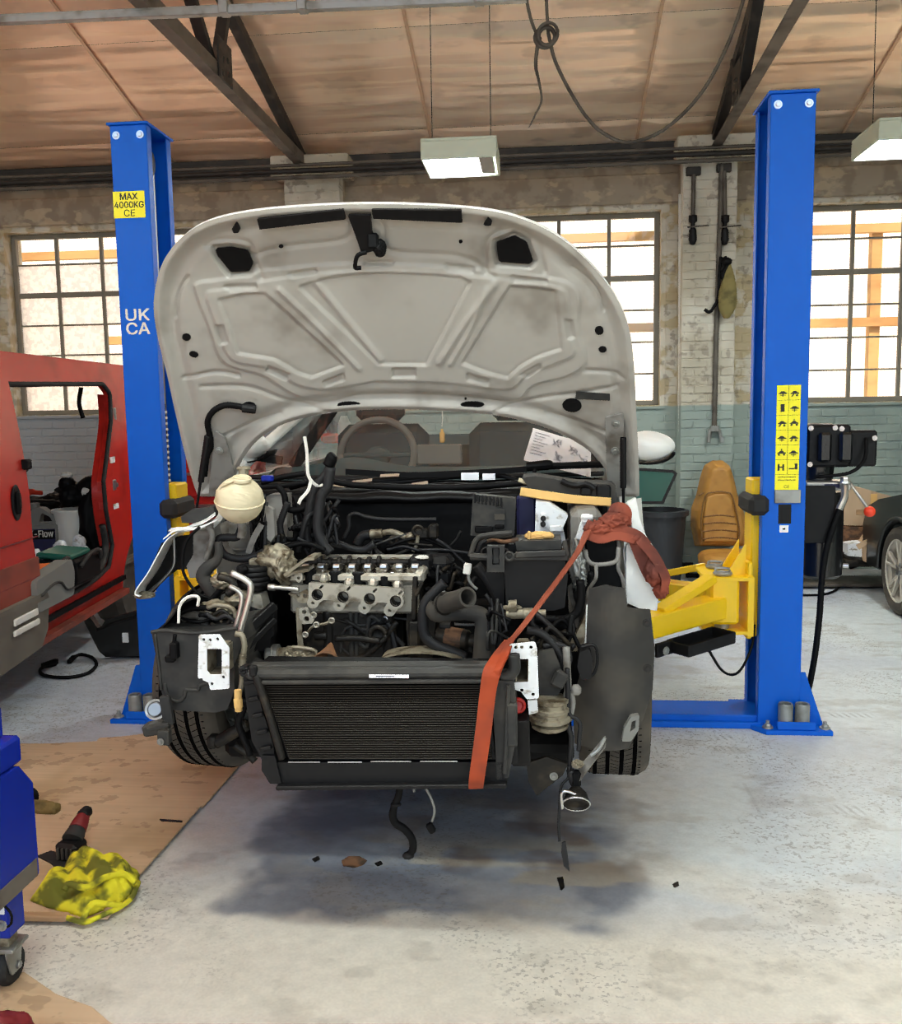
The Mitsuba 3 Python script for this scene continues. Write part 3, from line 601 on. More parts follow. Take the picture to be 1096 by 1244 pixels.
# hydraulic unit on the outer side of the right post
H = thing('power_unit', 'black hydraulic power unit with oil tank on the right lift post', 'hydraulic unit')
a = (1.376,4.62,1.095); b = (1.408,4.62,0.658); ax = np.array((a[0]-.02, 4.62, 0)); rr = .105
put('oil_tank', lathe([(0, b[2]), (rr-.015, b[2]), (rr, b[2]+.015), (rr, a[2]-.03), (rr-.01, a[2]-.02), (0, a[2]-.02)], ax, ax+[0, 0, 1], 36), 'black_gloss', H, 30)
put('mounting_plate', cat(bx2(1.192, ax[0]+.02, 4.46, 4.50, a[2]-.25, a[2]+.02), bx2(1.18, 1.20, 4.36, 4.50, a[2]-.25, a[2]+.02)), 'black_plastic', H)
vb = put('valve_block', bx((ax[0]+.005, 4.58, a[2]+.015), (.21, .12, .045), .006), 'bright_alloy', H)
put('emblem', bx((ax[0]+.02, 4.519, a[2]+.015), (.07, .002, .018), .0005), 'navy', vb)
put('motor', lathe([(0, a[2]+.04), (.07, a[2]+.04), (.075, a[2]+.09), (.075, a[2]+.30), (.05, a[2]+.31), (0, a[2]+.31)], ax+[-.02, 0, 0], ax+[-.02, 0, 1], 24), 'black_gloss', H, 30)
e = put('switch_box', bx((ax[0]-.005, 4.56, a[2]+.205), (.20, .12, .20), .012), 'black_plastic', H)
put('side_box', bx((ax[0]+.16, 4.58, a[2]+.19), (.13, .10, .17), .01), 'black_plastic', H)
for dx in (-.03, .065): put('cover', bx((ax[0]+dx, 4.49, a[2]+.20), (.06, .05, .14), .012), 'black_gloss', e)
for dx, dz in ((-.09, .29), (-.09, .12), (.20, .24), (.02, .29), (.05, .285)): put('screw', bolt((ax[0]+dx, 4.498, a[2]+dz), (0, -1, 0), .008), 'chrome', e)
put('wiring', tube([(ax[0]+.17, 4.52, a[2]+.24), (ax[0]+.15, 4.48, a[2]+.14), (ax[0]+.08, 4.47, a[2]+.08), (ax[0]-.06, 4.5, a[2]+.06)], .008, 8), 'black', H, True)
lv = put('release_lever', tube([(ax[0]+.09, 4.50, a[2]+.04), (ax[0]+.12, 4.46, a[2]-.02), (ax[0]+.165, 4.45, a[2]-.085)], .007, 8), 'bright_alloy', H, True)
put('ball_knob', trimesh.creation.icosphere(subdivisions=3, radius=.026).apply_translation((ax[0]+.172, 4.45, a[2]-.10)), 'orange_red', lv, True)
put('hose_fitting', cat(tube([(ax[0]+.07, 4.50, a[2]+.03), (ax[0]+.06, 4.46, a[2]-.03), (ax[0]+.03, 4.44, a[2]-.09)], .017, 10), bolt((ax[0]+.07, 4.50, a[2]+.03), (0, 0, 1), .02, .03)), 'bright_alloy', H)
hp = [(ax[0]+.035, 4.44, a[2]-.08)]+[(1.341,4.44,0.848),(1.319,4.44,0.691),(1.313,4.44,0.513),(1.299,4.44,0.333),(1.28,4.44,0.192)]+[(1.269,4.46,0.105), (1.266,4.5,0.038)]
put('hose', tube(hp, .0145, 12), 'black', H, True)
put('drain_plug', cyl((ax[0]+.10, 4.58, b[2]+.06), (ax[0]+.125, 4.57, b[2]+.06), .012, 12), 'chrome', H)
solo('cable_loop', tube([(1.944,7.348,0.01), (2.092,7.318,0.01), (2.242,7.384,0.01), (2.395,7.619,0.01), (2.526,7.978,0.01), (2.581,8.29,0.01)], .009, 8), 'black', 'black cable lying on the floor behind the power unit', 'cable', True)

# ---------------------------------------------------------------- the car on the lift
XC, HY, HZ, PHI = -0.49, 3.45, 1.20, math.radians(64)
CAR = thing('car', 'white car nose on between the lift posts, front stripped to the engine and bonnet raised', 'car')
def part(name, mesh, m, smooth=False, parent=CAR, label=None): return put(name, mesh, m, parent, smooth, label)
# ---- bonnet: s across, t up the slope from the hinge line
HN = np.array([0, -math.sin(PHI), -math.cos(PHI)])
def hood_pt(s, t, h=0.0):
    s = np.asarray(s, float); t = np.asarray(t, float)
    d = .06*np.abs((s-XC)/.8)**2.5+.05*np.maximum(0, (t-.8)/.25)**2+h
    return np.stack([s, HY-t*math.cos(PHI), HZ+t*math.sin(PHI)], -1)+np.asarray(d)[..., None]*HN
def sdist(p, poly):
    """signed distance (negative inside) to a closed outline"""
    q = np.array(poly, float); d = np.full(len(p), 9.0); ins = np.zeros(len(p), bool)
    for a, b in zip(q, np.roll(q, -1, 0)):
        e = b-a; w = p-a; k = np.clip((w @ e)/(e @ e+1e-12), 0, 1); d = np.minimum(d, np.hypot(*(w-k[:, None]*e).T))
        c = (a[1] > p[:, 1]) != (b[1] > p[:, 1]); ins ^= c & (p[:, 0] < (b[0]-a[0])*(p[:, 1]-a[1])/(b[1]-a[1]+1e-15)+a[0])
    return np.where(ins, -d, d)
def ldist(p, line):
    q = np.array(line, float); d = np.full(len(p), 9.0)
    for a, b in zip(q[:-1], q[1:]):
        e = b-a; w = p-a; k = np.clip((w @ e)/(e @ e+1e-12), 0, 1); d = np.minimum(d, np.hypot(*(w-k[:, None]*e).T))
    return d
def sp2(pts, n=6): return spline([(a, b, 0) for a, b in pts], n)[:, :2]
out_px = [(-1.294,0.019),(-1.299,0.067),(-1.304,0.174),(-1.304,0.344),(-1.301,0.521),(-1.302,0.658),(-1.293,0.76),(-1.266,0.844),(-1.218,0.926),(-1.138,1),(-1.037,1.048),(-0.886,1.072),(-0.702,1.079),(-0.546,1.078),(-0.367,1.068),(-0.164,1.044),(-0.038,1.006),(0.064,0.949),(0.156,0.867),(0.236,0.768),(0.288,0.659),(0.312,0.53),(0.329,0.348),(0.347,0.156),(0.357,0.01)]
bot_px = [(0.256,-0.001),(0.241,0.088),(0.192,0.166),(0.098,0.234),(-0.018,0.282),(-0.164,0.316),(-0.34,0.332),(-0.517,0.342),(-0.697,0.339),(-0.835,0.321),(-0.945,0.29),(-1.039,0.232),(-1.107,0.154),(-1.152,0.069),(-1.182,0.006)]
outline = np.vstack([sp2(out_px), sp2(bot_px)]); OP = Polygon(outline)
panels = [[(-1.069,0.776),(-0.978,0.79),(-0.917,0.787),(-0.85,0.714),(-0.684,0.521),(-0.8,0.482),(-0.842,0.499),(-0.918,0.556),(-1.039,0.585),(-1.045,0.664)],
          [(-0.792,0.806),(-0.711,0.828),(-0.61,0.839),(-0.489,0.84),(-0.337,0.83),(-0.256,0.82),(-0.227,0.803),(-0.305,0.668),(-0.392,0.517),(-0.556,0.524),(-0.685,0.678)],
          [(-0.095,0.787),(-0.014,0.781),(0.053,0.77),(0.055,0.723),(0.07,0.574),(-0.01,0.545),(-0.073,0.505),(-0.11,0.465),(-0.187,0.487),(-0.262,0.521),(-0.181,0.651)]]
ringl = sp2([(-0.63,0.406),(-0.782,0.378),(-0.881,0.415),(-0.972,0.49),(-1.1,0.549),(-1.125,0.672),(-1.145,0.805),(-1.133,0.838),(-1.05,0.844),(-0.881,0.868),(-0.578,0.877),(-0.254,0.851),(-0.014,0.82),(0.092,0.798),(0.13,0.752),(0.129,0.639),(0.155,0.528),(0.096,0.472),(-0.023,0.432),(-0.098,0.371),(-0.336,0.397),(-0.63,0.406)])
ring2 = sp2([(-0.58,0.456),(-0.746,0.429),(-0.855,0.452),(-0.938,0.517),(-1.067,0.559),(-1.094,0.67),(-1.109,0.796),(-1.043,0.812),(-0.873,0.836),(-0.58,0.855),(-0.255,0.828),(-0.041,0.803),(0.066,0.784),(0.093,0.746),(0.099,0.638),(0.117,0.557),(0.054,0.519),(-0.045,0.472),(-0.117,0.418),(-0.333,0.444),(-0.58,0.456)])
grooves = [([(-1.16,0.86),(-1.193,0.823),(-1.217,0.774),(-1.231,0.723)], .006, .007), ([(0.112,0.847),(0.157,0.812),(0.192,0.77),(0.212,0.704)], .006, .007), ([(-0.953,0.915),(-0.825,0.942),(-0.619,0.962),(-0.592,1.04)], .004, .012), ([(-0.516,1.029),(-0.488,0.985),(-0.481,0.914),(-0.252,0.887),(-0.148,0.821)], .004, .012),
           ([(-1.076,0.958),(-1.04,0.976),(-0.941,0.966),(-0.926,0.89),(-0.918,0.844)], .005, .010), ([(-0.174,0.835),(-0.17,0.919),(-0.142,0.96),(-0.064,0.973),(-0.008,0.925),(0.018,0.833)], .005, .010), ([(-1.252,0.5),(-1.135,0.515),(-1.058,0.496)], .006, .008), ([(0.156,0.492),(0.233,0.49),(0.283,0.468)], .006, .008),
           ([(-1.186,0.247),(-1.063,0.298),(-0.937,0.336)], .005, .010), ([(0.026,0.323),(0.126,0.297),(0.227,0.261)], .005, .010), ([(-1.194,0.463),(-1.037,0.45),(-0.9,0.387),(-0.757,0.338)], .004, .010), ([(-0.163,0.329),(-0.017,0.379),(0.124,0.405),(0.262,0.437)], .004, .010),
           ([(-0.735,0.815),(-0.655,0.692),(-0.552,0.536)], -.005, .016), ([(-0.148,0.793),(-0.25,0.661),(-0.342,0.525)], -.005, .016), ([(-0.865,0.801),(-0.757,0.672),(-0.628,0.507)], -.004, .012), ([(-0.176,0.78),(-0.222,0.661),(-0.306,0.518)], -.004, .012)]
pads = [([(-1.102,0.686),(-1.074,0.686),(-1.069,0.623),(-1.099,0.616)]), ([(-0.948,0.53),(-0.875,0.494),(-0.887,0.47),(-0.957,0.508)]), ([(-0.762,0.461),(-0.685,0.49),(-0.682,0.465),(-0.753,0.442)]), ([(-0.511,0.504),(-0.428,0.502),(-0.43,0.468),(-0.515,0.47)]), ([(-0.253,0.481),(-0.174,0.456),(-0.177,0.434),(-0.251,0.456)]), ([(-0.065,0.478),(-0.002,0.518),(0.006,0.5),(-0.045,0.463)]), ([(0.083,0.675),(0.107,0.67),(0.116,0.61),(0.094,0.609)])]
slots = [([(-1.049,0.823),(-0.938,0.825),(-0.936,0.805),(-1.03,0.805)]), ([(-0.828,0.853),(-0.733,0.866),(-0.73,0.849),(-0.814,0.838)]), ([(-0.571,0.883),(-0.474,0.877),(-0.478,0.865),(-0.567,0.871)]), ([(-0.307,0.863),(-0.208,0.85),(-0.212,0.833),(-0.295,0.843)]), ([(-0.094,0.823),(0.023,0.809),(0.026,0.798),(-0.084,0.803)])]
pockL = [(-1.053,0.948),(-0.999,0.95),(-0.948,0.935),(-0.94,0.888),(-0.958,0.863),(-1.019,0.862),(-1.049,0.921)]; pockR = [(-0.136,0.932),(-0.077,0.953),(-0.039,0.931),(-0.019,0.867),(-0.032,0.856),(-0.13,0.865),(-0.134,0.904)]
st_ = .0052
gs = np.arange(outline[:, 0].min()-st_, outline[:, 0].max()+st_, st_); gt = np.arange(outline[:, 1].min()-st_, outline[:, 1].max()+st_, st_)
Sg, Tg = np.meshgrid(gs, gt, indexing='ij'); pts2 = np.stack([Sg.ravel(), Tg.ravel()], 1)
sd = sdist(pts2, outline); inn = (sd < -.35*st_).reshape(Sg.shape)
cell = inn[:-1, :-1] & inn[1:, :-1] & inn[1:, 1:] & inn[:-1, 1:]
w_ = len(gt); ii, jj = np.nonzero(cell)
q = np.stack([ii*w_+jj, (ii+1)*w_+jj, (ii+1)*w_+jj+1, ii*w_+jj+1], 1)
F2 = np.vstack([q[:, [0, 1, 2]], q[:, [0, 2, 3]]]); used = np.unique(F2); remap = np.full(len(pts2), -1); remap[used] = np.arange(len(used))
F2 = remap[F2]; V2 = pts2[used].copy()
ed = np.vstack([F2[:, [0, 1]], F2[:, [1, 2]], F2[:, [2, 0]]]); es = set(map(tuple, ed.tolist())); bed = np.array([(a, b) for a, b in es if (b, a) not in es])
for i in np.unique(bed):
    o = OP.exterior.interpolate(OP.exterior.project(Point(V2[i]))); V2[i] = (o.x, o.y)
hh = np.zeros(len(V2))
sm = lambda d, w: (lambda k: k*k*(3-2*k))(np.clip(.5-d/w, 0, 1))      # 1 inside, 0 outside
hh += .008*sm(sdist(V2, ringl), .013)+.006*sm(sdist(V2, ring2), .012)
for p_ in panels: hh += -.006*sm(sdist(V2, p_), .012)-.004*np.exp(-(sdist(V2, p_)/.0045)**2)+.001*np.exp(-((sdist(V2, p_)-.012)/.008)**2)
for l, dp, wd in grooves: hh += -dp*1.7*np.exp(-(ldist(V2, sp2(l) if len(l) > 2 else l)/(wd*.75))**2)
for p_ in pads: hh += -.010*sm(sdist(V2, p_), .007)
for p_ in slots: hh += -.009*sm(sdist(V2, p_), .006)
for p_ in (pockL, pockR): hh += -.022*sm(sdist(V2, p_)-.010, .02)
edge = -sdist(V2, outline); hh += .010*np.exp(-((edge-.016)/.012)**2)-.012*np.exp(-((edge-.055)/.02)**2)
inner = trimesh.Trimesh(hood_pt(V2[:, 0], V2[:, 1], hh), F2, process=False)
BON = part('bonnet', inner, 'hood_inner', True, label='raised bonnet, grey stamped underside')
N2 = len(V2); osk = hood_pt(V2[:, 0], V2[:, 1], -.028-.02*np.clip(edge/.06, 0, 1)); rim = hood_pt(V2[:, 0], V2[:, 1], .002)
fl = np.vstack([np.stack([bed[:, 1], bed[:, 0], bed[:, 0]+N2], 1), np.stack([bed[:, 1], bed[:, 0]+N2, bed[:, 1]+N2], 1)])
skin = trimesh.Trimesh(np.vstack([osk, rim]), np.vstack([F2, fl]), process=False); skin.remove_unreferenced_vertices()
put('outer_skin', skin, 'white_paint', BON, 40, label='white painted outer skin')
def on_hood(poly, th, m, name, h0=0.0, rnd=0.0, label=None, parent=BON):
    pg = rpoly(poly, rnd); mesh = extr(pg, th); v = np.array(mesh.vertices)
    mesh.vertices = hood_pt(v[:, 0], v[:, 1], h0+v[:, 2]); return put(name, mesh, m, parent, label=label)
on_hood([(-0.88,1.049),(-0.605,1.069),(-0.604,1.035),(-0.881,1.014)], .022, 'black_plastic', 'seal_strip', .004); on_hood([(-0.515,1.065),(-0.238,1.052),(-0.238,1.01),(-0.515,1.034)], .022, 'black_plastic', 'seal_strip', .004)
on_hood(pockL, .006, 'black', 'pocket', -.014, .01); on_hood(pockR, .006, 'black', 'pocket', -.014, .01)
for (poly, r) in (([(-0.973,1.017),(-0.952,1.042),(-0.947,1.016),(-0.958,1.002),(-0.971,1.003)], .002), ([(-0.172,1),(-0.157,1.025),(-0.145,1.008),(-0.149,0.994),(-0.167,0.994)], .002)): on_hood(poly, .010, 'black_plastic', 'rubber_stop', .002, r)
def hole(px, rs, rt, a=0.0):
    m = Point(0, 0).buffer(1, quad_segs=5); c = np.array(px); ca, sa = math.cos(a), math.sin(a)
    return [(c[0]+rs*x*ca-rt*y*sa, c[1]+rs*x*sa+rt*y*ca) for x, y in m.exterior.coords[:-1]]
for px, rs, rt, a in (([(-1.207,0.652)][0], .014, .013, 0), ([(-1.195,0.588)][0], .015, .011, -.4), ([(0.196,0.638)][0], .014, .015, 0), ([(0.209,0.572)][0], .013, .011, 0), ([(-1.042,0.373)][0], .026, .020, 0), ([(0.111,0.361)][0], .033, .026, 0),
                      ([(-0.682,0.365)][0], .042, .012, 0), ([(-0.238,0.358)][0], .042, .012, 0), ([(-0.833,0.946)][0], .007, .006, 0), ([(-0.249,0.94)][0], .006, .006, 0), ([(-0.755,0.669)][0], .016, .006, -.9), ([(-0.236,0.667)][0], .014, .007, 1.0), ([(-0.261,0.383)][0], .004, .004, 0)):
    on_hood(hole(px, rs, rt, a), .004, 'black', 'opening', .0045 if .3 < px[1] < .62 and abs(px[0]-XC) < .6 and rs < .02 else .001)
on_hood([(0.124,0.415),(0.238,0.411),(0.239,0.386),(0.122,0.386)], .002, 'grey_plastic', 'label', .003)
lt = on_hood([(-0.593,1.049),(-0.523,1.046),(-0.527,0.986),(-0.525,0.924),(-0.57,0.914),(-0.58,0.974)], .018, 'black_plastic', 'latch', .006, .003)
put('catch', cat(blob(hood_pt(*[(-0.508,0.934)][0], .03), (.022, .03, .028), 4, .2), tube([hood_pt(*[(-0.553,0.922)][0], .03), hood_pt(*[(-0.581,0.914)][0], .04), hood_pt(*[(-0.594,0.875)][0], .04), hood_pt(*[(-0.576,0.871)][0], .035)], .007, 8), bx(hood_pt(*[(-0.526,0.958)][0], .03), (.035, .03, .05), .006)), 'black', lt)
hq = lambda L_: [tuple(hood_pt(*a, .016)) for a in L_]
put('washer_hose', tube(hq([(-1.036,0.372),(-1.078,0.385),(-1.121,0.392),(-1.165,0.373),(-1.193,0.336),(-1.197,0.283),(-1.201,0.232),(-1.223,0.193),(-1.247,0.114)]), .011, 8), 'black', BON, True)
put('hose_end', tube(hq([(-1.061,0.377),(-1.016,0.368)]), .017, 10), 'black_plastic', BON)
# hinges and struts
on_hood([(0.225,0.325),(0.285,0.345),(0.308,0.015),(0.243,0.009)], .012, 'inner_wing', 'hinge', .004, .006); on_hood([(-1.176,0.297),(-1.145,0.261),(-1.137,0.103),(-1.205,0.019),(-1.25,0.024)], .012, 'inner_wing', 'hinge', .004, .006)
for pts in ([(0.262,0.305)], [(0.263,0.198)], [(-1.175,0.212)]): put('hinge_bolt', bolt(hood_pt(*pts[0], .016), HN, .010), 'zinc', BON)
part('bonnet_strut', cat(tube([(0.278,3.16,1.398), (0.284,3.22,1.226)], .011, 10), tube([(0.284,3.22,1.232), (0.29,3.26,1.127)], .005, 8)), 'black_plastic', True)
part('bonnet_strut', cat(tube([(-1.156,3.14,1.424), (-1.21,3.2,1.261)], .011, 10), tube([(-1.21,3.2,1.267), (-1.25,3.24,1.138)], .005, 8)), 'black_plastic', True)

# ---- body shell
WB = .83
def side_x(z, y):
    z = np.asarray(z, float); y = np.asarray(y, float)
    w = WB*(1-.05*((z-.85)/.4)**2)-.10*np.clip((y-5.3)/.8, 0, 1)**2
    return np.where(z > 1.22, w-.20*(z-1.22)/.45, w)
def side(y0, y1, z0, z1, s, ny=10, nz=10): return gridsheet(lambda u, v: np.stack([XC+s*side_x(z0+v*(z1-z0), y0+u*(y1-y0)), y0+u*(y1-y0), z0+v*(z1-z0)], 1), ny, nz, .012*s)
for s in (-1, 1):
    part('front_door', side(3.62, 4.62, .50, 1.225, s), 'white_paint', 30); part('rear_door', side(4.63, 5.45, .50, 1.225, s), 'white_paint', 30)
    part('rear_quarter', side(5.46, 6.05, .62, 1.225, s), 'white_paint', 30); part('sill', side(3.55, 5.45, .40, .49, s), 'black_plastic', 30)
    part('side_window', side(3.95, 5.75, 1.24, 1.62, s, 12, 4), 'glass')
    x = lambda z, y=4: float(XC+s*side_x(z, y))
    part('windscreen_pillar', tube([(x(1.22)*1+s*.0, 3.72, 1.235), (x(1.45)-s*.005, 4.08, 1.45), (x(1.66)-s*.0, 4.50, 1.665)], [.026, .024, .03], 8), 'white_paint', True)
    part('door_pillar', beam((x(1.23)-s*.02, 4.62, 1.22), (x(1.64)-s*.02, 4.70, 1.66), .05, .06), 'black_plastic'); part('roof_rail', tube([(x(1.665), 4.48, 1.665), (x(1.69), 5.0, 1.70), (x(1.67), 5.6, 1.67), (x(1.25)-s*.04, 6.0, 1.25)], .03, 8), 'white_paint', True)
part('roof', gridsheet(lambda u, v: np.stack([XC+(2*u-1)*.635, 4.48+v*1.15, 1.69+.05*np.sin(math.pi*np.clip(v*.8+.1, 0, 1))*(1-.6*(2*u-1)**2)], 1), 14, 10, .015), 'white_paint', True)
part('tailgate', gridsheet(lambda u, v: np.stack([XC+(2*u-1)*(.72-.10*v), 6.08-.10*v**2, .62+v*.62], 1), 8, 8, .02), 'white_paint', True)
part('rear_window', gridsheet(lambda u, v: np.stack([XC+(2*u-1)*(.62-.06*v), 5.98-.36*v, 1.25+v*.42], 1), 4, 4), 'glass')
part('floor_pan', cat(bx2(XC-.78, XC+.78, 3.55, 6.0, .42, .47, .01), bx2(XC-.74, XC+.74, 3.48, 3.54, .45, 1.20, .01)), 'black')
def ws(u, v):
    a = 2*u-1
    return np.stack([XC+a*(.74-.17*v), 3.62+.11*a*a+v*.84, 1.235+v*.44], 1)
part('windscreen', gridsheet(ws, 16, 8), 'glass', True)
part('screen_seal', cat(tube(ws(np.linspace(0, 1, 20), np.zeros(20))+[0, -.005, .003], .010, 6, 1)), 'rubber', True)
# cabin
dash = part('dashboard', gridsheet(lambda u, v: np.stack([XC+(2*u-1)*.70, 3.75+.10*(2*u-1)**2+v*.55, 1.20+.05*np.sin(v*math.pi)+.05*np.exp(-((2*u-.52)/.25)**2)*np.sin(np.clip(v*1.2, 0, 1)*math.pi)], 1), 30, 10, .05), 'interior', True)
wc = (-0.756,4.25,1.295); wn = np.array([0, -.93, .36])
sw = part('steering_wheel', ring(wc, wn, .175, .017, 32, 8), 'interior_grey', True)
put('hub', cat(blob(np.array(wc)+[0, .03, -.01], (.06, .03, .05), 2, .05), beam(np.array(wc)+[-.16, .01, 0], np.array(wc)+[.16, .01, 0], .03, .02)), 'interior', sw, True)
for s in (-1, 1):
    part('front_seat', cat(mv(bx((0, 0, 0), (.50, .14, .62), .06, rotx(-.2)), None, (XC+s*.36, 4.95, 1.12)), bx((XC+s*.36, 4.92, 1.52), (.26, .10, .17), .04)), 'interior')
part('rear_seat', bx((XC, 5.55, 1.05), (1.2, .16, .6), .06), 'interior')
part('dash_screen', bx((-0.442,4.05,1.305), (.20, .02, .09), .006), 'interior_grey')
for px in ((790, 542, 3.85), (303, 540, 3.85)):
    c = np.array((0.448,3.85,1.339) if px[0] > 600 else (-1.246,3.85,1.364)); s = 1 if px[0] > 600 else -1
    if s > 0: c[0] -= .015
    def mf(u, v, c=c, s=s):
        th = u*2*math.pi; ph = v*math.pi
        r = np.sin(ph)**.7
        return np.stack([c[0]+.10*r*np.cos(th)*(1+.15*np.cos(th)*s), c[1]+.09*np.cos(ph), c[2]+.063*r*np.sin(th)], 1)
    mm = gridsheet(mf, 28, 14); mk = part('door_mirror', mm, 'white_paint', True, label='white door mirror')
    put('lower_shell', gridsheet(lambda u, v, c=c: np.stack([c[0]+.103*np.cos(math.pi+u*math.pi), c[1]-.06+.14*v, c[2]-.022+.045*np.sin(math.pi+u*math.pi)], 1), 16, 3, .006), 'black_plastic', mk, True)
    put('stalk', beam(c+[-s*.03, .02, -.05], c+[-s*.14, .05, -.07], .05, .035), 'black_plastic', mk)
# scuttle, wipers and what lies on it
part('scuttle_panel', gridsheet(lambda u, v: np.stack([XC+(2*u-1)*.74, 3.42+.14*(2*u-1)**2+v*.22, 1.185+.035*v-.01*np.sin(u*40)*.3], 1), 40, 4, .03), 'black_plastic', True)
part('scuttle_seal', tube([(-0.93,3.36,1.224),(-0.811,3.36,1.251),(-0.687,3.36,1.231),(-0.472,3.36,1.22),(-0.29,3.36,1.219),(-0.139,3.36,1.227),(-0.049,3.36,1.235)], .012, 8), 'black', True)
wp = part('wiper', tube([(-0.851,3.5,1.243),(-0.651,3.5,1.235),(-0.364,3.5,1.254),(-0.113,3.5,1.271),(0.103,3.5,1.284),(0.241,3.5,1.289)]+[], [.006, .012, .010, .010, .009, .009], 8), 'black_plastic', True)
put('wiper_blade', cat(ribbon([(-0.74,3.47,1.273),(-0.487,3.47,1.258),(-0.236,3.47,1.265),(-0.051,3.47,1.275)], (0, 0, 1), .022, .006), tube([(-0.051,3.46,1.285),(0.026,3.46,1.291),(0.047,3.46,1.293)], [.018, .02, .012], 10), tube([(0.047,3.46,1.287),(0.235,3.46,1.291)], .013, 8)), 'black', wp)
wp2 = part('wiper', tube([(-0.052,3.5,1.217),(-0.176,3.5,1.256),(-0.364,3.5,1.245),(-0.587,3.5,1.228),(-0.812,3.5,1.236)], .010, 8), 'black_plastic', True)
put('link', tube([(-0.017,3.42,1.278),(-0.032,3.42,1.248),(-0.044,3.42,1.224)], .007, 8), 'black', wp2)
for a, b in (((560, 573), (582, 583)), ((586, 574), (602, 583))):
    p0, p1 = ((-0.292,3.4,1.27), (-0.226,3.4,1.242)) if a[0] == 560 else ((-0.213,3.4,1.266), (-0.165,3.4,1.242))
    part('white_label_or_glint', bx2(p0[0], p1[0], 3.395, 3.40, p1[2], p0[2], .001), 'paper')  # white plates standing in for reflections on the scuttle plastic
for L_ in ([(-0.712,3.45,1.233),(-0.635,3.45,1.242)], [(-0.801,3.45,1.228),(-0.737,3.45,1.218)], [(-0.605,3.46,1.256),(-0.532,3.46,1.259)], [(-0.486,3.46,1.221),(-0.423,3.46,1.23)]):
    part('reflection_strip', ribbon(L_, (0, .7, .7), .014, .003), 'bright_alloy')  # bright strips in place of window reflections on the scuttle
tr = part('scuttle_tray', xz(Polygon([(-0.059,1.261),(-0.019,1.266),(0.125,1.241),(0.253,1.235),(0.262,1.171),(0.225,1.165),(0.096,1.184),(-0.019,1.208)]).buffer(.003), 3.20, 3.38), 'liner')
put('foam_strip', ribbon([(-0.069,3.17,1.219),(0.023,3.17,1.204),(0.121,3.17,1.19),(0.238,3.17,1.18)], (0, .25, 1), .028, .02), 'foam_yellow', tr)
put('foam_strip', ribbon([(-0.076,3.22,1.255),(-0.005,3.22,1.232),(0.095,3.22,1.214),(0.166,3.22,1.199)], (0, .25, 1), .013, .02), 'cream', tr)
put('moulding', cat(tube([(0.072,3.19,1.253),(0.094,3.19,1.242),(0.122,3.19,1.236),(0.156,3.19,1.241),(0.184,3.19,1.224)], .010, 8), bx((0.215,3.2,1.212), (.05, .03, .05), .006), bx((0.156,3.2,1.215), (.04, .03, .03), .006)), 'black_plastic', tr)
# ---- front wings
def strip(p0, p1, th=.004):
    a = np.array(p0); b = np.array(p1); k = len(a)
    v = np.vstack([a, b]); i = np.arange(k-1); f = np.vstack([np.stack([i, i+1, i+1+k], 1), np.stack([i, i+1+k, i+k], 1)])
    return thick(trimesh.Trimesh(v, f, process=False), th)
lw = part('wing_remnant', strip(spline([(-1.038,2.86,1.178),(-1.08,2.86,1.152),(-1.141,2.86,1.134),(-1.198,2.86,1.102),(-1.231,2.86,1.056),(-1.273,2.86,0.988),(-1.318,2.86,0.928),(-1.305,2.86,0.914)]), spline([(-1.146,3.16,1.161),(-1.177,3.16,1.141),(-1.227,3.16,1.112),(-1.271,3.16,1.073),(-1.304,3.16,1.02),(-1.345,3.16,0.948),(-1.391,3.16,0.888),(-1.379,3.16,0.87)])), 'white_paint', 40, label='cut white edge of the left wing')
put('inner_face', xz(Polygon([(-1.292,1.065),(-1.235,1.087),(-1.099,1.098),(-1.116,0.979),(-1.244,0.973),(-1.299,0.933),(-1.342,0.887),(-1.366,0.881),(-1.371,0.904)]), 3.02, 3.05), 'black_plastic', lw)
put('stay', tube([(-1.23,2.98,1.098),(-1.23,2.98,1.037),(-1.236,2.98,0.992),(-1.269,2.98,0.952),(-1.315,2.98,0.912),(-1.336,2.98,0.895)], .006, 8), 'steel', lw, True)
put('bent_edge', cat(strip(spline([(-1.209,2.84,1.102),(-1.161,2.84,1.131),(-1.092,2.84,1.136),(-1.031,2.84,1.162)]), spline([(-1.208,2.84,1.107),(-1.16,2.84,1.139),(-1.092,2.84,1.144),(-1.023,2.84,1.17)]), .006), blob((-1.165,2.9,1.128), (.04, .05, .006), 9, .5, 6), blob((-1.123,2.92,1.134), (.03, .05, .007), 5, .5, 6)), 'white_paint', lw)
put('tip_clip', blob((-1.315,2.92,0.905), (.032, .03, .012), 2, .4, 5), 'old_alloy', lw)
part('wing_flap', xz(Polygon([(-1.203,1.16),(-1.162,1.185),(-1.087,1.193),(-1.086,1.159),(-1.138,1.137),(-1.199,1.14)]), 2.98, 3.02), 'grey_plastic')
part('bonnet_catch_wire', tube([(-1.084,2.84,1.144),(-1.127,2.84,1.104),(-1.146,2.84,1.051),(-1.146,2.84,0.997),(-1.123,2.84,0.952),(-1.092,2.84,0.922),(-1.062,2.84,0.911)], .005, 8), 'black', True)
rw = part('wing_remnant', strip(spline([(0.351,3.3,1.181),(0.36,3.3,1.078),(0.375,3.3,1.034),(0.407,3.3,0.984),(0.419,3.3,0.901),(0.409,3.3,0.775)]), spline([(0.274,2.96,1.207),(0.29,2.96,1.123),(0.28,2.96,1.07),(0.262,2.96,1.049),(0.27,2.96,0.963),(0.27,2.96,0.869)])), 'white_paint', 30, label='cut white stub of the right wing')
put('front_face', xz(Polygon([(0.271,1.066),(0.289,1.084),(0.328,0.992),(0.365,0.933),(0.363,0.856),(0.311,0.863),(0.269,0.882)]), 2.94, 2.97), 'white_paint', rw)
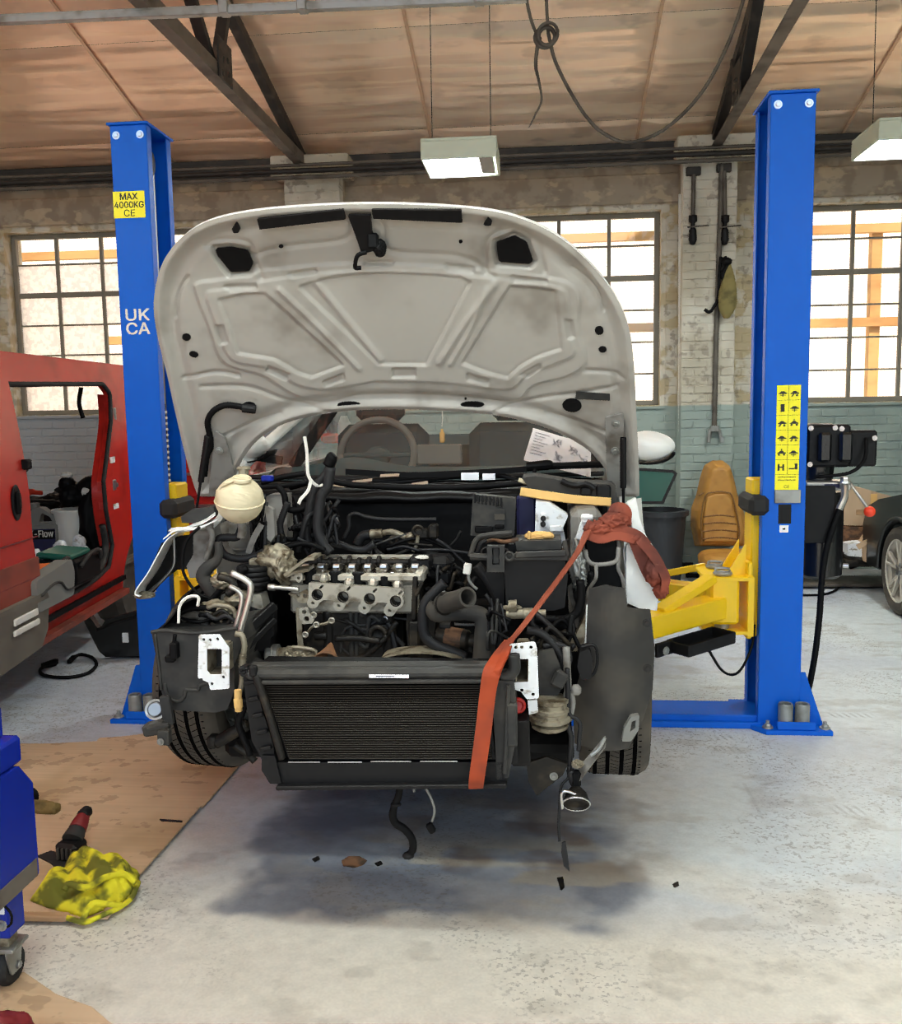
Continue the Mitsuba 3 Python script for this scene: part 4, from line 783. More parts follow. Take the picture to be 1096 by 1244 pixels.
put('upper_face', xz(Polygon([(0.271,1.193),(0.303,1.214),(0.316,1.145),(0.34,1.079),(0.311,1.079),(0.282,1.119)]), 2.98, 3.01), 'white_paint', rw)
put('flange', tube([(0.243,2.93,1.087),(0.249,2.93,1.035),(0.244,2.93,0.995),(0.259,2.93,0.955),(0.267,2.93,0.884)], .006, 8), 'inner_wing', rw)
# right wheel arch liner
pl = Polygon([(0.145,0.958),(0.192,0.976),(0.246,0.966),(0.254,0.908),(0.327,0.891),(0.343,0.769),(0.337,0.641),(0.3,0.536),(0.261,0.476),(0.193,0.469),(0.103,0.467),(0.098,0.611),(0.136,0.741),(0.141,0.882)]).buffer(.004).buffer(-.002)
arch = trimesh.creation.extrude_polygon(pl, .008, engine='earcut').subdivide_to_size(.035); v = np.array(arch.vertices); cx_ = pl.bounds; k = (v[:, 0]-cx_[0])/(cx_[2]-cx_[0])
arch.vertices = np.stack([v[:, 0], 2.80-.07*np.sin(np.clip(k, 0, 1)*math.pi)+v[:, 2]+.012*meshkit.noise(v*9), v[:, 1]], 1)
al = part('arch_liner', arch, 'liner', 30, label='torn grey wheel arch liner')
put('duct', cat(xz(rpoly([(0.112,0.788),(0.141,0.798),(0.151,0.764),(0.146,0.708),(0.117,0.703),(0.105,0.743)], .006), 2.68, 2.76), tube([(0.117,2.69,0.801),(0.155,2.69,0.806),(0.165,2.69,0.767),(0.155,2.69,0.722),(0.121,2.69,0.701)], .005, 6)), 'black_plastic', al)
put('clip', xz(rpoly([(0.264,0.587),(0.289,0.593),(0.287,0.547),(0.265,0.511),(0.238,0.51),(0.245,0.551)], .004).difference(Polygon([(0.267,0.572),(0.279,0.577),(0.277,0.552),(0.262,0.542)])), 2.70, 2.725), 'grey_case', al)
for px in ((0.311,2.72,0.867), (0.314,2.72,0.73)): put('rivet', bolt(px, (0, -1, 0), .008), 'ink', al)
part('inner_arch', cat(xz(Polygon([(0.144,1.083),(0.248,1.083),(0.249,0.99),(0.27,0.869),(0.152,0.869),(0.16,0.963)]), 2.94, 3.0)), 'black')
part('arch_edge', cat(tube([(0.137,2.86,1.064),(0.145,2.86,1.033),(0.17,2.86,1.018),(0.23,2.86,1.028),(0.24,2.86,1.072)], .007, 8), tube([(0.169,2.84,1.021),(0.169,2.84,0.98),(0.154,2.84,0.954),(0.144,2.84,0.928),(0.141,2.84,0.83),(0.138,2.84,0.751)], .006, 8)), 'inner_wing', True)
part('wing_flange', tube([(0.141,2.78,0.908),(0.138,2.78,0.806),(0.133,2.78,0.785)], .006, 6), 'white_paint', True)

# ---- wheels
def wheel(x, y, z, yawd, name='front_wheel', r=.322, w=.225):
    R_ = rotz(math.radians(yawd)); k = key(CAR+'__'+name); c = np.array((x, y, z))
    prof = [(.21, -w/2+.015), (.25, -w/2+.002), (.29, -w/2), (r-.018, -w/2+.008), (r-.004, -w/2+.03), (r, -w/2+.05), (r, w/2-.05), (r-.004, w/2-.03), (r-.018, w/2-.008), (.29, w/2), (.25, w/2-.002), (.21, w/2-.015)]
    body = lathe(prof, (0, 0, 0), (1, 0, 0), 144); scene[k] = mikit.ply(mv(body, R_, c), 'mat_tyre', smooth=30)
    gr = cat([lathe([(r-.006, a-.006), (r+.0014, a-.0065), (r+.0014, a+.0065), (r-.006, a+.006)], (0, 0, 0), (1, 0, 0), 144) for a in (-.062, -.022, .022, .062)])
    put('tread_groove', mv(gr, R_, c), 'tyre_groove', k)
    sl = []
    for i in range(84):
        for j, a in enumerate((-.075, -.042, 0, .042, .075)):
            g = (i+.5*(j % 2))*2*math.pi/84; F = np.stack([[1, 0, 0], [0, math.cos(g), math.sin(g)], [0, -math.sin(g), math.cos(g)]], 1)
            sl.append(bx(F @ np.array((a, 0, r-.0026-(.0022 if abs(a) > .07 else 0))), (.030 if abs(a) < .07 else .014, .0035, .006), .001, F @ rotz(.5 if j % 2 else -.5 if abs(a) < .07 else 0)))
    kk = put('tread_sipes', mv(cat(sl), R_, c), 'tyre_groove', k); labels[kk] = {'kind': 'stuff'}
    put('rim', mv(cat(lathe([(.05, w/2-.05), (.17, w/2-.06), (.205, w/2-.02), (.213, w/2-.01), (.213, -w/2+.01), (.205, -w/2+.02), (.18, -w/2+.05), (.05, -w/2+.09)], (0, 0, 0), (1, 0, 0), 40), *[beam((w/2-.045, .05*math.cos(g), .05*math.sin(g)), (w/2-.03, .2*math.cos(g), .2*math.sin(g)), .05, .02) for g in np.arange(5)*2*math.pi/5]), R_, c), 'zinc', k)
    return k
wheel(.243, 3.12, .585, -3); wheel(-1.12, 3.12, .585, -9)
wheel(XC+.72, 5.65, .585, 0, 'rear_wheel'); wheel(XC-.72, 5.65, .585, 180, 'rear_wheel')

# ---------------------------------------------------------------- engine bay
def hose(L_, r, m='hose', sides=12, name='hose', parent=CAR, **k): return part(name, tube(L_, r, sides), m, True, parent, **k)
part('bulkhead', cat(bx2(-1.22, .24, 3.46, 3.50, .45, 1.16, .01), bx2(-1.20, .22, 3.36, 3.46, .45, .80, .02)), 'black')
part('subframe', cat(bx2(-1.02, .10, 2.78, 3.46, .40, .46, .02), beam((-.92, 2.86, .50), (-.92, 3.3, .45), .05, .06), beam((.02, 2.86, .52), (.02, 3.3, .45), .05, .06)), 'black')
part('inner_wing', xz(Polygon([(-1.181,1.091),(-1.062,1.151),(-0.967,1.21),(-0.907,1.21),(-0.905,1.09),(-0.917,0.939),(-0.989,0.662),(-1.085,0.599),(-1.171,0.908)]), 3.22, 3.30), 'inner_wing')
part('inner_wing', bx2(.10, .20, 3.0, 3.5, .75, 1.17, .02), 'inner_wing')
# left strut tower, brackets, pressings
sk = part('strut_tower', xz(rpoly([(-1.064,1.122),(-0.955,1.138),(-0.94,1.081),(-0.966,1.017),(-1.02,0.994),(-1.07,1.052)], .01), 3.06, 3.2), 'inner_wing', label='grey strut tower')
put('rib', tube([(-1.051,3.05,1.037),(-0.993,3.05,1.039)], .006, 6), 'inner_wing', sk); put('rib', tube([(-1.028,3.05,1.116),(-0.998,3.05,1.128),(-0.952,3.05,1.122)], .008, 6), 'inner_wing', sk)
part('upper_rail', xz(rpoly([(-1.146,1.112),(-1.082,1.159),(-1.08,1.07),(-1.088,1.014),(-1.125,0.964),(-1.165,0.958),(-1.175,1),(-1.15,1.037)], .006), 2.94, 3.02), 'inner_wing', label='grey inner wing pressing')
part('upper_rail', tube([(-1.115,2.92,1.128),(-1.089,2.92,1.134),(-1.074,2.92,1.106),(-1.084,2.92,1.065),(-1.1,2.92,1.024)], .010, 8), 'inner_wing', True)
part('upright_bracket', xz(rpoly([(-0.923,1.198),(-0.89,1.181),(-0.887,1.092),(-0.906,1.064),(-0.929,1.12)], .004), 3.0, 3.03), 'inner_wing')
part('tie_bar', ribbon([(-0.922,2.97,1.135),(-0.952,2.97,1.085),(-0.971,2.97,1.038)], (1, 0, .3), .02, .006), 'inner_wing')
part('catch_bar', ribbon([(-1.122,2.96,1.106),(-1.093,2.96,1.128),(-1.069,2.96,1.15),(-1.046,2.96,1.178)], (.3, 0, 1), .02, .006), 'white_paint')
# expansion tank
tc = np.array((-0.97,2.9,1.224)); R_T = .078
tk = part('expansion_tank', lathe([(0, -R_T*.98)]+[(R_T*math.cos(a), R_T*.98*math.sin(a)) for a in np.linspace(-1.4, 1.4, 24)]+[(0, R_T*.98)], tc, tc+[.12, -.25, 1], 36), 'cream', 40, label='cream spherical coolant expansion tank')
ax = np.array((.12, -.25, 1.0)); ax /= np.linalg.norm(ax)
put('seam', ring(tc-ax*.004, ax, R_T*1.003, .0035, 40, 6), 'cream', tk, True)
put('cap', cat(lathe([(.032, 0), (.032, .008), (.027, .012), (.023, .006), (0, .006)], tc+ax*R_T*.86+[.01, -.01, 0], tc+ax*R_T*2+[.01, -.01, 0], 24), ribbon([tc+[-.065, -.03, .03], tc+[-.03, -.055, .055], tc+[.0, -.05, .068]], (0, .5, .5), .012, .004)), 'cream', tk, 30)
put('neck', cat(cyl(tc+[.008, .02, .06], tc+[.008, .03, .098], .016, 14), bx(tc+[.008, .03, .10], (.04, .03, .012))), 'old_alloy', tk)
put('outlet', tube([tc+[0, 0, -.06], tc+[.005, .0, -.095], tc+[-.0, .0, -.125]], .014, 10), 'inner_wing', tk, True)
hose([(-0.983,2.95,1.129),(-1.001,2.95,1.096),(-1.035,2.95,1.094),(-1.063,2.95,1.088),(-1.059,2.95,1.052),(-1.035,2.95,1.03),(-0.984,2.95,1.022),(-0.936,2.95,1.033),(-0.908,2.95,1.047)], .013)
hose([(-1.048,2.9,1.087),(-1.047,2.9,1.049),(-1.059,2.9,1.022),(-1.088,2.9,1),(-1.104,2.9,0.973),(-1.086,2.9,0.94),(-1.07,2.9,0.907),(-1.086,2.9,0.877)], [.012, .014, .016, .022, .024, .024, .022, .018], 'liner')
hose([(-0.936,2.84,1.011),(-0.978,2.84,0.979),(-1.02,2.84,0.944),(-1.054,2.84,0.909),(-1.091,2.84,0.876),(-1.128,2.84,0.854),(-1.205,2.84,0.816)], .010, 'black')
hose([(-1.063,2.86,0.885),(-1.097,2.86,0.858),(-1.131,2.86,0.839),(-1.165,2.86,0.822)], .016, 'liner')
# left cluster of hoses under the screen, white tie
for L_, r in (([(-0.702,3.1,1.346),(-0.727,3.1,1.293),(-0.766,3.1,1.245),(-0.792,3.1,1.166),(-0.806,3.1,1.08),(-0.791,3.1,1.029)], .016), ([(-0.701,3.05,1.316),(-0.714,3.05,1.255),(-0.738,3.05,1.213),(-0.752,3.05,1.115),(-0.737,3.05,1.059),(-0.71,3.05,1.025)], .018), ([(-0.91,3.12,1.251),(-0.885,3.12,1.222),(-0.878,3.12,1.179),(-0.855,3.12,1.164),(-0.814,3.12,1.175),(-0.79,3.12,1.204)], .011),
             ([(-0.745,3.15,1.261),(-0.783,3.15,1.201),(-0.849,3.15,1.073),(-0.885,3.15,1.059),(-0.929,3.15,1.074)], .009), ([(-0.987,3.2,1.256),(-0.92,3.2,1.273),(-0.83,3.2,1.287)], .010), ([(-1.006,3.2,1.239),(-0.907,3.2,1.244),(-0.826,3.2,1.255)], .010), ([(-0.881,3.08,1.04),(-0.822,3.08,1.055),(-0.765,3.08,1.043),(-0.707,3.08,1.069)], .010),
             ([(-0.866,3.1,1.195),(-0.885,3.1,1.152),(-0.898,3.1,1.109),(-0.886,3.1,1.052)], .012), ([(-0.901,3,1.033),(-0.843,3,1.055),(-0.781,3,1.066),(-0.717,3,1.044)], .008), ([(-0.755,3.2,1.066),(-0.705,3.2,1.031),(-0.631,3.2,1.013),(-0.586,3.2,1.036)], .012)):
    hose(L_, r, 'hose' if r > .0115 else 'black')
hose([(-0.714,3.06,1.321),(-0.699,3.06,1.348),(-0.69,3.06,1.359)], [.018, .020, .015], 'black', name='hose_end')
part('cable_tie', ribbon([(-0.774,3,1.423),(-0.768,3,1.369),(-0.767,3,1.301),(-0.754,3,1.273),(-0.735,3,1.259),(-0.719,3,1.262)], (.9, -.3, .1), .011, .003), 'white_plastic', label='white cable tie')
part('cable_tie', ribbon([(-0.757,3,1.276),(-0.769,3,1.243),(-0.793,3,1.216),(-0.802,3,1.199)], (.9, -.3, .1), .012, .003), 'white_plastic', label='white cable tie')
part('blue_clip', bx((-0.935,3.1,1.278), (.04, .03, .02), .004), 'blue_dark')
# pipes at the back
hose([(-0.728,3.35,1.03),(-0.708,3.35,1.076),(-0.707,3.35,1.113),(-0.682,3.35,1.125),(-0.642,3.35,1.113),(-0.565,3.35,1.103),(-0.382,3.35,1.102)], .008, 'hose')
hose([(-0.669,3.3,1.015),(-0.65,3.3,1.046),(-0.619,3.3,1.055)], .018, 'hose')
part('fuel_pipe', cat(tube([(-0.615,3.28,1.058),(-0.579,3.28,1.06),(-0.537,3.28,1.066),(-0.495,3.28,1.051),(-0.465,3.28,1.039)], .011, 10), lathe([(.011, 0), (.017, .004), (.017, .045), (.011, .05)], (-0.618,3.28,1.058), (-0.573,3.28,1.06), 14), blob((-0.468,3.28,1.045), (.022, .02, .02), 1, .1)), 'old_alloy', 30)
fpk = part('fuel_pump', cat(bx((-0.384,3.28,1.069), (.035, .05, .05), .006), bx((-0.426,3.28,1.06), (.05, .05, .035), .006)), 'engine_dark'); put('banjo', ring((-0.438,3.26,1.072), (0, 1, 0), .018, .006, 14, 6), 'engine_dark', fpk); put('eyelet', ring((-0.531,3.28,1.036), (0, 1, 0), .013, .006, 14, 6), 'engine_dark', fpk); put('return_pipe', tube([(-0.437,3.25,1.058),(-0.443,3.25,1.022),(-0.456,3.25,0.999)], .007, 8), 'old_alloy', fpk); put('stay', beam((-0.472,3.24,1.03), (-0.383,3.24,1.021), .01, .008), 'engine_dark', fpk)
for L_ in ([(-0.368,3.22,1.047),(-0.325,3.22,1.018),(-0.282,3.22,0.974),(-0.247,3.22,0.944)], [(-0.428,3.22,1.009),(-0.34,3.22,1.009),(-0.252,3.22,0.997)], [(-0.549,3.24,1.006),(-0.49,3.24,1.018),(-0.416,3.24,1),(-0.313,3.24,0.982)], [(-0.28,3.2,0.948),(-0.293,3.2,0.918),(-0.325,3.2,0.895),(-0.369,3.2,0.889)]): hose(L_, .006, 'hose', 8, 'wiring')
# ---- engine
ENG = part('engine', cat(bx2(-.82, -.46, 2.98, 3.30, .50, .90, .03), bx2(-.80, -.50, 2.93, 3.0, .60, .86, .02)), 'engine_dark', label='dark dirty engine block')
h0 = np.array((-0.818,2.9,0.85)); h1 = np.array((-0.381,2.9,1))
zb, zt = h0[2], (-0.575,2.9,0.968)[2]; xl, xr = (-0.821,2.92,0.915)[0], (-0.385,2.92,0.916)[0]
hd = put('cylinder_head', cat(bx2(xl, xr-.01, 2.92, 3.18, zb-.005, zt-.02, .008), bx2(xl, xr+.006, 2.895, 2.93, zt-.012, zt+.012, .005), bx2(xl, xr+.006, 3.17, 3.20, zt-.012, zt+.03, .005), bx2(xl-.005, xl+.02, 2.90, 3.2, zt-.015, zt+.02, .006), bx2(xr-.02, xr+.012, 2.90, 3.2, zt-.015, zt+.02, .006), bx2(xl, xr, 2.93, 3.17, zt-.03, zt-.012, .003)), 'cast_alloy', ENG, label='pale alloy cylinder head')
# flange of the exhaust side with four ports
fp = unary_union([sbox(*[(-0.738,0.89)][0], *[(-0.437,0.947)][0])]); ports = [(-0.715,2.87,0.92), (-0.631,2.87,0.913), (-0.545,2.87,0.907), (-0.461,2.87,0.9)]
f2 = Polygon([(-0.738,0.955),(-0.445,0.936),(-0.446,0.896),(-0.74,0.909)])
lugs = [(-0.73,0.893),(-0.646,0.885),(-0.563,0.877),(-0.481,0.869)]
fl_ = f2.buffer(.004); hol = []
for pt_, lg in zip(ports, lugs): fl_ = fl_.union(LineString([(pt_[0], pt_[2]), lg]).buffer(.019, quad_segs=6).union(Point(pt_[0], pt_[2]).buffer(.026))); hol += [Point(pt_[0], pt_[2]).buffer(.0155), Point(lg).buffer(.0055)]
for q in [(-0.701,0.945),(-0.612,0.94),(-0.527,0.934),(-0.445,0.927)]: fl_ = fl_.union(Point(q).buffer(.011)); hol.append(LineString([(q[0]-.004, q[1]-.004), (q[0]+.004, q[1]+.004)]).buffer(.0035))
put('exhaust_flange', xz(fl_.difference(unary_union(hol)), 2.862, 2.885), 'cast_alloy', ENG, label='alloy exhaust flange with four ports')
for pt_ in ports: put('exhaust_port', cat(lathe([(.0155, 0), (.0155, .06), (0, .06)], (pt_[0], 2.872, pt_[2]), (pt_[0], 3, pt_[2]), 18), ring((pt_[0], 2.864, pt_[2]), (0, 1, 0), .017, .0025, 20, 5)), 'engine_dark', ENG, 30)
for c in [(-0.749,2.895,0.977),(-0.665,2.895,0.969),(-0.59,2.895,0.966),(-0.502,2.895,0.956)]:
    put('spark_plug_well', cat(cyl((c[0], 2.912, c[2]-.026), (c[0], 2.912, c[2]+.018), .021, 18), lathe([(.021, .0), (.024, 0), (.024, .012), (.021, .012)], (c[0], 2.912, c[2]-.028), (c[0], 2.912, 9), 18)), 'black', ENG, 30)
for i, c in enumerate([(-0.614,2.88,0.958),(-0.536,2.88,0.956),(-0.457,2.88,0.948),(-0.697,2.88,0.969)]):
    put('boss', bx((c[0], 2.89, c[2]), (.030, .04, .026), .008), 'cast_alloy' if i == 3 else 'bright_alloy', ENG)
# valve gear
zc = zt-.006
for i in range(8):
    x = xl+.045+i*(xr-xl-.07)/7
    fo = put('rocker', cat(bx((x, 2.99, zc+.020), (.020, .07, .018), .006), cyl((x-.012, 2.965, zc+.03), (x+.012, 2.965, zc+.03), .013, 14)), 'chrome', ENG)
    put('valve_spring', cat([ring((x, 3.03, zc+.0+.009*k), (0, 0, 1), .013, .003, 12, 5) for k in range(4)]), 'engine_dark', ENG)
for i in range(5):
    x = xl+.02+i*(xr-xl-.04)/4
    put('cam_bearing', cat(xz(Point(x, zc+.005).buffer(.032).difference(Point(x, zc+.02).buffer(.017)).intersection(sbox(x-.04, zc-.02, x+.04, zc+.03)), 3.00, 3.03), xz(Point(x, zc+.005).buffer(.032).difference(Point(x, zc+.02).buffer(.017)).intersection(sbox(x-.04, zc-.02, x+.04, zc+.04)), 3.09, 3.12)), 'old_alloy', ENG)
    for y in (2.95, 3.06, 3.14): put('head_bolt', bolt((x+.02, y, zc+.004), (0, 0, 1), .007, .012), 'chrome', ENG)
put('camshaft', cat(tube([(xl, 3.06, zc+.03), (xr-.01, 3.06, zc+.03)], .011, 10), *[mv(cyl((0, 0, 0), (.014, 0, 0), .02, 12), None, (xl+.03+i*.034, 3.06, zc+.03+.004*math.sin(i*2.1))) for i in range(8)]), 'engine_dark', ENG)
# timing end, mount bracket, gasket plates
put('engine_mount', cat(blob((-0.861,2.92,1.019), (.06, .05, .055), 11, .45, 4), blob((-0.832,2.9,1), (.03, .05, .045), 5, .4, 5), beam((-0.947,2.92,1.013), (-0.878,2.92,1.019), .05, .03), bx((-0.831,2.92,0.956), (.035, .05, .03), .006)), 'old_alloy', ENG, True)
put('timing_cover', cat(ribbon([(-0.816,2.89,0.986),(-0.771,2.89,1.018),(-0.743,2.89,1.037),(-0.716,2.89,1.04)], (0, 1, 0), .10, .010), ribbon([(-0.816,2.89,0.98),(-0.783,2.89,0.994),(-0.739,2.89,1.002)], (0, 1, 0), .08, .01)), 'old_alloy', ENG)
put('guide_rod', cat(tube([(-0.874,2.86,0.945),(-0.823,2.86,0.942),(-0.774,2.86,0.938)], .008, 10), tube([(-0.874,2.86,0.945),(-0.852,2.86,0.944)], .011, 10)), 'bright_alloy', ENG, True)
def plate_xz(name, px, y, r, holes, m, th=.012, par=ENG):
    g = rpoly(px, r)
    for c, rad in holes: g = g.difference(Point(c).buffer(rad))
    return put(name, xz(g, y, y+th), m, par)
plate_xz('side_bracket', [(-0.818,0.925),(-0.786,0.919),(-0.753,0.936),(-0.737,0.92),(-0.743,0.893),(-0.77,0.89),(-0.786,0.903)], 2.868, .002, [([(-0.756,0.914)][0], .007), ([(-0.778,0.917)][0], .006)], 'old_alloy')
plate_xz('lifting_eye', [(-0.788,0.997),(-0.764,0.997),(-0.762,0.968),(-0.776,0.957),(-0.789,0.968)], 2.868, .004, [([(-0.776,0.973)][0], .005)], 'cast_alloy')
plate_xz('water_flange', [(-0.774,0.876),(-0.746,0.881),(-0.737,0.852),(-0.726,0.841),(-0.732,0.827),(-0.765,0.824),(-0.775,0.846)], 2.856, .006, [([(-0.758,0.865)][0], .0075), ([(-0.751,0.842)][0], .0085)], 'cast_alloy')
for c in [(-0.728,2.86,0.854),(-0.721,2.86,0.822),(-0.67,2.86,0.836),(-0.758,2.86,0.789)]:
    put('lug', cat(ring(c, (0, 1, 0), .008, .0035, 14, 6), lathe([(0, 0), (.008, 0), (.008, .01)], (c[0], c[1]+.004, c[2]), (c[0], c[1]+.1, c[2]), 10)), 'cast_alloy', ENG)
put('pressed_arm', cat(tube([(-0.723,2.865,0.821),(-0.696,2.865,0.824),(-0.671,2.865,0.835)], .005, 6), tube([(-0.753,2.865,0.793),(-0.737,2.865,0.813),(-0.723,2.865,0.821)], .005, 6), ribbon([(-0.779,2.87,0.876),(-0.779,2.87,0.803),(-0.776,2.87,0.735)], (1, 0, 0), .018, .006)), 'old_alloy', ENG)
for L_, r, m in (([(-0.622,2.93,0.864),(-0.621,2.93,0.775),(-0.624,2.93,0.678)], .008, 'grey_plastic'), ([(-0.603,2.93,0.858),(-0.605,2.93,0.776),(-0.608,2.93,0.678)], .007, 'grey_plastic'), ([(-0.67,2.9,0.766),(-0.607,2.9,0.769),(-0.553,2.9,0.764),(-0.521,2.9,0.759)], .011, 'engine_dark'), ([(-0.657,2.95,0.826),(-0.631,2.95,0.793),(-0.612,2.95,0.765)], .009, 'engine_dark'), ([(-0.569,2.95,0.84),(-0.589,2.95,0.799),(-0.601,2.95,0.771)], .009, 'engine_dark'), ([(-0.741,2.92,0.769),(-0.702,2.92,0.772)], .014, 'engine_dark'), ([(-0.701,2.94,0.856),(-0.698,2.94,0.772),(-0.704,2.94,0.689)], .02, 'engine_dark'), ([(-0.506,2.95,0.832),(-0.496,2.95,0.771),(-0.509,2.95,0.688)], .022, 'engine_dark'), ([(-0.557,2.96,0.83),(-0.53,2.96,0.81),(-0.48,2.96,0.819)], .014, 'engine_dark')):
    put('coolant_tube', tube(L_, r, 10), m, ENG, True)
put('oil_filter_seat', cat(ring((-0.528,2.9,0.781), (0, 1, 0), .026, .008, 22, 8), lathe([(0, .02), (.026, .02), (.026, 0)], (-0.528,2.9,0.781), ((-0.528,2.9,0.781)[0], 3.2, (-0.528,2.9,0.781)[2]), 18)), 'engine_dark', ENG, True)
for px in ((-0.506,2.92,0.828), (-0.579,2.92,0.844)): put('bolt', bolt(px, (0, -1, 0), .008), 'chrome', ENG)
put('heat_shield', gridsheet(lambda u, v: np.array((-0.673,2.8,0.712))+np.stack([(.05*np.cos(u*math.pi))*(.3+.7*v)*1.0, .05-.08*v, .055*np.sin(u*math.pi)*(1-.2*v)], 1), 16, 6, .004), 'rust', ENG, True)
put('fan_shroud_top', gridsheet(lambda u, v: np.array((-0.372,2.78,0.721))+np.stack([.13*np.cos(u*math.pi), .12*v-.02, .035*np.sin(u*math.pi)*(1-.25*v)], 1), 16, 5, .004), 'old_alloy', ENG, True)
put('drive_pulley', cat(lathe([(0, 0), (.03, 0), (.034, .006), (.034, .02), (.03, .022), (.034, .026), (.034, .04), (0, .04)], (-0.888,2.86,0.723), (-0.831,2.86,0.723), 24)), 'bright_alloy', ENG, 30)
put('drive_shaft', cat(lathe([(0, 0), (.022, 0), (.024, .03), (.03, .035), (.03, .06), (.02, .07), (.02, .12), (0, .12)], (-0.858,2.87,0.72), (-0.793,2.87,0.718), 18), blob((-0.787,2.85,0.726), (.035, .03, .026), 4, .35, 4), blob((-0.747,2.85,0.721), (.028, .03, .024), 8, .35, 4), bx((-0.817,2.84,0.715), (.02, .03, .05), .006, roty(.3)), tube([(-0.794,2.83,0.756),(-0.759,2.83,0.754),(-0.722,2.83,0.746),(-0.717,2.83,0.73)], .006, 6)), 'old_alloy', ENG, 30)
put('flywheel_housing', cat(xz(rpoly([(-0.429,0.951),(-0.388,0.964),(-0.391,0.841),(-0.342,0.828),(-0.358,0.689),(-0.435,0.683),(-0.441,0.799)], .006), 2.94, 3.2), beam((-0.4,2.9,0.974), (-0.409,2.9,0.833), .016, .03), beam((-0.377,2.88,0.956), (-0.399,2.88,0.913), .012, .012), bx((-0.409,2.91,0.768), (.035, .05, .12), .006)), 'engine_dark', ENG)
put('inlet_manifold', cat(bx((-0.356,3.1,0.965), (.12, .12, .09), .02), bx((-0.401,3.05,0.991), (.08, .08, .05), .01), bx((-0.323,3.05,0.946), (.05, .08, .05), .01)), 'black_plastic', ENG)
put('gasket_scrap', blob((-0.391,3,1.019), (.022, .012, .006), 4, .4, 5), 'white_plastic', ENG)
# thermostat hoses on the right of the engine
o = part('coolant_outlet', cat(lathe([(.024, .01), (.030, 0), (.031, .05), (.029, .10), (.031, .135), (.031, .15), (.0235, .15), (.0235, .06), (0, .06)], (-0.304,2.78,0.908), (-0.176,2.62,0.975), 28)), 'liner', 30, label='open grey coolant outlet')
put('clamp', cat(bx((-0.293,2.75,0.94), (.02, .02, .03), .005), ring((-0.293,2.77,0.913), ((-0.176,2.62,0.975)[0]-(-0.304,2.78,0.908)[0], -.16, .02), .033, .004, 24, 6)), 'engine_dark', o)
hose([(-0.321,2.8,0.901),(-0.332,2.8,0.883),(-0.317,2.8,0.87),(-0.278,2.8,0.873),(-0.232,2.8,0.878),(-0.191,2.8,0.871),(-0.174,2.8,0.845),(-0.174,2.8,0.798),(-0.181,2.8,0.712)], [.026, .026, .024, .022, .024, .028, .032, .034, .034], 'liner', 16)
hose([(-0.299,2.82,0.968),(-0.326,2.82,0.942),(-0.352,2.82,0.915),(-0.366,2.82,0.884),(-0.369,2.82,0.831),(-0.36,2.82,0.792),(-0.324,2.82,0.765),(-0.282,2.82,0.75),(-0.236,2.82,0.729)], .017, 'hose', 14)
hose([(-0.203,2.88,1.014),(-0.174,2.88,0.977),(-0.149,2.88,0.935),(-0.126,2.88,0.885),(-0.119,2.88,0.832)], .017, 'hose', 14)
hose([(-0.17,2.8,0.936),(-0.15,2.8,0.902),(-0.138,2.8,0.869),(-0.133,2.8,0.824),(-0.118,2.8,0.785)], .006, 'hose', 8, 'wiring')
hose([(-0.224,2.82,0.996),(-0.222,2.82,0.976),(-0.209,2.82,0.957),(-0.197,2.82,0.947)], .005, 'grey_case', 8, 'wiring')
part('white_connector', bx((-0.227,2.82,1.012), (.024, .02, .034), .003, roty(.15)), 'white_plastic')
st2 = part('starter_motor', lathe([(0, 0), (.03, 0), (.033, .006), (.033, .10), (.03, .105), (.022, .11), (.022, .13), (0, .13)], (-0.332,2.88,0.785), (-0.228,2.86,0.774), 22), 'engine_dark', 30)
put('yoke_band', lathe([(.034, .03), (.0345, .03), (.0345, .085), (.034, .085)], (-0.332,2.88,0.785), (-0.228,2.86,0.774), 22), 'rust', st2); put('solenoid', cyl((-0.324,2.88,0.817), (-0.287,2.88,0.815), .02, 14), 'engine_dark', st2); put('connector', bx((-0.223,2.86,0.761), (.02, .03, .05), .005), 'engine_dark', st2)
hose([(-0.272,2.84,0.832),(-0.226,2.84,0.83),(-0.195,2.84,0.833)], .004, 'grey_case', 6, 'wiring')
# ---- right side: control unit, battery box
ec = part('control_unit', xz(rpoly([(-0.227,1.217),(-0.082,1.202),(-0.089,1.075),(-0.238,1.076)], .003), 3.10, 3.16), 'grey_plastic', label='grey engine control unit')
for c in [(-0.22,3.1,1.212),(-0.208,3.1,1.21),(-0.195,3.1,1.208),(-0.182,3.1,1.206),(-0.169,3.1,1.205),(-0.157,3.1,1.203),(-0.144,3.1,1.201),(-0.131,3.1,1.199)]: put('fin', bx(np.array(c)+[0, -.006, -.008], (.006, .014, .03), .001), 'black_plastic', ec)
put('relief', xz(rpoly([(-0.221,1.193),(-0.151,1.19),(-0.149,1.171),(-0.118,1.168),(-0.122,1.106),(-0.225,1.112)], .002), 3.092, 3.10), 'grey_plastic', ec); put('connector', bx((-0.191,3.09,1.099), (.06, .02, .02), .003), 'black', ec); put('label', bx((-0.137,3.09,1.141), (.035, .003, .02), .0005), 'liner', ec); put('connector', bx((-0.138,3.09,1.108), (.03, .02, .014), .003), 'black', ec)
part('filter_box', bx((-0.049,3.3,1.115), (.07, .12, .16), .01), 'navy')
part('fuse_carrier', cat(xz(rpoly([(-0.016,1.19),(0.031,1.184),(0.093,1.141),(0.076,1.099),(0.087,1.042),(0.075,0.985),(0.05,1.056),(-0.02,1.071)], .003), 3.12, 3.2), bx((0.009,3.1,1.128), (.02, .03, .05), .003), bx((0.053,3.1,1.1), (.045, .03, .02), .003)), 'white_bracket', label='pale fuse carrier')
for px in ((0.009,3.08,1.136), (0.008,3.08,1.117)): part('fuse_bolt', bolt(px, (0, -1, 0), .006), 'ink')
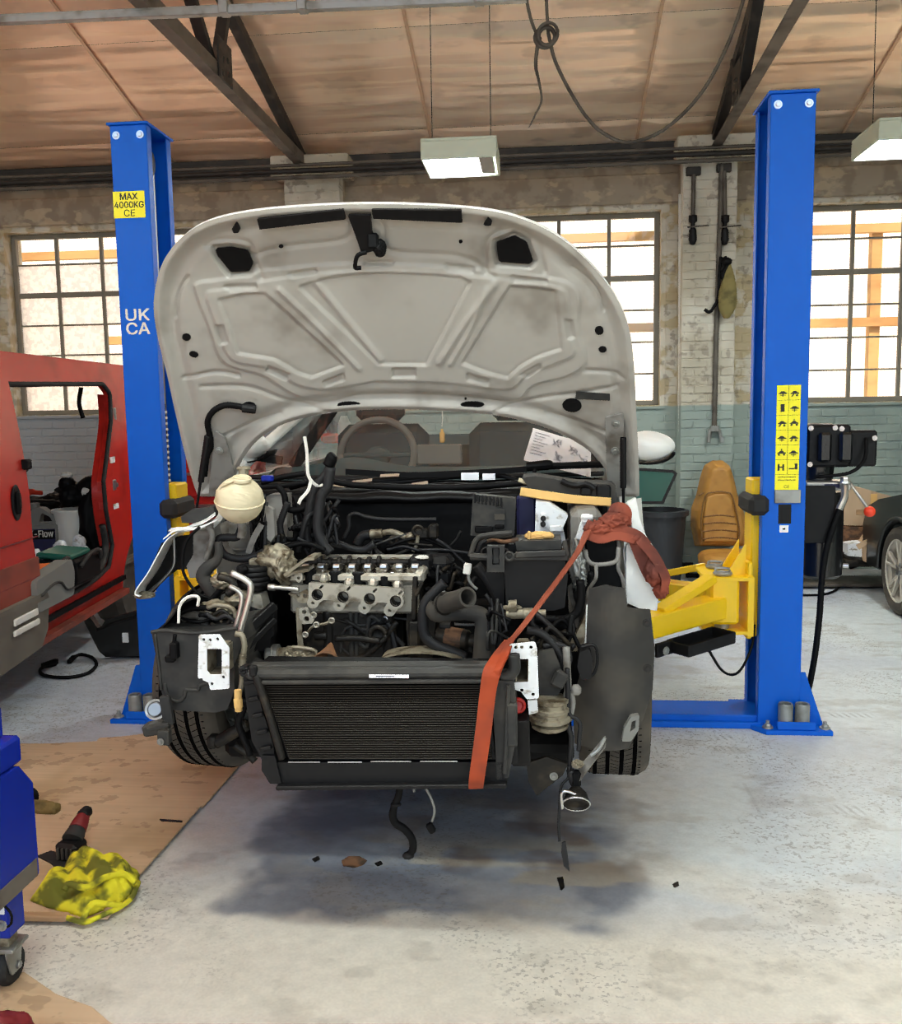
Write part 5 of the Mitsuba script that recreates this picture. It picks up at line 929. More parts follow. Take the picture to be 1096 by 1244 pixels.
bb = part('battery_box', cat(xz(rpoly([(-0.113,1.044),(0.072,1.043),(0.082,0.993),(0.072,0.895),(0.036,0.885),(-0.107,0.884)], .005), 2.80, 3.02), xz(rpoly([(-0.177,0.998),(-0.113,1.011),(-0.114,0.875),(-0.127,0.867),(-0.152,0.946)], .004), 2.84, 3.0)), 'black_plastic', label='black battery box')
put('rim', cat(tube([(-0.215,2.78,1.057),(-0.163,2.78,1.054)], .010, 8), beam((-0.077,2.78,1.062), (0.076,2.78,1.067), .02, .018), tube([(-0.217,2.8,1.054),(-0.196,2.8,1.107),(-0.163,2.8,1.12),(-0.087,2.8,1.127)], .008, 8), beam((-0.216,2.79,1.055), (0.082,2.79,1.053), .02, .02), beam((0.073,2.85,1.092), (0.079,2.79,1.055), .014, .014)), 'grey_plastic', bb)
lc = xz(rpoly([(-0.162,1.091),(-0.109,1.091),(-0.11,1.011),(-0.163,1.011)], .002).difference(rpoly([(-0.147,1.086),(-0.124,1.086),(-0.125,1.033),(-0.147,1.033)], .001)), 2.765, 2.80)
put('latch', cat(lc, bx((-0.136,2.785,1.059), (.02, .012, .05), .002), ring((-0.095,2.77,1.059), (0, 1, 0), .012, .005, 16, 6)), 'grey_plastic', bb)
put('battery', xz(rpoly([(-0.101,1.085),(0.064,1.09),(0.066,1.03),(-0.096,1.03)], .003), 2.84, 3.02), 'black', bb, label='battery sitting in the box'); put('battery_lid', xz(rpoly([(-0.079,1.096),(0.064,1.098),(0.063,1.07),(-0.074,1.067)], .002), 2.835, 2.98), 'grey_plastic', bb)
put('terminal_cover', cat(blob((-0.005,2.9,1.103), (.045, .03, .014), 3, .3, 5), bx((0.021,2.88,1.108), (.03, .03, .018), .005), bx((-0.036,2.88,1.106), (.012, .02, .03), .004)), 'foam_yellow', bb, True)
for L_, m in (([(-0.191,2.84,1.102),(-0.165,2.84,1.109),(-0.132,2.84,1.107),(-0.089,2.84,1.112)], 'engine_dark'), ([(-0.171,2.84,1.094),(-0.145,2.84,1.102),(-0.114,2.84,1.094),(-0.068,2.84,1.101)], 'rust'), ([(-0.189,2.84,1.084),(-0.176,2.84,1.099),(-0.145,2.84,1.114),(-0.099,2.84,1.114)], 'hose'), ([(-0.082,2.85,1.082),(-0.056,2.85,1.092),(-0.043,2.85,1.082)], 'engine_dark'), ([(-0.196,2.83,1.059),(-0.183,2.83,1.09),(-0.167,2.83,1.1)], 'hose')): hose(L_, .007, m, 8, 'wiring')
# right strut top and pipework
part('strut_top', xz(rpoly([(0.088,0.956),(0.114,1.064),(0.146,1.091),(0.157,0.983),(0.146,0.86),(0.114,0.832),(0.093,0.887)], .006), 2.97, 3.05), 'inner_wing')
part('crumpled_foil', cat(blob((0.114,2.86,1.013), (.025, .03, .05), 6, .6, 5), blob((0.119,2.86,0.969), (.02, .02, .035), 16, .6, 6)), 'zinc', True)
part('heater_pipe', cat(lathe([(0, 0), (.014, 0), (.016, .02), (.015, .05), (.018, .055), (.018, .08), (.012, .085), (.012, .12)], (-0.106,2.76,0.883), (0.006,2.76,0.886), 16), lathe([(.017, 0), (.02, 0), (.02, .025), (.017, .025)], (-0.098,2.76,0.906), (-0.043,2.76,0.909), 14), blob((-0.089,2.77,0.901), (.03, .02, .008), 3, .3, 5)), 'old_alloy', 30)
hose([(-0.044,2.8,0.851),(0.006,2.8,0.859),(0.069,2.8,0.859),(0.107,2.8,0.878),(0.122,2.8,0.929),(0.119,2.8,0.98)], .013, 'black')
hose([(-0.02,2.84,0.815),(0.027,2.84,0.834),(0.083,2.84,0.824),(0.113,2.84,0.79)], .016, 'black')
part('tray_bracket', xz(Polygon([(-0.007,0.786),(0.106,0.813),(0.137,0.878),(0.139,0.788),(0.127,0.762),(0.006,0.755)]), 2.79, 2.83), 'old_alloy')
hose([(-0.042,2.66,0.859),(-0.006,2.66,0.852),(0.025,2.66,0.828),(0.049,2.66,0.798),(0.063,2.66,0.774),(0.072,2.66,0.737)], .012, 'hose')
hose([(0.005,2.66,0.81),(0.041,2.66,0.818),(0.072,2.66,0.804),(0.082,2.66,0.774),(0.072,2.66,0.744),(0.053,2.66,0.724)], .009, 'hose')
gx = part('side_housing', cat(xz(rpoly([(-0.009,0.798),(0.034,0.808),(0.053,0.761),(0.063,0.699),(0.048,0.669),(-0.007,0.669)], .006), 2.64, 2.75), bx((0.052,2.62,0.724), (.04, .03, .05), .006, roty(.5))), 'grey_plastic')
part('finned_housing', lathe([(0, .0), (.03, 0), (.052, .012), (.055, .022), (.045, .026), (.060, .034), (.060, .046), (.052, .05), (.052, .058), (.056, .062), (.056, .072), (.05, .076), (.05, .086), (.054, .09), (.054, .10), (0, .10)], (0.023,2.62,0.568), (0.024,2.62,0.674), 30), 'old_alloy', 30, label='pale finned housing')
part('stand_pipe', cat(tube([(0.072,2.64,0.814),(0.076,2.64,0.706),(0.074,2.64,0.661)], .011, 8), tube([(0.086,2.64,0.681),(0.091,2.64,0.644),(0.081,2.64,0.594)], .008, 8), bx((0.1,2.64,0.686), (.03, .03, .03), .008)), 'inner_wing', True)
# ---- front: bumper irons
def iron(px, hole_px, y, bolts, label):
    g = rpoly(px, .006).difference(rpoly(hole_px, .004))
    for b in bolts: g = g.difference(Point(b).buffer(.0045))
    k = part('bumper_mount', xz(g, y-.004, y), 'white_bracket', label=label)
    hb = np.array(hole_px); x0, z0 = hb.min(0); x1, z1 = hb.max(0)
    put('crash_box', cat(bx2(x0-.004, x0, y, y+.22, z0, z1, .001), bx2(x1, x1+.004, y, y+.22, z0, z1, .001), bx2(x0, x1, y, y+.22, z0-.004, z0, .001), bx2(x0, x1, y, y+.22, z1, z1+.004, .001)), 'old_alloy', k)
    return k
iron([(-0.979,0.873),(-0.918,0.875),(-0.891,0.835),(-0.896,0.715),(-0.953,0.71),(-0.957,0.732),(-0.988,0.746)], [(-0.957,0.832),(-0.913,0.832),(-0.916,0.757),(-0.951,0.756),(-0.96,0.768)], 2.52, [(-0.965,0.859),(-0.946,0.858),(-0.924,0.861),(-0.978,0.741),(-0.947,0.729),(-0.912,0.749)], 'white left bumper mounting plate')
iron([(-0.087,0.866),(-0.017,0.874),(-0.011,0.853),(-0.007,0.715),(-0.041,0.712),(-0.056,0.733),(-0.081,0.742),(-0.081,0.758),(-0.036,0.761),(-0.035,0.825),(-0.087,0.825)], [(-0.067,0.821),(-0.038,0.823),(-0.038,0.763),(-0.063,0.76)], 2.47, [(-0.069,0.857),(-0.053,0.858),(-0.028,0.858),(-0.054,0.737),(-0.023,0.726)], 'white right bumper mounting plate')
part('mount_tab', xz(Polygon([(-0.039,0.7),(-0.012,0.703),(-0.01,0.667),(-0.035,0.66)]), 2.49, 2.5), 'white_bracket')
hp_ = part('hose_elbow', tube([(-0.111,2.44,0.783),(-0.089,2.44,0.785),(-0.073,2.44,0.806),(-0.075,2.44,0.845)], .017, 14), 'grey_plastic', True)
part('red_plug', cat(cyl((-0.066,2.5,0.683), (-0.068,2.55,0.667), .022, 18), ring((-0.066,2.5,0.683), (0, 1, 0), .018, .006, 18, 6)), 'red_plastic', True)
# left front: resonator box and its neighbours
wb = rpoly([(-1.157,0.859),(-1.136,0.866),(-1.015,0.86),(-0.894,0.876),(-0.881,0.826),(-0.909,0.756),(-0.91,0.685),(-0.935,0.624),(-0.971,0.614),(-1.119,0.621),(-1.136,0.677),(-1.146,0.778)], .008)
wm = xz(wb, 2.60, 2.88); lb = part('resonator_box', wm, 'grey_plastic', label='black plastic box behind the left bumper mount')
put('lid_edge', tube([(-1.157,2.6,0.859),(-1.116,2.6,0.864),(-1.015,2.6,0.857),(-0.894,2.6,0.873)], .006, 6), 'grey_plastic', lb); put('embossing', cat(tube([(-1.124,2.598,0.703),(-1.116,2.598,0.665),(-1.086,2.598,0.648),(-1.065,2.598,0.664),(-1.058,2.598,0.684),(-1.023,2.598,0.684),(-1.012,2.598,0.7),(-0.951,2.598,0.716),(-0.929,2.598,0.751)], .006, 8), tube([(-1.146,2.598,0.854),(-1.14,2.598,0.779),(-1.135,2.598,0.683)], .005, 6)), 'grey_plastic', lb, True)
part('box_top', cat(strip(spline([(-1.15,2.62,0.859),(-1.11,2.62,0.894),(-1.075,2.62,0.937),(-1.038,2.62,0.957),(-1.018,2.62,0.962)]), spline([(-1.238,2.86,0.81),(-1.192,2.86,0.849),(-1.156,2.86,0.885),(-1.117,2.86,0.907),(-1.094,2.86,0.915)])), xz(Polygon([(-1.237,0.807),(-1.163,0.887),(-1.107,0.914),(-0.944,0.888),(-0.863,0.861),(-0.868,0.739),(-0.978,0.738),(-1.113,0.797)]), 2.84, 2.9)), 'black_plastic')
part('white_pipe_clip', tube([(-1.072,2.6,0.887),(-1.067,2.6,0.934),(-1.05,2.6,0.959),(-1.025,2.6,0.969),(-1.007,2.6,0.964),(-1.011,2.6,0.939)], .005, 8), 'white_plastic', True)
for L_, r, m in (([(-1.143,2.7,0.839),(-1.125,2.7,0.876),(-1.093,2.7,0.902),(-1.05,2.7,0.912),(-0.993,2.7,0.907)], .009, 'black'), ([(-1.01,2.66,0.904),(-0.98,2.66,0.886),(-0.946,2.66,0.896),(-0.909,2.66,0.871)], .007, 'hose'), ([(-1.012,2.68,0.917),(-0.978,2.68,0.925),(-0.932,2.68,0.912),(-0.926,2.68,0.874),(-0.952,2.68,0.856)], .008, 'old_alloy'), ([(-1.005,2.68,0.886),(-0.966,2.68,0.907),(-0.941,2.68,0.881),(-0.973,2.68,0.856),(-1.004,2.68,0.866)], .006, 'engine_dark'), ([(-1.099,2.7,0.876),(-1.062,2.7,0.889),(-1.036,2.7,0.876),(-1.027,2.7,0.851)], .014, 'liner'), ([(-1.084,2.6,0.854),(-1.091,2.6,0.817),(-1.105,2.6,0.779)], .006, 'black'), ([(-1.004,2.72,0.841),(-0.97,2.72,0.83),(-0.925,2.72,0.841),(-0.903,2.72,0.865)], .007, 'engine_dark'), ([(-0.995,2.74,1.002),(-0.957,2.74,0.99),(-0.945,2.74,0.964),(-0.969,2.74,0.945)], .012, 'engine_dark')): hose(L_, r, m, 8, 'wiring')
part('connector', cat(bx((-1.082,2.585,0.808), (.022, .03, .05), .004), bx((-1.096,2.585,0.783), (.03, .02, .02), .004)), 'black')
part('fog_socket', cat(blob((-1.012,2.75,0.894), (.05, .05, .03), 7, .4, 4), blob((-0.974,2.86,0.905), (.05, .05, .03), 8, .3, 4), blob((-1.019,2.84,0.968), (.035, .03, .025), 9, .4, 4)), 'old_alloy', True)
part('alloy_plate', xz(rpoly([(-1.028,0.921),(-0.897,0.921),(-0.888,0.878),(-0.96,0.845),(-1.036,0.858)], .004), 2.85, 2.92), 'cast_alloy')
part('bellows', cat([ring(c, (0, 0, 1), .045, .011, 20, 8) for c in [(-0.933,2.9,1),(-0.934,2.9,0.984),(-0.935,2.9,0.967),(-0.935,2.9,0.951)]]+[cyl((-0.936,2.9,0.929), (-0.933,2.9,1.011), .042, 18)]), 'black_plastic', True)
part('panel_rail', cat(beam((-0.915,2.72,0.826), (-0.837,2.8,0.899), .02, .03), beam((-0.917,2.72,0.774), (-0.838,2.8,0.854), .015, .02), xz(Polygon([(-0.949,0.806),(-0.84,0.895),(-0.844,0.801),(-0.941,0.72)]), 2.80, 2.84)), 'black_plastic')
ap = part('air_con_pipe', tube([(-0.904,2.6,1.038),(-0.868,2.6,1.021),(-0.849,2.6,1.004),(-0.85,2.6,0.975),(-0.867,2.6,0.918),(-0.881,2.6,0.876),(-0.885,2.6,0.851)], .0095, 12), 'bright_alloy', True, label='bright alloy pipe')
part('air_con_pipe', tube([(-0.918,2.62,0.995),(-0.891,2.62,0.98),(-0.882,2.62,0.96),(-0.888,2.62,0.926),(-0.903,2.62,0.876),(-0.907,2.62,0.851)], .0075, 12), 'bright_alloy', True, label='bright alloy pipe')
part('air_con_pipe', cat(tube([(-0.893,2.58,0.861),(-0.873,2.58,0.856),(-0.867,2.58,0.824),(-0.874,2.58,0.787),(-0.878,2.58,0.757)], .0085, 12), lathe([(.009, 0), (.012, .002)]+[(.012 if i % 2 else .0095, .004+.0045*i) for i in range(9)]+[(.009, .046)], (-0.873,2.58,0.799), (-0.878,2.58,0.749), 16), tube([(-0.874,2.57,0.752),(-0.879,2.57,0.703),(-0.891,2.57,0.665)], .008, 10)), 'old_alloy', True)
part('yellow_cap', cat(cyl((-0.872,2.52,0.711), (-0.872,2.52,0.647), .011, 12), cyl((-0.873,2.52,0.686), (-0.872,2.52,0.657), .013, 12)), 'foam_yellow', True)
hn = part('horn', cat(lathe([(0, 0), (.020, 0), (.028, .01), (.031, .016), (.031, .022), (.024, .02), (.02, .012), (0, .012)][::-1], (-1.155,2.6,0.621), (-1.116,2.48,0.662), 26), cyl((-1.151,2.58,0.628), (-1.171,2.66,0.601), .022, 18)), 'steel', 30, label='round horn beside the left tyre')
put('bracket', cat(bx((-1.135,2.55,0.583), (.07, .05, .035), .006, roty(-.2)), bx((-1.103,2.53,0.563), (.035, .03, .045), .004), beam((-1.143,2.5,0.593), (-1.076,2.5,0.611), .012, .012), beam((-1.109,2.56,0.678), (-1.099,2.56,0.59), .03, .02)), 'grey_plastic', hn); put('bolt', bolt((-1.107,2.51,0.555), (0, -1, 0), .007), 'zinc', hn)
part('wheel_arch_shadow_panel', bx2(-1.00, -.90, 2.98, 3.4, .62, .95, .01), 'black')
part('suspension_arm', cat(tube([(-1.02,2.72,0.476),(-0.985,2.72,0.495),(-0.917,2.72,0.537)], .020, 12), bx((-1.028,2.72,0.481), (.03, .04, .04), .006), tube([(-0.967,2.74,0.462),(-0.928,2.74,0.435),(-0.902,2.74,0.409)], .012, 8)), 'engine_dark', True)
part('side_hose', tube([(-0.865,2.56,0.669),(-0.876,2.56,0.631),(-0.888,2.56,0.598),(-0.879,2.56,0.564),(-0.866,2.56,0.531),(-0.857,2.56,0.499)], .011, 8), 'black', True)
# ---- radiator pack
RY = 2.42
RAD = part('radiator', xz(Polygon([(-0.796,0.795),(-0.116,0.794),(-0.101,0.505),(-0.722,0.491)]), 2.46, 2.58), 'black', label='black radiator pack')
put('top_tank', cat(beam((-0.81,2.42,0.79), (-0.119,2.42,0.802), .05, .028, .010), beam((-0.807,2.45,0.802), (-0.111,2.45,0.812), .04, .016, .004)), 'grey_plastic', RAD)
put('condenser_bar', beam((-0.775,2.41,0.77), (-0.145,2.41,0.782), .03, .013, .005), 'liner', RAD)
lbp, lbq = (-0.463,2.38,0.799), (-0.354,2.38,0.789); lb_ = put('label', bx2(lbp[0], lbq[0], 2.392, 2.394, lbq[2], lbp[2], .0005), 'paper', RAD); put('print', bx(((lbp[0]+lbq[0])/2-.01, 2.3915, (lbp[2]+lbq[2])/2), (.05, .0006, .003), .0001), 'pencil', lb_)
fins = []
for i in range(32):
    k = i/31; a = np.array((-0.76,2.42,0.755))*(1-k)+np.array((-0.698,2.42,0.551))*k; b = np.array((-0.15,2.42,0.765))*(1-k)+np.array((-0.135,2.42,0.563))*k
    fins.append(beam(a, b, .016, .0034, .0008))
kk = put('cooling_fins', cat(fins), 'fin_metal', RAD); labels[kk] = {'kind': 'stuff'}
put('core', xz(Polygon([(-0.769,0.762),(-0.146,0.77),(-0.126,0.552),(-0.703,0.539)]), RY+.012, RY+.05), 'black_plastic', RAD)
put('receiver_tube', cat(tube([(-0.778,2.4,0.791),(-0.772,2.4,0.773),(-0.747,2.4,0.687),(-0.723,2.4,0.594),(-0.713,2.4,0.554)], [.010, .012, .011, .011, .010], 12)), 'engine_dark', RAD, True)
put('side_tank', cat(xz(rpoly([(-0.823,0.804),(-0.791,0.79),(-0.772,0.692),(-0.743,0.586),(-0.738,0.479),(-0.769,0.526),(-0.804,0.597),(-0.814,0.691)], .004), RY, RY+.12), *[beam(a, np.array(a)+[.032, 0, .008], .02, .012) for a in [(-0.817,2.416,0.763),(-0.807,2.416,0.716),(-0.797,2.416,0.669),(-0.787,2.416,0.622),(-0.778,2.416,0.575)]]), 'black_plastic', RAD)
put('side_tank', cat(xz(rpoly([(-0.134,0.779),(-0.075,0.775),(-0.067,0.68),(-0.072,0.599),(-0.091,0.506),(-0.122,0.498)], .004), RY, RY+.12), beam((-0.088,2.415,0.768), (-0.101,2.415,0.519), .012, .016), bx((-0.08,2.415,0.658), (.03, .02, .12), .005)), 'grey_plastic', RAD)
put('corner', xz(rpoly([(-0.774,0.559),(-0.737,0.559),(-0.721,0.477),(-0.754,0.478),(-0.776,0.516)], .003), RY-.01, RY+.05), 'black_plastic', RAD); put('corner', cat(blob((-0.809,2.42,0.797), (.022, .02, .018), 3, .4, 5), bx((-0.784,2.4,0.803), (.02, .02, .03), .004)), 'black_plastic', RAD)
bt = put('bottom_shroud', cat(xz(rpoly([(-0.736,0.536),(-0.104,0.55),(-0.095,0.49),(-0.724,0.467)], .003), RY, RY+.10), beam((-0.734,2.42,0.47), (-0.095,2.42,0.492), .05, .012), xz(Polygon([(-0.11,0.54),(-0.104,0.541),(-0.102,0.475),(-0.107,0.475)]), RY-.004, RY+.05)), 'black_plastic', RAD)
for L_ in (((-0.702,2.416,0.539), (-0.611,2.416,0.541)), ((-0.59,2.416,0.541), (-0.493,2.416,0.543)), ((-0.47,2.416,0.546), (-0.356,2.416,0.548)), ((-0.333,2.416,0.549), (-0.229,2.416,0.551))): put('bright_edge', beam(L_[0], L_[1], .004, .004, .001), 'steel', bt)
part('radiator_outlet', cat(beam((-0.06,2.5,0.652), (-0.057,2.52,0.514), .05, .06), beam((-0.082,2.46,0.596), (-0.078,2.46,0.537), .03, .05)), 'black_plastic')
# things hanging below
h1_ = part('drain_hose', tube([(-0.394,2.46,0.47),(-0.402,2.46,0.427),(-0.412,2.46,0.403),(-0.419,2.46,0.373),(-0.411,2.46,0.349),(-0.387,2.46,0.333),(-0.367,2.46,0.307),(-0.363,2.46,0.278),(-0.373,2.46,0.258)], [.010, .010, .010, .011, .011, .011, .011, .011, .010], 12), 'black', True, label='black hose hanging under the radiator')
put('clip', cat(ring((-0.409,2.46,0.405), (0, .2, 1), .012, .004, 14, 6), blob((-0.377,2.46,0.255), (.016, .014, .010), 3, .2, 4)), 'black_plastic', h1_)
wr2 = part('loose_wire', tube([(-0.357,2.46,0.459),(-0.357,2.46,0.443)], .004, 6), 'grey_case', True)
put('lead', tube([(-0.324,2.46,0.455),(-0.309,2.46,0.425),(-0.3,2.46,0.389),(-0.308,2.46,0.357)], .004, 6), 'grey_case', wr2, True); put('plug', beam((-0.319,2.46,0.35), (-0.304,2.46,0.326), .018, .018), 'black', wr2)
ub = part('undertray_bracket', xz(rpoly([(-0.045,0.472),(0.013,0.493),(0.075,0.472),(0.061,0.439),(-0.016,0.374),(-0.04,0.417)], .003), 2.61, 2.625), 'engine_dark', label='grey bracket plate hanging under the right front'); put('bolt', bolt((0.034,2.61,0.435), (0, -1, 0), .008), 'zinc', ub)
ub2 = part('undertray_bracket', gridsheet(lambda u, v: np.array((0.109,2.62,0.46))+np.stack([u*.075, -.02*v, u*.085-.035*v*(1-.3*u)+.01*u], 1), 6, 5, .004), 'inner_wing', label='bent grey bracket by the right tyre')
put('edge', tube([(0.141,2.6,0.504),(0.164,2.6,0.524),(0.181,2.6,0.558)], .005, 6), 'zinc', ub2); put('boss', blob((0.103,2.6,0.478), (.016, .016, .012), 7, .5, 5), 'old_alloy', ub2)
for L_, r in (([(0.074,2.62,0.756),(0.076,2.62,0.675),(0.071,2.62,0.618),(0.076,2.62,0.584),(0.085,2.62,0.552),(0.083,2.62,0.502),(0.08,2.62,0.452)], .0075), ([(0.076,2.62,0.663),(0.08,2.62,0.619),(0.099,2.62,0.607),(0.111,2.62,0.589),(0.109,2.62,0.552),(0.106,2.62,0.51)], .0065), ([(0.08,2.61,0.469),(0.075,2.61,0.431),(0.056,2.61,0.406),(0.051,2.61,0.355),(0.048,2.61,0.292),(0.05,2.61,0.237)], .004), ([(0.082,2.61,0.456),(0.089,2.61,0.424),(0.099,2.61,0.407)], .012)): hose(L_, r, 'hose', 8, 'wiring')
fgc = np.array((0.098,2.58,0.375)); fog = part('fog_lamp', lathe([(0, .0), (.012, 0), (.030, .02), (.038, .045), (.038, .055), (.034, .058), (.030, .05), (0, .046)], fgc+[0, .03, .03], fgc+[0, -.03, -.025], 26), 'engine_dark', 30, label='dark chrome rimmed fog lamp dangling on its wires')
put('bezel', ring(fgc+[0, -.008, -.006], (0, -.9, -.7), .038, .0035, 26, 6), 'chrome', fog, True); put('frame', tube([fgc+[-.04, -.01, -.02], fgc+[-.042, -.02, .03], fgc+[-.02, -.02, .035], fgc+[.03, -.02, .01]], .005, 6), 'chrome', fog, True); put('plug', bx(fgc+[0, .03, .055], (.03, .03, .05), .008), 'black', fog)
part('hanging_tag', xz(Polygon([(0.057,0.237),(0.067,0.242),(0.076,0.184),(0.079,0.151),(0.062,0.166),(0.055,0.206)]), 2.598, 2.604), 'hose')
part('black_duct', cat(xz(rpoly([(-1.136,0.677),(-1.129,0.614),(-0.926,0.612),(-0.899,0.655),(-0.912,0.685)], .004), 2.64, 2.9)), 'black')

# loom wires and small hoses threaded through the gaps
r9 = random.Random(11)
def loom(a, b, n, r0, r1, mats, hang=.05):
    a = np.array(a); b = np.array(b); lo, hi = np.minimum(a, b), np.maximum(a, b)
    for _ in range(n):
        p = [lo+(hi-lo)*np.array([r9.random() for _ in range(3)]) for _ in range(4)]
        p = sorted(p, key=lambda q: q[0]); p[1][2] -= hang*r9.random(); hose(p, r9.uniform(r0, r1), r9.choice(mats), 7, 'wiring')
loom((-0.982,2.98,0.986), (-0.885,3.12,1.222), 9, .004, .010, ('hose', 'black', 'engine_dark'))
loom((-0.873,3.05,1.017), (-0.685,3.2,1.213), 10, .004, .010, ('hose', 'black', 'grey_plastic'))
loom((-1.128,2.66,0.86), (-0.934,2.82,0.894), 9, .004, .008, ('hose', 'old_alloy', 'black', 'engine_dark'))
loom((-0.637,3.22,0.944), (-0.262,3.36,1.073), 9, .004, .008, ('hose', 'black', 'grey_plastic'))
loom((-0.381,2.95,0.91), (-0.215,3.1,1.008), 8, .004, .009, ('hose', 'black', 'engine_dark'))
loom((-0.167,2.7,0.76), (-0.082,2.8,0.941), 7, .003, .006, ('hose', 'black', 'grey_plastic'))
loom((-0.043,2.66,0.773), (0.118,2.78,0.895), 9, .004, .010, ('hose', 'black', 'engine_dark'))
loom((-0.21,2.84,1.011), (0.089,3.05,1.084), 6, .003, .006, ('hose', 'black', 'rust'))
loom((-0.779,2.92,0.693), (-0.425,2.96,0.839), 12, .004, .011, ('engine_dark', 'hose', 'grey_plastic', 'black'))
loom((0.084,2.88,0.886), (0.157,3,1.091), 5, .004, .009, ('hose', 'inner_wing', 'black'))

# ---------------------------------------------------------------- loose things on the car
sp_ = thing('ratchet_strap', 'orange ratchet strap tied from the right wing down around the radiator', 'strap')
put('band', ribbon([(0.154,2.94,1.126),(0.112,2.8,1.069),(0.058,2.73,1.005),(-0.006,2.66,0.933),(-0.06,2.58,0.879),(-0.097,2.5,0.852)], (.8, -.2, .5), [.030, .026, .024, .026, .030, .034], .004), 'strap_worn', sp_, True)
put('band', ribbon([(-0.089,2.54,0.858),(-0.108,2.44,0.844),(-0.129,2.375,0.817),(-0.141,2.372,0.762),(-0.155,2.37,0.65),(-0.172,2.37,0.536),(-0.178,2.39,0.491),(-0.181,2.45,0.463)], (1, 0, .05), [.028, .045, .048, .043, .043, .042, .040, .04], .004), 'strap', sp_, True)
put('band', ribbon([(-0.081,2.52,0.87),(-0.099,2.43,0.847),(-0.116,2.37,0.819),(-0.127,2.4,0.785)], (.9, -.5, .2), [.02, .026, .02, .01], .004), 'strap', sp_, True)
kn = put('knot', cat(ribbon([(0.142,2.92,1.139),(0.176,2.92,1.123),(0.227,2.92,1.128),(0.265,2.92,1.115),(0.304,2.92,1.097),(0.332,2.92,1.065)], (0, .3, 1), [.03, .035, .03, .032, .036, .04], .005), ribbon([(0.147,2.9,1.105),(0.187,2.9,1.092),(0.238,2.9,1.102),(0.294,2.9,1.089)], (0, .5, .8), [.03, .03, .028, .03], .005), ribbon([(0.203,2.95,1.145),(0.237,2.95,1.172),(0.26,2.95,1.166),(0.263,2.95,1.124)], (.6, .3, .7), [.04, .06, .06, .05], .005), blob((0.182,2.93,1.114), (.045, .03, .032), 3, .5, 5), blob((0.231,2.94,1.141), (.045, .03, .03), 9, .5, 4)), 'strap_brown', sp_, True, label='brown bunched end of the strap')
put('loose_end', cat(ribbon([(0.289,2.9,1.099),(0.317,2.9,1.047),(0.346,2.9,0.99),(0.369,2.9,0.959),(0.382,2.9,0.927)], (.9, -.2, .5), [.04, .055, .062, .055, .03], .007), ribbon([(0.302,2.88,1.095),(0.343,2.88,1.051),(0.371,2.88,1.004),(0.386,2.88,0.968),(0.377,2.88,0.926)], (.8, .3, .4), [.03, .035, .03, .03, .02], .006), blob((0.353,2.9,0.99), (.030, .03, .05), 5, .35, 3), blob((0.375,2.91,0.931), (.024, .02, .03), 2, .4, 4)), 'strap_brown', sp_, True)
put('ratchet', cat(bx((0.144,2.96,1.15), (.03, .025, .03), .005), bx((0.129,2.97,1.109), (.02, .02, .06), .004, roty(.3)), cyl((0.128,2.95,1.156), (0.165,2.95,1.156), .008, 10)), 'white_bracket', sp_)
put('wrap', ribbon([(0.156,2.98,1.126),(0.13,3,1.091),(0.115,3.02,1.039),(0.104,3.02,0.979)], (.9, 0, .4), .022, .005), 'stick', sp_)
# paper under the wiper
pc = [(-0.028,3.86,1.419),(-0.066,3.66,1.298),(0.192,3.56,1.235),(0.261,3.56,1.247),(0.202,3.74,1.35)]
def quadsheet(a, b, c, d, nu=12, nv=8, wob=.006):
    a, b, c, d = map(np.array, (a, b, c, d))
    def f(u, v):
        p = (a[None]*(1-u)[:, None]+d[None]*u[:, None])*(1-v)[:, None]+(b[None]*(1-u)[:, None]+c[None]*u[:, None])*v[:, None]
        p[:, 1] += wob*np.sin(u*5+v*2); return p
    return f
pf = quadsheet(pc[0], pc[1], pc[2], pc[4])
pk = solo('paper_sheet', gridsheet(pf, 14, 8, .001), 'paper', 'white parts diagram sheet lying against the windscreen under the wiper', 'paper', True)
def ink_(poly2, name='print'):
    out = []
    for g in poly2:
        m = extr(g if hasattr(g, 'exterior') else Polygon(g), .0008); v = np.array(m.vertices); m.vertices = pf(v[:, 0], v[:, 1])+np.array([0, -.0035, .003])-np.outer(v[:, 2], [0, .8, -.5]); out.append(m)
    return put(name, cat(out), 'pencil', pk)
ink_([sbox(.06+.0, .12+.09*i, .30-.05*(i % 3), .135+.09*i) for i in range(8)], 'text_lines')
r5 = random.Random(5)
for cx, cy, k in ((.45, .25, 7), (.72, .35, 7), (.88, .55, 5), (.50, .65, 6)):
    ink_([LineString([(cx+r5.uniform(-.07, .07), cy+r5.uniform(-.14, .14)), (cx+r5.uniform(-.07, .07), cy+r5.uniform(-.14, .14))]).buffer(.006) for _ in range(k)]+[Point(cx+.03, cy).buffer(.035).difference(Point(cx+.03, cy).buffer(.024))], 'diagram')
solo('paper_corner', thick(trimesh.Trimesh(np.array([(0.245,3.6,1.276), (0.253,3.54,1.236), (0.272,3.54,1.255), (0.252,3.62,1.294)]), [[0, 1, 2], [0, 2, 3]], process=False), .001), 'paper', 'small folded paper corner beside the diagram sheet', 'paper')
fr = thing('air_freshener', 'small yellow air freshener hanging inside the windscreen', 'air freshener')
fc = np.array((-0.434,4.1,1.405))
put('cord', tube([fc+[0, .02, .14], fc+[.002, .01, .06], fc+[0, 0, .02]], .0025, 5), 'white_plastic', fr); put('bottle', lathe([(0, 0), (.010, .0), (.012, .01), (.012, .04), (.006, .05), (.006, .06), (0, .06)], fc+[0, 0, -.05], fc+[0, 0, 1], 12), 'foam_yellow', fr, True)
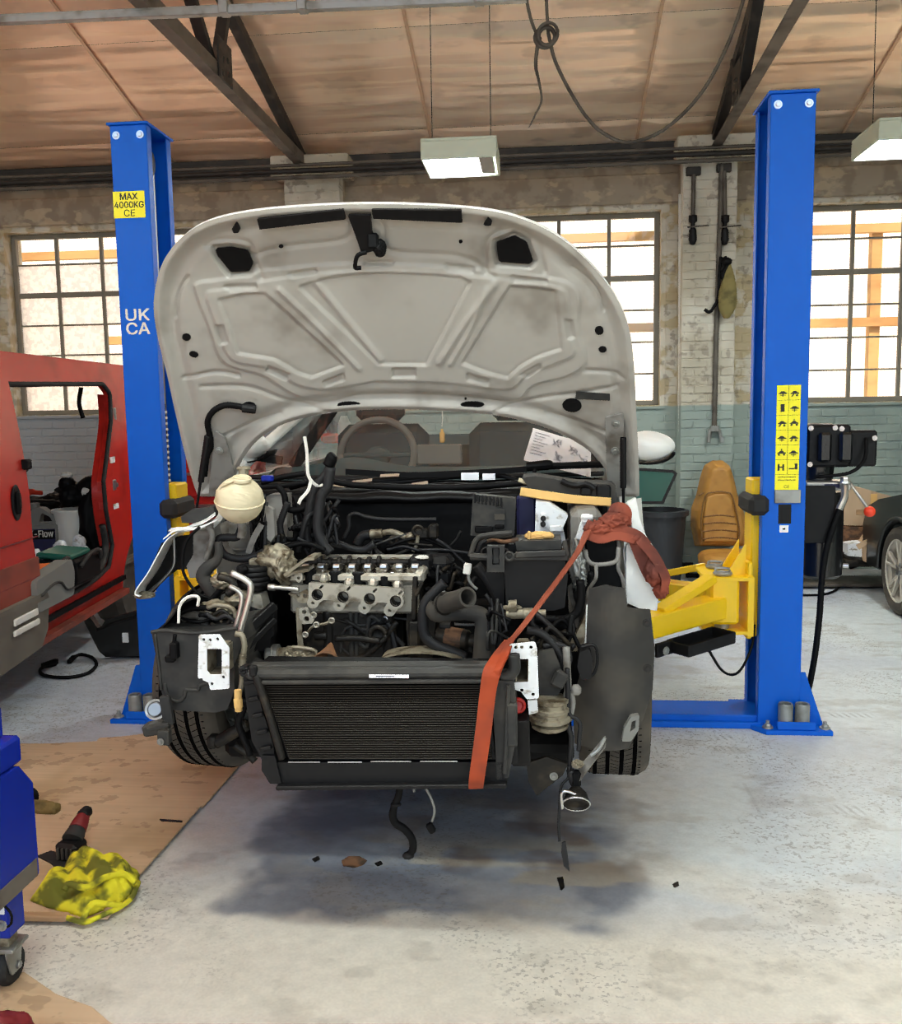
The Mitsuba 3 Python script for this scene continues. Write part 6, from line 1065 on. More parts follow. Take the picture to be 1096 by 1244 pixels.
# ---------------------------------------------------------------- red van on the left
VO = np.array([-2.63, 4.47, 0]); va = math.radians(6.7); VU = np.array([-math.sin(va), math.cos(va), 0]); VW = np.array([-math.cos(va), -math.sin(va), 0])
def vp(u, w, z): u = np.asarray(u, float); return VO+u[..., None]*VU+np.asarray(w, float)[..., None]*VW+np.asarray(z, float)[..., None]*np.array([0, 0, 1.0])
VAN = thing('van', 'red panel van with its side door slid open and tools inside', 'van')
def tum(z): return .10*np.clip((z-1.05)/.8, 0, 1)**1.6+.03*np.clip((.6-z)/.3, 0, 1)
def vpanel(poly, w0, th, name, m, sm=30, par=VAN, out=0.0, flat=False, step=.12, label=None):
    g = poly if hasattr(poly, 'exterior') else Polygon(poly)
    e = trimesh.creation.extrude_polygon(g, th, engine='earcut').subdivide_to_size(step); v = np.array(e.vertices)
    e.vertices = vp(v[:, 0], w0+v[:, 2]-out+(0 if flat else tum(v[:, 1])), v[:, 1]); return put(name, e, m, par, sm, label=label)
prof = [(2.45, .32), (2.45, 1.80), (2.38, 1.85), (-1.9, 1.82), (-2.35, 1.70), (-2.85, 1.22), (-3.50, 1.02), (-3.65, .75), (-3.65, .32)]
body = Polygon(prof)
door = rpoly([(-.10, .50), (-.10, 1.66), (1.42, 1.70), (1.52, 1.64), (1.43, 1.46), (1.23, 1.22), (1.13, 1.08), (1.14, .90), (1.22, .66), (1.15, .53), (.90, .49), (.60, .48)], .025)
cuts = [rpoly([(-1.42, 1.15), (-1.42, 1.62), (-2.05, 1.62), (-2.50, 1.22), (-2.50, 1.15)], .03), Point(-2.80, .34).buffer(.36), Point(1.85, .34).buffer(.36)]
skin_ = body.difference(unary_union([door]+cuts)); far_ = body.difference(unary_union(cuts))
vpanel(skin_, 0, .03, 'side_panel', 'red_van'); vpanel(far_, 1.75, .03, 'far_side_panel', 'red_van', flat=True)
def vloft(pts, w0, w1, th, name, m, par=VAN):
    p = np.array(pts, float)
    def f(u, v):
        a = np.interp(u, np.linspace(0, 1, len(p)), p[:, 0]); b = np.interp(u, np.linspace(0, 1, len(p)), p[:, 1]); return vp(a, w0+v*(w1-w0), b+.04*np.sin(v*math.pi))
    return put(name, gridsheet(f, (len(p)-1)*2, 8, th), m, par, 30)
vloft([(-1.92, 1.81), (2.42, 1.84)], .10, 1.75, .02, 'roof', 'red_van'); vloft([(-2.85, 1.22), (-3.50, 1.02), (-3.65, .75), (-3.66, .32)], .02, 1.75, .02, 'nose', 'red_van')
vloft([(-1.92, 1.81), (-2.35, 1.70), (-2.85, 1.22)], .10, 1.70, .006, 'windscreen', 'glass')
put('load_floor', gridsheet(lambda u, v: vp(-1.95+u*4.35, .03+v*1.7, .50+0*u), 2, 2, .03), 'bumper_grey', VAN)
put('headliner', gridsheet(lambda u, v: vp(-1.85+u*3.7, .12+v*1.6, 1.77-.10*np.sin(np.clip(u*1.2-.2, 0, 1)*math.pi)*(1-v*.3)), 8, 6, .012), 'interior', VAN, True)
put('door_seal', tube([vp(np.array(a), np.array(-.012+float(tum(np.array(b)))), np.array(b)) for a, b in list(door.exterior.coords)], .014, 8, 1, smooth=False), 'rubber', VAN, True)
# door aperture trim, pillar and sill
pil_ = put('pillar', cat(strip(spline([vp(np.array(a), np.array(.0+float(tum(np.array(b)))), np.array(b)) for a, b in ((1.52, 1.63), (1.44, 1.45), (1.25, 1.22), (1.15, 1.06), (1.16, .88), (1.23, .66))]), spline([vp(np.array(a), np.array(.07+float(tum(np.array(b)))), np.array(b)) for a, b in ((1.52, 1.63), (1.44, 1.45), (1.25, 1.22), (1.15, 1.06), (1.16, .88), (1.23, .66))]), .01)), 'red_van', VAN, 30)
for u, z, sx, sz in ((1.36, 1.205, .10, .04), (1.36, .90, .10, .035)): put('sticker', mv(bx((0, 0, 0), (.003, sx, sz), .001, rotz(va)), None, vp(np.array(u), np.array(-.004+float(tum(np.array(z)))), np.array(z))), 'white_bracket', pil_)
put('striker', cat(mv(bx((0, 0, 0), (.02, .06, .07), .006, rotz(va)), None, vp(np.array(1.36), np.array(.004), np.array(1.04))), mv(bx((0, 0, 0), (.03, .02, .03), .004, rotz(va)), None, vp(np.array(1.36), np.array(-.01), np.array(1.04)))), 'steel', pil_)
put('latch', mv(bx((0, 0, 0), (.03, .05, .09), .006, rotz(va)), None, vp(np.array(1.56), np.array(.05), np.array(1.50))), 'steel', pil_)
vpanel([(-.4, .30), (-.4, .335), (1.45, .335), (1.45, .30)], -.03, .05, 'sill_strip', 'red_dirty', flat=True); vpanel([(-.05, .395), (-.05, .425), (1.45, .425), (1.45, .395)], -.012, .02, 'runner_slot', 'black', flat=True)
vpanel([(-2.0, .28), (-2.0, .33), (2.4, .33), (2.4, .28)], .25, .03, 'underbody', 'black', flat=True)
put('sill_mat', tube([vp(np.array(a), np.array(.02), np.array(b)) for a, b in ((-.10, .525), (.58, .51), (.90, .515), (1.12, .56), (1.19, .67), (1.15, .80))], .022, 8), 'grey_plastic', VAN, True)
put('grab_handle', tube([vp(np.array(1.42), np.array(.20), np.array(1.68)), vp(np.array(1.42), np.array(.22), np.array(1.58)), vp(np.array(1.42), np.array(.20), np.array(1.48))], .014, 8), 'black', VAN, True)
# slid back door
dk = vpanel(rpoly([(-1.08, .44), (-1.08, 1.69), (-.13, 1.70), (-.13, 1.3), (-.13, .9), (-.09, .70), (-.09, .44)], .03), 0, .035, 'sliding_door', 'red_van', out=.09, label='sliding door pushed to the rear')
vpanel(rpoly([(-1.07, .62), (-1.07, .80), (-.10, .80), (-.09, .62)], .01), 0, .012, 'dirty_panel', 'red_dirty', par=dk, out=.10); vpanel(rpoly([(-1.09, .36), (-1.09, .62), (-.10, .62), (-.07, .58), (-.07, .42), (-.14, .34), (-1.09, .30)], .02), 0, .05, 'rubbing_strip', 'bumper_grey', par=dk, out=.13)
def vbx(u, w, z, su, sw, sz, b=.006): return mv(bx((0, 0, 0), (sw, su, sz), b, rotz(va)), None, vp(np.array(u), np.array(w), np.array(z)))
hm = lathe([(0, 0), (.045, 0), (.05, .01), (.045, .014), (0, .006)][::-1], (0, 0, 0), (1, 0, 0), 24); hv = np.array(hm.vertices); hv[:, 2] *= 1.75; hm.vertices = hv
put('handle', mv(hm, rotz(va), vp(np.array(-.29), np.array(-.085), np.array(1.09))), 'black_plastic', dk); put('handle_bar', vbx(-.29, -.102, 1.09, .03, .02, .11, .008), 'black', dk)
put('door_latch', cat(vbx(-.14, -.08, 1.265, .06, .05, .05), vbx(-.11, -.06, 1.24, .05, .03, .03), cyl(vp(np.array(-.12), np.array(-.07), np.array(1.26)), vp(np.array(-.04), np.array(-.02), np.array(1.25)), .015, 10)), 'black', dk)
for z in (.70, .90): put('seam', vbx(-.63, -.098+float(tum(np.array(z))), z, 1.08, .004, .006, .001), 'dark_red', dk)
put('bright_strip', cat(vbx(-.36, -.134, .545, .26, .012, .035, .012), vbx(-.36, -.134, .495, .28, .012, .03, .012)), 'white_plastic', dk)
for u, w in ((-2.80, .16), (1.85, .16), (-2.80, 1.62), (1.85, 1.62)):
    c = vp(np.array(u), np.array(w), np.array(.33)); put('wheel', cat(lathe([(.0, -.07), (.20, -.08), (.30, -.10), (.33, -.06), (.33, .06), (.30, .10), (.20, .08), (0, .07)], c, c+VW, 32)), 'tyre', VAN, 30)
# things in the van
def vc(u, w, z): return vp(np.array(u, float), np.array(w, float), np.array(z, float))
jg = thing('oil_can', 'grey oil can with X-Flow label standing in the van', 'oil can'); c = np.array((-3.24,5.732,0.535)); jm = xy(rpoly([(-.10, -.08), (.10, -.08), (.10, .08), (-.10, .08)], .03), 0, .26)
jr = rotz(.25)
put('can', cat(mv(jm, jr, c), mv(xz(rpoly([(-.10, .25), (.10, .25), (.07, .32), (.0, .37), (-.05, .37), (-.10, .31)], .02).difference(rpoly([(-.02, .27), (.07, .27), (.05, .31), (0, .34)], .01)), -.05, .05), jr, c), mv(cyl((-.05, 0, .36), (-.05, 0, .40), .03, 16), jr, c)), 'grey_case', jg)
jl = put('label', mv(bx((0, -.082, .15), (.17, .003, .17), .001), jr, c), 'navy', jg); put('band', mv(bx((0, -.0845, .20), (.165, .003, .06), .001), jr, c), 'black', jl)
put('lettering', text_on('X-Flow', .042, tuple(jr @ np.array((0, -.087, .185))+c), tuple(jr @ np.array((1., 0, 0))), (0, 0, 1), .001, fit=.15), 'white_plastic', jl)
bk = thing('bucket', 'white plastic bucket in the van with a black drill and rags on top', 'bucket'); c = np.array((-3.081,5.796,0.535))
put('pail', lathe([(0, 0), (.10, 0), (.115, .33), (.125, .33), (.125, .35), (.110, .35), (.095, .02), (0, .02)], c, c+[0, 0, 1], 32), 'white_plastic', bk, 30); put('rim', ring(c+[0, 0, .345], (0, 0, 1), .120, .008, 30, 6), 'white_plastic', bk, True)
c = c+[0, 0, .065]
pg = thing('polisher', 'black hand polisher with white cap lying on the bucket', 'polisher')
put('body', cat(blob(c+[0, 0, .37], (.07, .07, .075), 4, .2, 3), blob(c+[-.03, .02, .45], (.05, .05, .05), 6, .2, 3), lathe([(0, 0), (.035, 0), (.045, .04), (.03, .16), (0, .17)], c+[.02, .0, .36], c+[.16, .0, .37], 14)), 'black', pg, True); put('cap', blob(c+[-.02, 0, .51], (.04, .03, .02), 3, .2, 3), 'white_plastic', pg, True); put('nose', lathe([(.03, 0), (.02, .05), (0, .08)], c+[.11, -.03, .40], c+[.25, -.05, .395], 14), 'white_plastic', pg)
solo('tool_pile', cat(blob(np.array((-3.566,6.266,0.54))+[0, 0, .34], (.16, .12, .05), 12, .5, 4), blob(np.array((-3.54,6.423,0.54))+[0, 0, .33], (.10, .1, .06), 13, .5, 4), bx(np.array((-3.563,6.305,0.54))+[0, 0, .14], (.34, .22, .28), .02)), 'engine_dark', 'heap of dark tools lying behind the oil can in the van', 'tools', True)
solo('wall_box', xz(Polygon([(0, 0), (.3, 0), (.3, .42), (.1, .45), (0, .40)]), 0, .12).apply_translation(np.array((-3.693,6.425,0.54))+[0, .28, .0]), 'grey_plastic', 'grey plastic box behind the oil can in the van', 'box')
solo('red_handle_tool', cat(tube([np.array((-3.616,6.267,0.54))+[0, -.05, .415], np.array((-3.579,6.266,0.54))+[0, -.05, .42], np.array((-3.516,6.266,0.54))+[0, -.05, .415]], .016, 8), bx(np.array((-3.598,6.267,0.54))+[0, -.05, .43], (.05, .03, .03), .006)), 'orange_red', 'red handled tool lying on top beside the bucket in the van', 'tool', True)
gb = thing('tool_case', 'dark tool case with green lid open in the van', 'tool case'); c = np.array((-2.763,5.099,0.535))
put('case', mv(bx((0, 0, .075), (.26, .40, .15), .015), rotz(va), c), 'black', gb); put('lid', mv(bx((-.02, -.02, .170), (.20, .30, .035), .01), rotz(va) @ roty(.1), c), 'green_plastic', gb); put('handle', tube([c+rotz(va) @ np.array(q) for q in ((.14, -.15, .11), (.16, -.05, .17), (.16, .10, .17), (.14, .17, .11))], .012, 8), 'grey_plastic', gb, True)
gc = thing('grey_tool_case', 'flat grey tool case standing on the van door sill', 'tool case'); c = np.array((-2.546,4.51,0.53))
put('shell', mv(yz(rpoly([(-.24, 0), (.22, 0), (.25, .12), (.22, .20), (-.24, .16)], .03), -.04, .04), rotz(va), c), 'grey_case', gc); put('groove', tube([c+rotz(va) @ np.array((.045, a, b)) for a, b in ((-.2, .08), (-.05, .11), (.05, .10), (.12, .05), (.22, .04))], .006, 6), 'grey_plastic', gc, True); put('handle', tube([c+rotz(va) @ np.array((.0, a, b)) for a, b in ((.20, .19), (.27, .19), (.29, .10), (.26, .05))], .014, 8), 'grey_plastic', gc, True)
solo('orange_box', mv(bx((0, 0, .05), (.14, .20, .05), .004), rotz(.5), np.array((-2.688,4.693,0.54))+[0, 0, .08]), 'orange', 'small orange box behind the grey case in the van', 'box')
solo('white_bottle', lathe([(0, 0), (.05, 0), (.055, .10), (.03, .15), (.02, .19), (0, .19)], (-2.93,5.072,0.54), np.array((-2.93,5.072,0.54))+[0, 0, 1], 18), 'white_bracket', 'pale bottle lying between the oil can and the grey case', 'bottle', True)
bp_ = thing('work_bag', 'black bag with pale gloves behind the van pillar', 'bag'); c = np.array((-2.917,5.766,0.54))
put('body', blob(c+[0, 0, .24], (.085, .12, .24), 21, .25, 2.5), 'black', bp_, True)
solo('work_glove', cat(blob(c+[-.02, -.17, .15], (.04, .04, .05), 4, .25, 4), blob(c+[.01, -.17, .08], (.03, .03, .05), 5, .25, 4)), 'white_bracket', 'pale work glove upper one of the two by the black bag', 'glove', True)
solo('work_glove', cat(blob(c+[-.10, -.26, .10], (.05, .05, .08), 8, .3, 4), blob(c+[-.06, -.28, .05], (.035, .03, .05), 9, .25, 4)), 'white_bracket', 'pale work glove lower one of the two beside the green lidded case', 'glove', True)
solo('metal_clamp', cat(ring(c+[.0, -.30, .06], (.3, 1, .2), .05, .010, 4, 6), bx(c+[.06, -.28, .03], (.05, .03, .03), .005)), 'bright_alloy', 'square metal clamp lying under the gloves in the van', 'clamp')
solo('torch', cyl(c+[-.04, -.42, .02], c+[.06, -.39, .03], .022, 12), 'sticker', 'yellow torch lying at the van floor edge', 'torch')
solo('helmet', gridsheet(lambda u, v: c+np.array([-.03, .12, .46])+np.stack([.13*np.cos(u*2*math.pi)*np.sin(v*1.5), .12*np.sin(u*2*math.pi)*np.sin(v*1.5), .10*np.cos(v*1.5)], 1), 24, 8, .004), 'black_plastic', 'dark round cover resting on the black bag in the van', 'cover', True)
# on the floor by the van
pt_ = thing('trim_panel', 'black plastic trim panel with a white label leaning by the left lift post', 'trim panel')
pa = [(-2.716,5.411,0), (-2.5,5.419,0)]
ps_ = [(-2.826,0.302),(-2.783,0.307),(-2.706,0.183),(-2.66,0.251),(-2.436,0.314),(-2.452,0.025),(-2.674,0.017),(-2.715,0.053)]
put('panel', cat(xz(Polygon(ps_), 5.33, 5.38), bx2(ps_[3][0], ps_[5][0], 5.38, 5.62, .0, .03, .01)), 'black_gloss', pt_); a_ = (-2.556,5.32,0.171); b_ = (-2.518,5.32,0.11); put('label', bx2(a_[0], b_[0], 5.322, 5.33, b_[2], a_[2], .001), 'white_bracket', pt_)
put('ridge', tube([(-2.712,5.32,0.191),(-2.621,5.32,0.227),(-2.514,5.32,0.259),(-2.435,5.32,0.28)], .010, 6), 'black_plastic', pt_, True)
solo('loose_cable', cat(tube([(-2.911,5.175,0.012), (-2.954,5.085,0.012), (-2.865,4.953,0.012), (-2.708,4.91,0.012), (-2.623,4.996,0.012), (-2.653,5.167,0.012), (-2.759,5.328,0.012), (-2.871,5.4,0.012), (-2.875,5.305,0.012)], .010, 8), beam((-2.967,5.127,0.015), (-2.938,5.236,0.015), .03, .03), beam((-2.852,5.221,0.015), (-2.878,5.332,0.015), .025, .025)), 'black', 'black cable with plugs curled on the floor beside the van', 'cable', True)
# red tool chest behind the car, glimpsed past the bonnet
tc_ = thing('tool_chest', 'red tool chest standing behind the left lift post beside the van', 'tool chest')
put('cabinet', bx2(-2.80, -2.15, 6.6, 7.1, .12, 1.36, .01), 'red_van', tc_)
for i in range(5):
    d_ = put('drawer', bx2(-2.77, -2.18, 6.58, 6.60, .18+.235*i, .38+.235*i, .006), 'red_van', tc_); put('handle', beam((-2.70, 6.565, .35+.235*i), (-2.25, 6.565, .35+.235*i), .02, .02), 'steel', d_)
for x in (-2.72, -2.23):
    for y in (6.7, 7.0): put('castor', cyl((x-.02, y, .06), (x+.02, y, .06), .058, 16), 'rubber', tc_)
wbz = (-1.553,6.6,1.269)[2]; wb0, wb1 = (-1.729,6.6,1.272)[0], (-1.377,6.6,1.267)[0]
wk = thing('work_bench', 'small grey bench behind the car glimpsed through the windscreen', 'bench')
put('top', bx2(wb0, wb1, 6.45, 6.95, wbz-.04, wbz, .006), 'zinc', wk)
for x in (wb0+.03, wb1-.03):
    for y in (6.5, 6.9): put('leg', bx2(x-.02, x+.02, y-.02, y+.02, 0, wbz-.04), 'zinc', wk)
for i, (x, z, s_, m, lb_) in enumerate(((wb0+.07, .10, .05, 'zinc', 'grey tin on the small bench, left of the other two tins'), (wb0+.19, .09, .045, 'engine_dark', 'dark tin standing mid way on the small bench'), (wb1-.07, .10, .05, 'white_plastic', 'white tub standing at the right end of the small bench'))):
    solo('parts_tin', lathe([(0, 0), (s_, 0), (s_, z*1.4), (s_*.8, z*1.5), (s_*.5, z*1.9), (0, z*1.9)], (x, 6.78, wbz+.001), (x, 6.78, 9), 18), m, lb_, 'tin', 30)
solo('red_lamp_unit', bx(((wb0+wb1)/2+.06, 6.52, wbz+.035), (.13, .08, .07), .02), 'orange_red', 'red lamp unit lying at the front of the small bench', 'lamp unit')
# ---------------------------------------------------------------- foreground left
def card_fn(p, n, uv):
    k = fbm(p.x*3, p.y*3, 0.0, 4); c = mix(lin(190, 162, 132), lin(172, 144, 112), smoothstep(0.4, 0.7, k))
    c = mix(c, lin(118, 88, 62), smoothstep(0.62, 0.70, fbm(p.x*14+3, p.y*18, 0.0, 4))*0.35)
    return c*(0.94+0.1*noise(p.x*3, p.y*90, 0.0))
pm('cardboard', mikit.proc(card_fn), 0.85)
def card(px, z, name, label, seed, th=.005, crease=None, grp=None):
    g = Polygon(px).buffer(.004); m = trimesh.creation.extrude_polygon(g, th, engine='earcut').subdivide_to_size(.05); v = np.array(m.vertices)
    v[:, 2] += z+.006*meshkit.fbm(np.stack([v[:, 0]*4+seed, v[:, 1]*4, v[:, 0]*0], 1), 3)
    m.vertices = v; return solo(name, m, 'cardboard', label, 'cardboard', 25, grp)
k1 = card([(-2.588,3.685),(-2.424,3.883),(-2.246,3.892),(-2.039,3.934),(-2.044,3.976),(-1.944,4.002),(-1.846,4.051),(-1.521,4.035),(-1.296,3.85),(-1.289,3.672),(-1.295,3.282),(-1.5,3.255),(-1.684,3.23),(-1.987,3.183),(-2.233,3.154)], .001, 'cardboard_sheet', 'large flattened cardboard lying under the left front tyre', 1)
k2 = card([(-2.284,3.18),(-2.012,3.225),(-1.702,3.265),(-1.362,3.278),(-1.302,3.274),(-1.31,2.756),(-1.296,2.494),(-1.67,2.469),(-1.907,2.545)], .006, 'cardboard_sheet', 'flattened cardboard sheet under the yellow cloth and red tool', 9)
solo('cardboard_flap', xy(Polygon([(-1.409,3.148),(-1.318,3.14),(-1.312,3.127),(-1.397,3.135)]), .014, .017), 'ink', 'dark slot torn in the cardboard right of the red tool', 'slot')
card([(-1.401,2.221),(-1.267,2.139),(-1.147,2.094),(-1.015,1.999),(-1.154,1.909),(-1.384,1.948),(-1.479,2.165)], .001, 'cardboard_sheet', 'orange brown cardboard piece under the castor at the bottom left corner', 4)
wt = thing('cordless_ratchet', 'red and black cordless tool standing on the cardboard', 'power tool')
o_ = np.array((-1.587,2.843,0)); hp = np.array((-1.582,2.93,0.127))
put('battery', bx(o_+[0, 0, .045], (.085, .075, .065), .012, rotz(-.2)), 'black_plastic', wt); put('ribs', cat([bx(o_+[-.028+.016*i, -.038, .047], (.008, .012, .04), .002) for i in range(4)]), 'liner', wt)
m1 = o_+[.002, .005, .075]; m2 = m1+(hp-m1)*.45
put('body', tube([m1, m1+(m2-m1)*.5, m2], [.036, .033, .028], 14), 'grey_plastic', wt, True); put('grip', tube([m2-(hp-m2)*.05, m2+(hp-m2)*.5, hp], [.030, .027, .020], 14), 'dark_red', wt, True)
put('head', cat(tube([hp-(hp-m2)*.05, hp+(hp-m2)*.12], .017, 12), cyl(hp+(hp-m2)*.12+[0, -.02, 0], hp+(hp-m2)*.12+[0, .02, 0], .02, 14), cyl(hp+(hp-m2)*.12+[0, .02, 0], hp+(hp-m2)*.12+[0, .035, 0], .010, 8)), 'black_plastic', wt, 30)
solo('rubber_offcut', xy(Polygon([(-1.709,2.841),(-1.682,2.878),(-1.633,2.863),(-1.579,2.896),(-1.522,2.83),(-1.561,2.794),(-1.572,2.739),(-1.64,2.8)]), .014, .020), 'rubber', 'black rubber offcut lying under the cordless tool', 'rubber')
def cloth_fn(p, n, uv):
    k = fbm(p.x*16, p.y*16, p.z*16, 4)
    return mix(lin(214, 204, 42), lin(104, 104, 34), smoothstep(0.40, 0.58, k))
pm('cloth', mikit.proc(cloth_fn), 0.95, sheen=0.5)
cx_ = np.array((-1.431,2.65,0)); cp = Polygon([(-1.571,2.568),(-1.587,2.655),(-1.556,2.73),(-1.578,2.804),(-1.528,2.841),(-1.445,2.802),(-1.379,2.795),(-1.307,2.735),(-1.283,2.635),(-1.294,2.576),(-1.334,2.583),(-1.328,2.528),(-1.361,2.489),(-1.424,2.512),(-1.499,2.535)]).buffer(.01).buffer(-.004)
mb = cp.bounds; NX, NY = 110, 110
gx_, gy_ = np.meshgrid(np.linspace(mb[0], mb[2], NX), np.linspace(mb[1], mb[3], NY), indexing='ij'); P2 = np.stack([gx_.ravel(), gy_.ravel()], 1)
dd = -sdist(P2, np.array(cp.exterior.coords)[:-1]); inn = dd > -.002
hcl = .016+.045*np.clip(dd/.05, 0, 1)**.6*(0.5+meshkit.fbm(np.stack([P2[:, 0]*9, P2[:, 1]*9, P2[:, 0]*0], 1), 3))+.018*np.abs(np.sin(P2[:, 0]*34+P2[:, 1]*22+5*meshkit.fbm(np.stack([P2[:, 0]*7, P2[:, 1]*7, P2[:, 0]*0+3], 1), 2)))*np.clip(dd/.03, 0, 1)
i_, j_ = np.meshgrid(np.arange(NX-1), np.arange(NY-1), indexing='ij'); i_ = i_.ravel(); j_ = j_.ravel(); q = np.stack([i_*NY+j_, (i_+1)*NY+j_, (i_+1)*NY+j_+1, i_*NY+j_+1], 1); q = q[inn[q].all(1)]
top = trimesh.Trimesh(np.column_stack([P2, hcl]), np.vstack([q[:, [0, 1, 2]], q[:, [0, 2, 3]]]), process=False); top.remove_unreferenced_vertices()
ck_ = solo('cleaning_cloth', thick(top, .006), 'cloth', 'crumpled yellow microfibre cloth with dirt stains on the cardboard', 'cloth', True)
def fold(L_, r): put('fold', tube(L_, r, 10), 'cloth', ck_, True)
fold([(-1.448,2.536,0.07), (-1.437,2.548,0.085), (-1.37,2.524,0.09), (-1.345,2.594,0.085), (-1.306,2.636,0.075), (-1.267,2.634,0.05)], .010); fold([(-1.355,2.461,0.022), (-1.335,2.486,0.06), (-1.304,2.506,0.05), (-1.274,2.548,0.022)], .009); fold([(-1.408,2.474,0.02), (-1.343,2.456,0.02), (-1.303,2.5,0.022), (-1.277,2.542,0.02), (-1.266,2.6,0.02), (-1.283,2.685,0.022)], .008)
solo('timber_strip', beam((-1.607,2.47,0.02), (-1.408,2.479,0.02), .03, .018, .004), 'stick', 'thin wooden strip lying on the cardboard edge below the yellow cloth', 'wood strip')
solo('wire_brush', cat(tube([(-1.942,3.199,0.03), (-1.883,3.188,0.03), (-1.821,3.182,0.028)], [.024, .028, .022], 12), beam((-1.986,3.219,0.03), (-1.929,3.2,0.03), .03, .03)), 'sponge_brown', 'brown brush lying on the cardboard beside the blue stand', 'brush', True)
solo('small_socket', cat(cyl((-1.996,3.236,0.035), (-1.974,3.291,0.035), .03, 14)), 'black', 'black socket lying behind the brown brush', 'socket')
# blue stand on a castor at the left edge
BS = thing('engine_stand', 'blue steel workshop stand on a castor at the left edge', 'stand'); yb_ = 2.05
e0 = (-1.286,2.05,0.596); e1 = (-1.364,2.27,0.294); bz0, bz1 = (-1.31,2.05,0.268)[2], e0[2]; bxr = e1[0]
put('cabinet', yz(rpoly([(2.05, bz0), (2.27, bz0), (2.27, bz1-.07), (2.21, bz1), (2.05, bz1)], .006), bxr-.42, bxr), 'blue_dark', BS)
put('corner_fold', beam((bxr+.001, 2.06, bz0+.01), (bxr+.001, 2.06, bz1-.005), .012, .012), 'blue_dark', BS)
put('upper_block', bx2(bxr-.40, bxr-.005, 2.06, 2.24, bz1+.001, bz1+.075, .008), 'blue_dark', BS); put('upper_block', bx2(bxr-.38, bxr-.04, 2.08, 2.22, bz1+.075, bz1+.16, .006), 'blue_dark', BS)
put('shackle', ring((bxr-.07, 2.15, bz1+.175), (.3, 1, 0), .018, .006, 16, 6), 'steel', BS, True)
put('scuffed_plate', cat(bx2(bxr-.42, bxr-.01, 2.044, 2.05, bz0, bz0+.05, .001), bx2(bxr, bxr+.003, 2.06, 2.26, bz0, bz0+.05, .001)), 'chord_steel', BS)
lx1 = bxr-.015; put('socket_leg', bx2(lx1-.075, lx1, 2.14, 2.215, .155, bz0, .004), 'blue_dark', BS)
put('white_tag', bx((lx1-.022, 2.138, bz0-.028), (.028, .004, .03), .001), 'paper', BS); put('bolt', bolt((lx1-.02, 2.14, bz0-.075), (0, -1, 0), .010), 'steel', BS)
put('steel_leg', bx2(lx1-.062, lx1-.014, 2.155, 2.20, .10, .17, .003), 'old_alloy', BS)
cm = lx1-.055
cs = put('castor_fork', cat(bx((cm+.022, 2.18, .118), (.075, .08, .012), .003), yz(rpoly([(2.14, .118), (2.22, .118), (2.20, .04), (2.16, .04)], .01), cm-.008, cm-.003), yz(rpoly([(2.14, .118), (2.22, .118), (2.20, .04), (2.16, .04)], .01), cm+.036, cm+.041)), 'zinc', BS)
put('castor_wheel', lathe([(0, 0), (.045, 0), (.051, .006), (.053, .012), (.053, .022), (.051, .028), (.045, .034), (0, .034)], (cm+.0, 2.19, .054), (cm+.1, 2.19, .054), 28), 'rubber', cs, 30); put('axle', cyl((cm-.013, 2.19, .054), (cm+.048, 2.19, .054), .010, 10), 'steel', cs)
put('stand_wire', tube([(lx1-.03, 2.13, bz0+.01), (lx1+.012, 2.13, bz0-.03), (lx1+.014, 2.13, bz0-.06), (lx1, 2.135, bz0-.075)], .003, 6), 'black', BS, True)
solo('red_hose_bundle', blob(np.array((-1.278,1.911,0.05)), (.09, .06, .06), 6, .25, 3), 'dark_red', 'dark red bundle at the very bottom left corner', 'bundle', True)
# stains and crumbs on the floor
def flat_blob(px, name, m, label, cat_n, th=.0015):
    g = Polygon(px).buffer(.003); return solo(name, xy(g, .0006, th), m, label, cat_n)
flat_blob([(-0.67,2.907),(-0.654,2.937),(-0.62,2.939),(-0.59,2.912),(-0.598,2.883),(-0.622,2.865),(-0.658,2.874)], 'rust_flakes', 'rust', 'brown patch of rust flakes on the floor under the radiator', 'rust')
flat_blob([(-0.556,2.897),(-0.542,2.91),(-0.533,2.893),(-0.545,2.881)], 'oil_drip', 'ink', 'dark drip right of the rust patch on the floor', 'drip')
flat_blob([(0.049,2.838),(0.063,2.845),(0.066,2.783),(0.058,2.767),(0.054,2.803)], 'oil_drip', 'ink', 'dark drip below the hanging wire on the floor', 'drip')
flat_blob([(0.411,2.821),(0.426,2.837),(0.425,2.817),(0.414,2.806)], 'oil_drip', 'ink', 'dark crumb on the bare floor right of the car', 'drip')
flat_blob([(-0.773,2.912),(-0.76,2.93),(-0.751,2.913),(-0.761,2.896)], 'oil_drip', 'ink', 'dark drip left of the rust patch on the floor', 'drip')
# ---------------------------------------------------------------- right side
bn = thing('rubbish_bin', 'black plastic bin standing behind the right wing', 'bin'); c = np.array((1.00, 7.85, 0))
put('bin_body', lathe([(0, .004), (.165, .004), (.175, .02), (.215, .60), (.225, .60), (.235, .585), (.235, .625), (.20, .63), (.16, .03), (0, .03)], c, c+[0, 0, 1], 36), 'bin_plastic', bn, 30); put('rim', ring(c+[0, 0, .615], (0, 0, 1), .222, .014, 36, 8), 'bin_plastic', bn, True)
gl = thing('quarter_window', 'green tinted car quarter window standing in the bin', 'car window'); gz = [(0.784,0.98),(1.112,0.956),(1.146,0.928),(1.033,0.672),(0.786,0.673)]
put('pane', xz(Polygon(gz).buffer(-.01), 7.895, 7.903), 'glass_green', gl); put('rubber_edge', xz(Polygon(gz).difference(Polygon(gz).buffer(-.022)), 7.89, 7.91), 'rubber', gl)
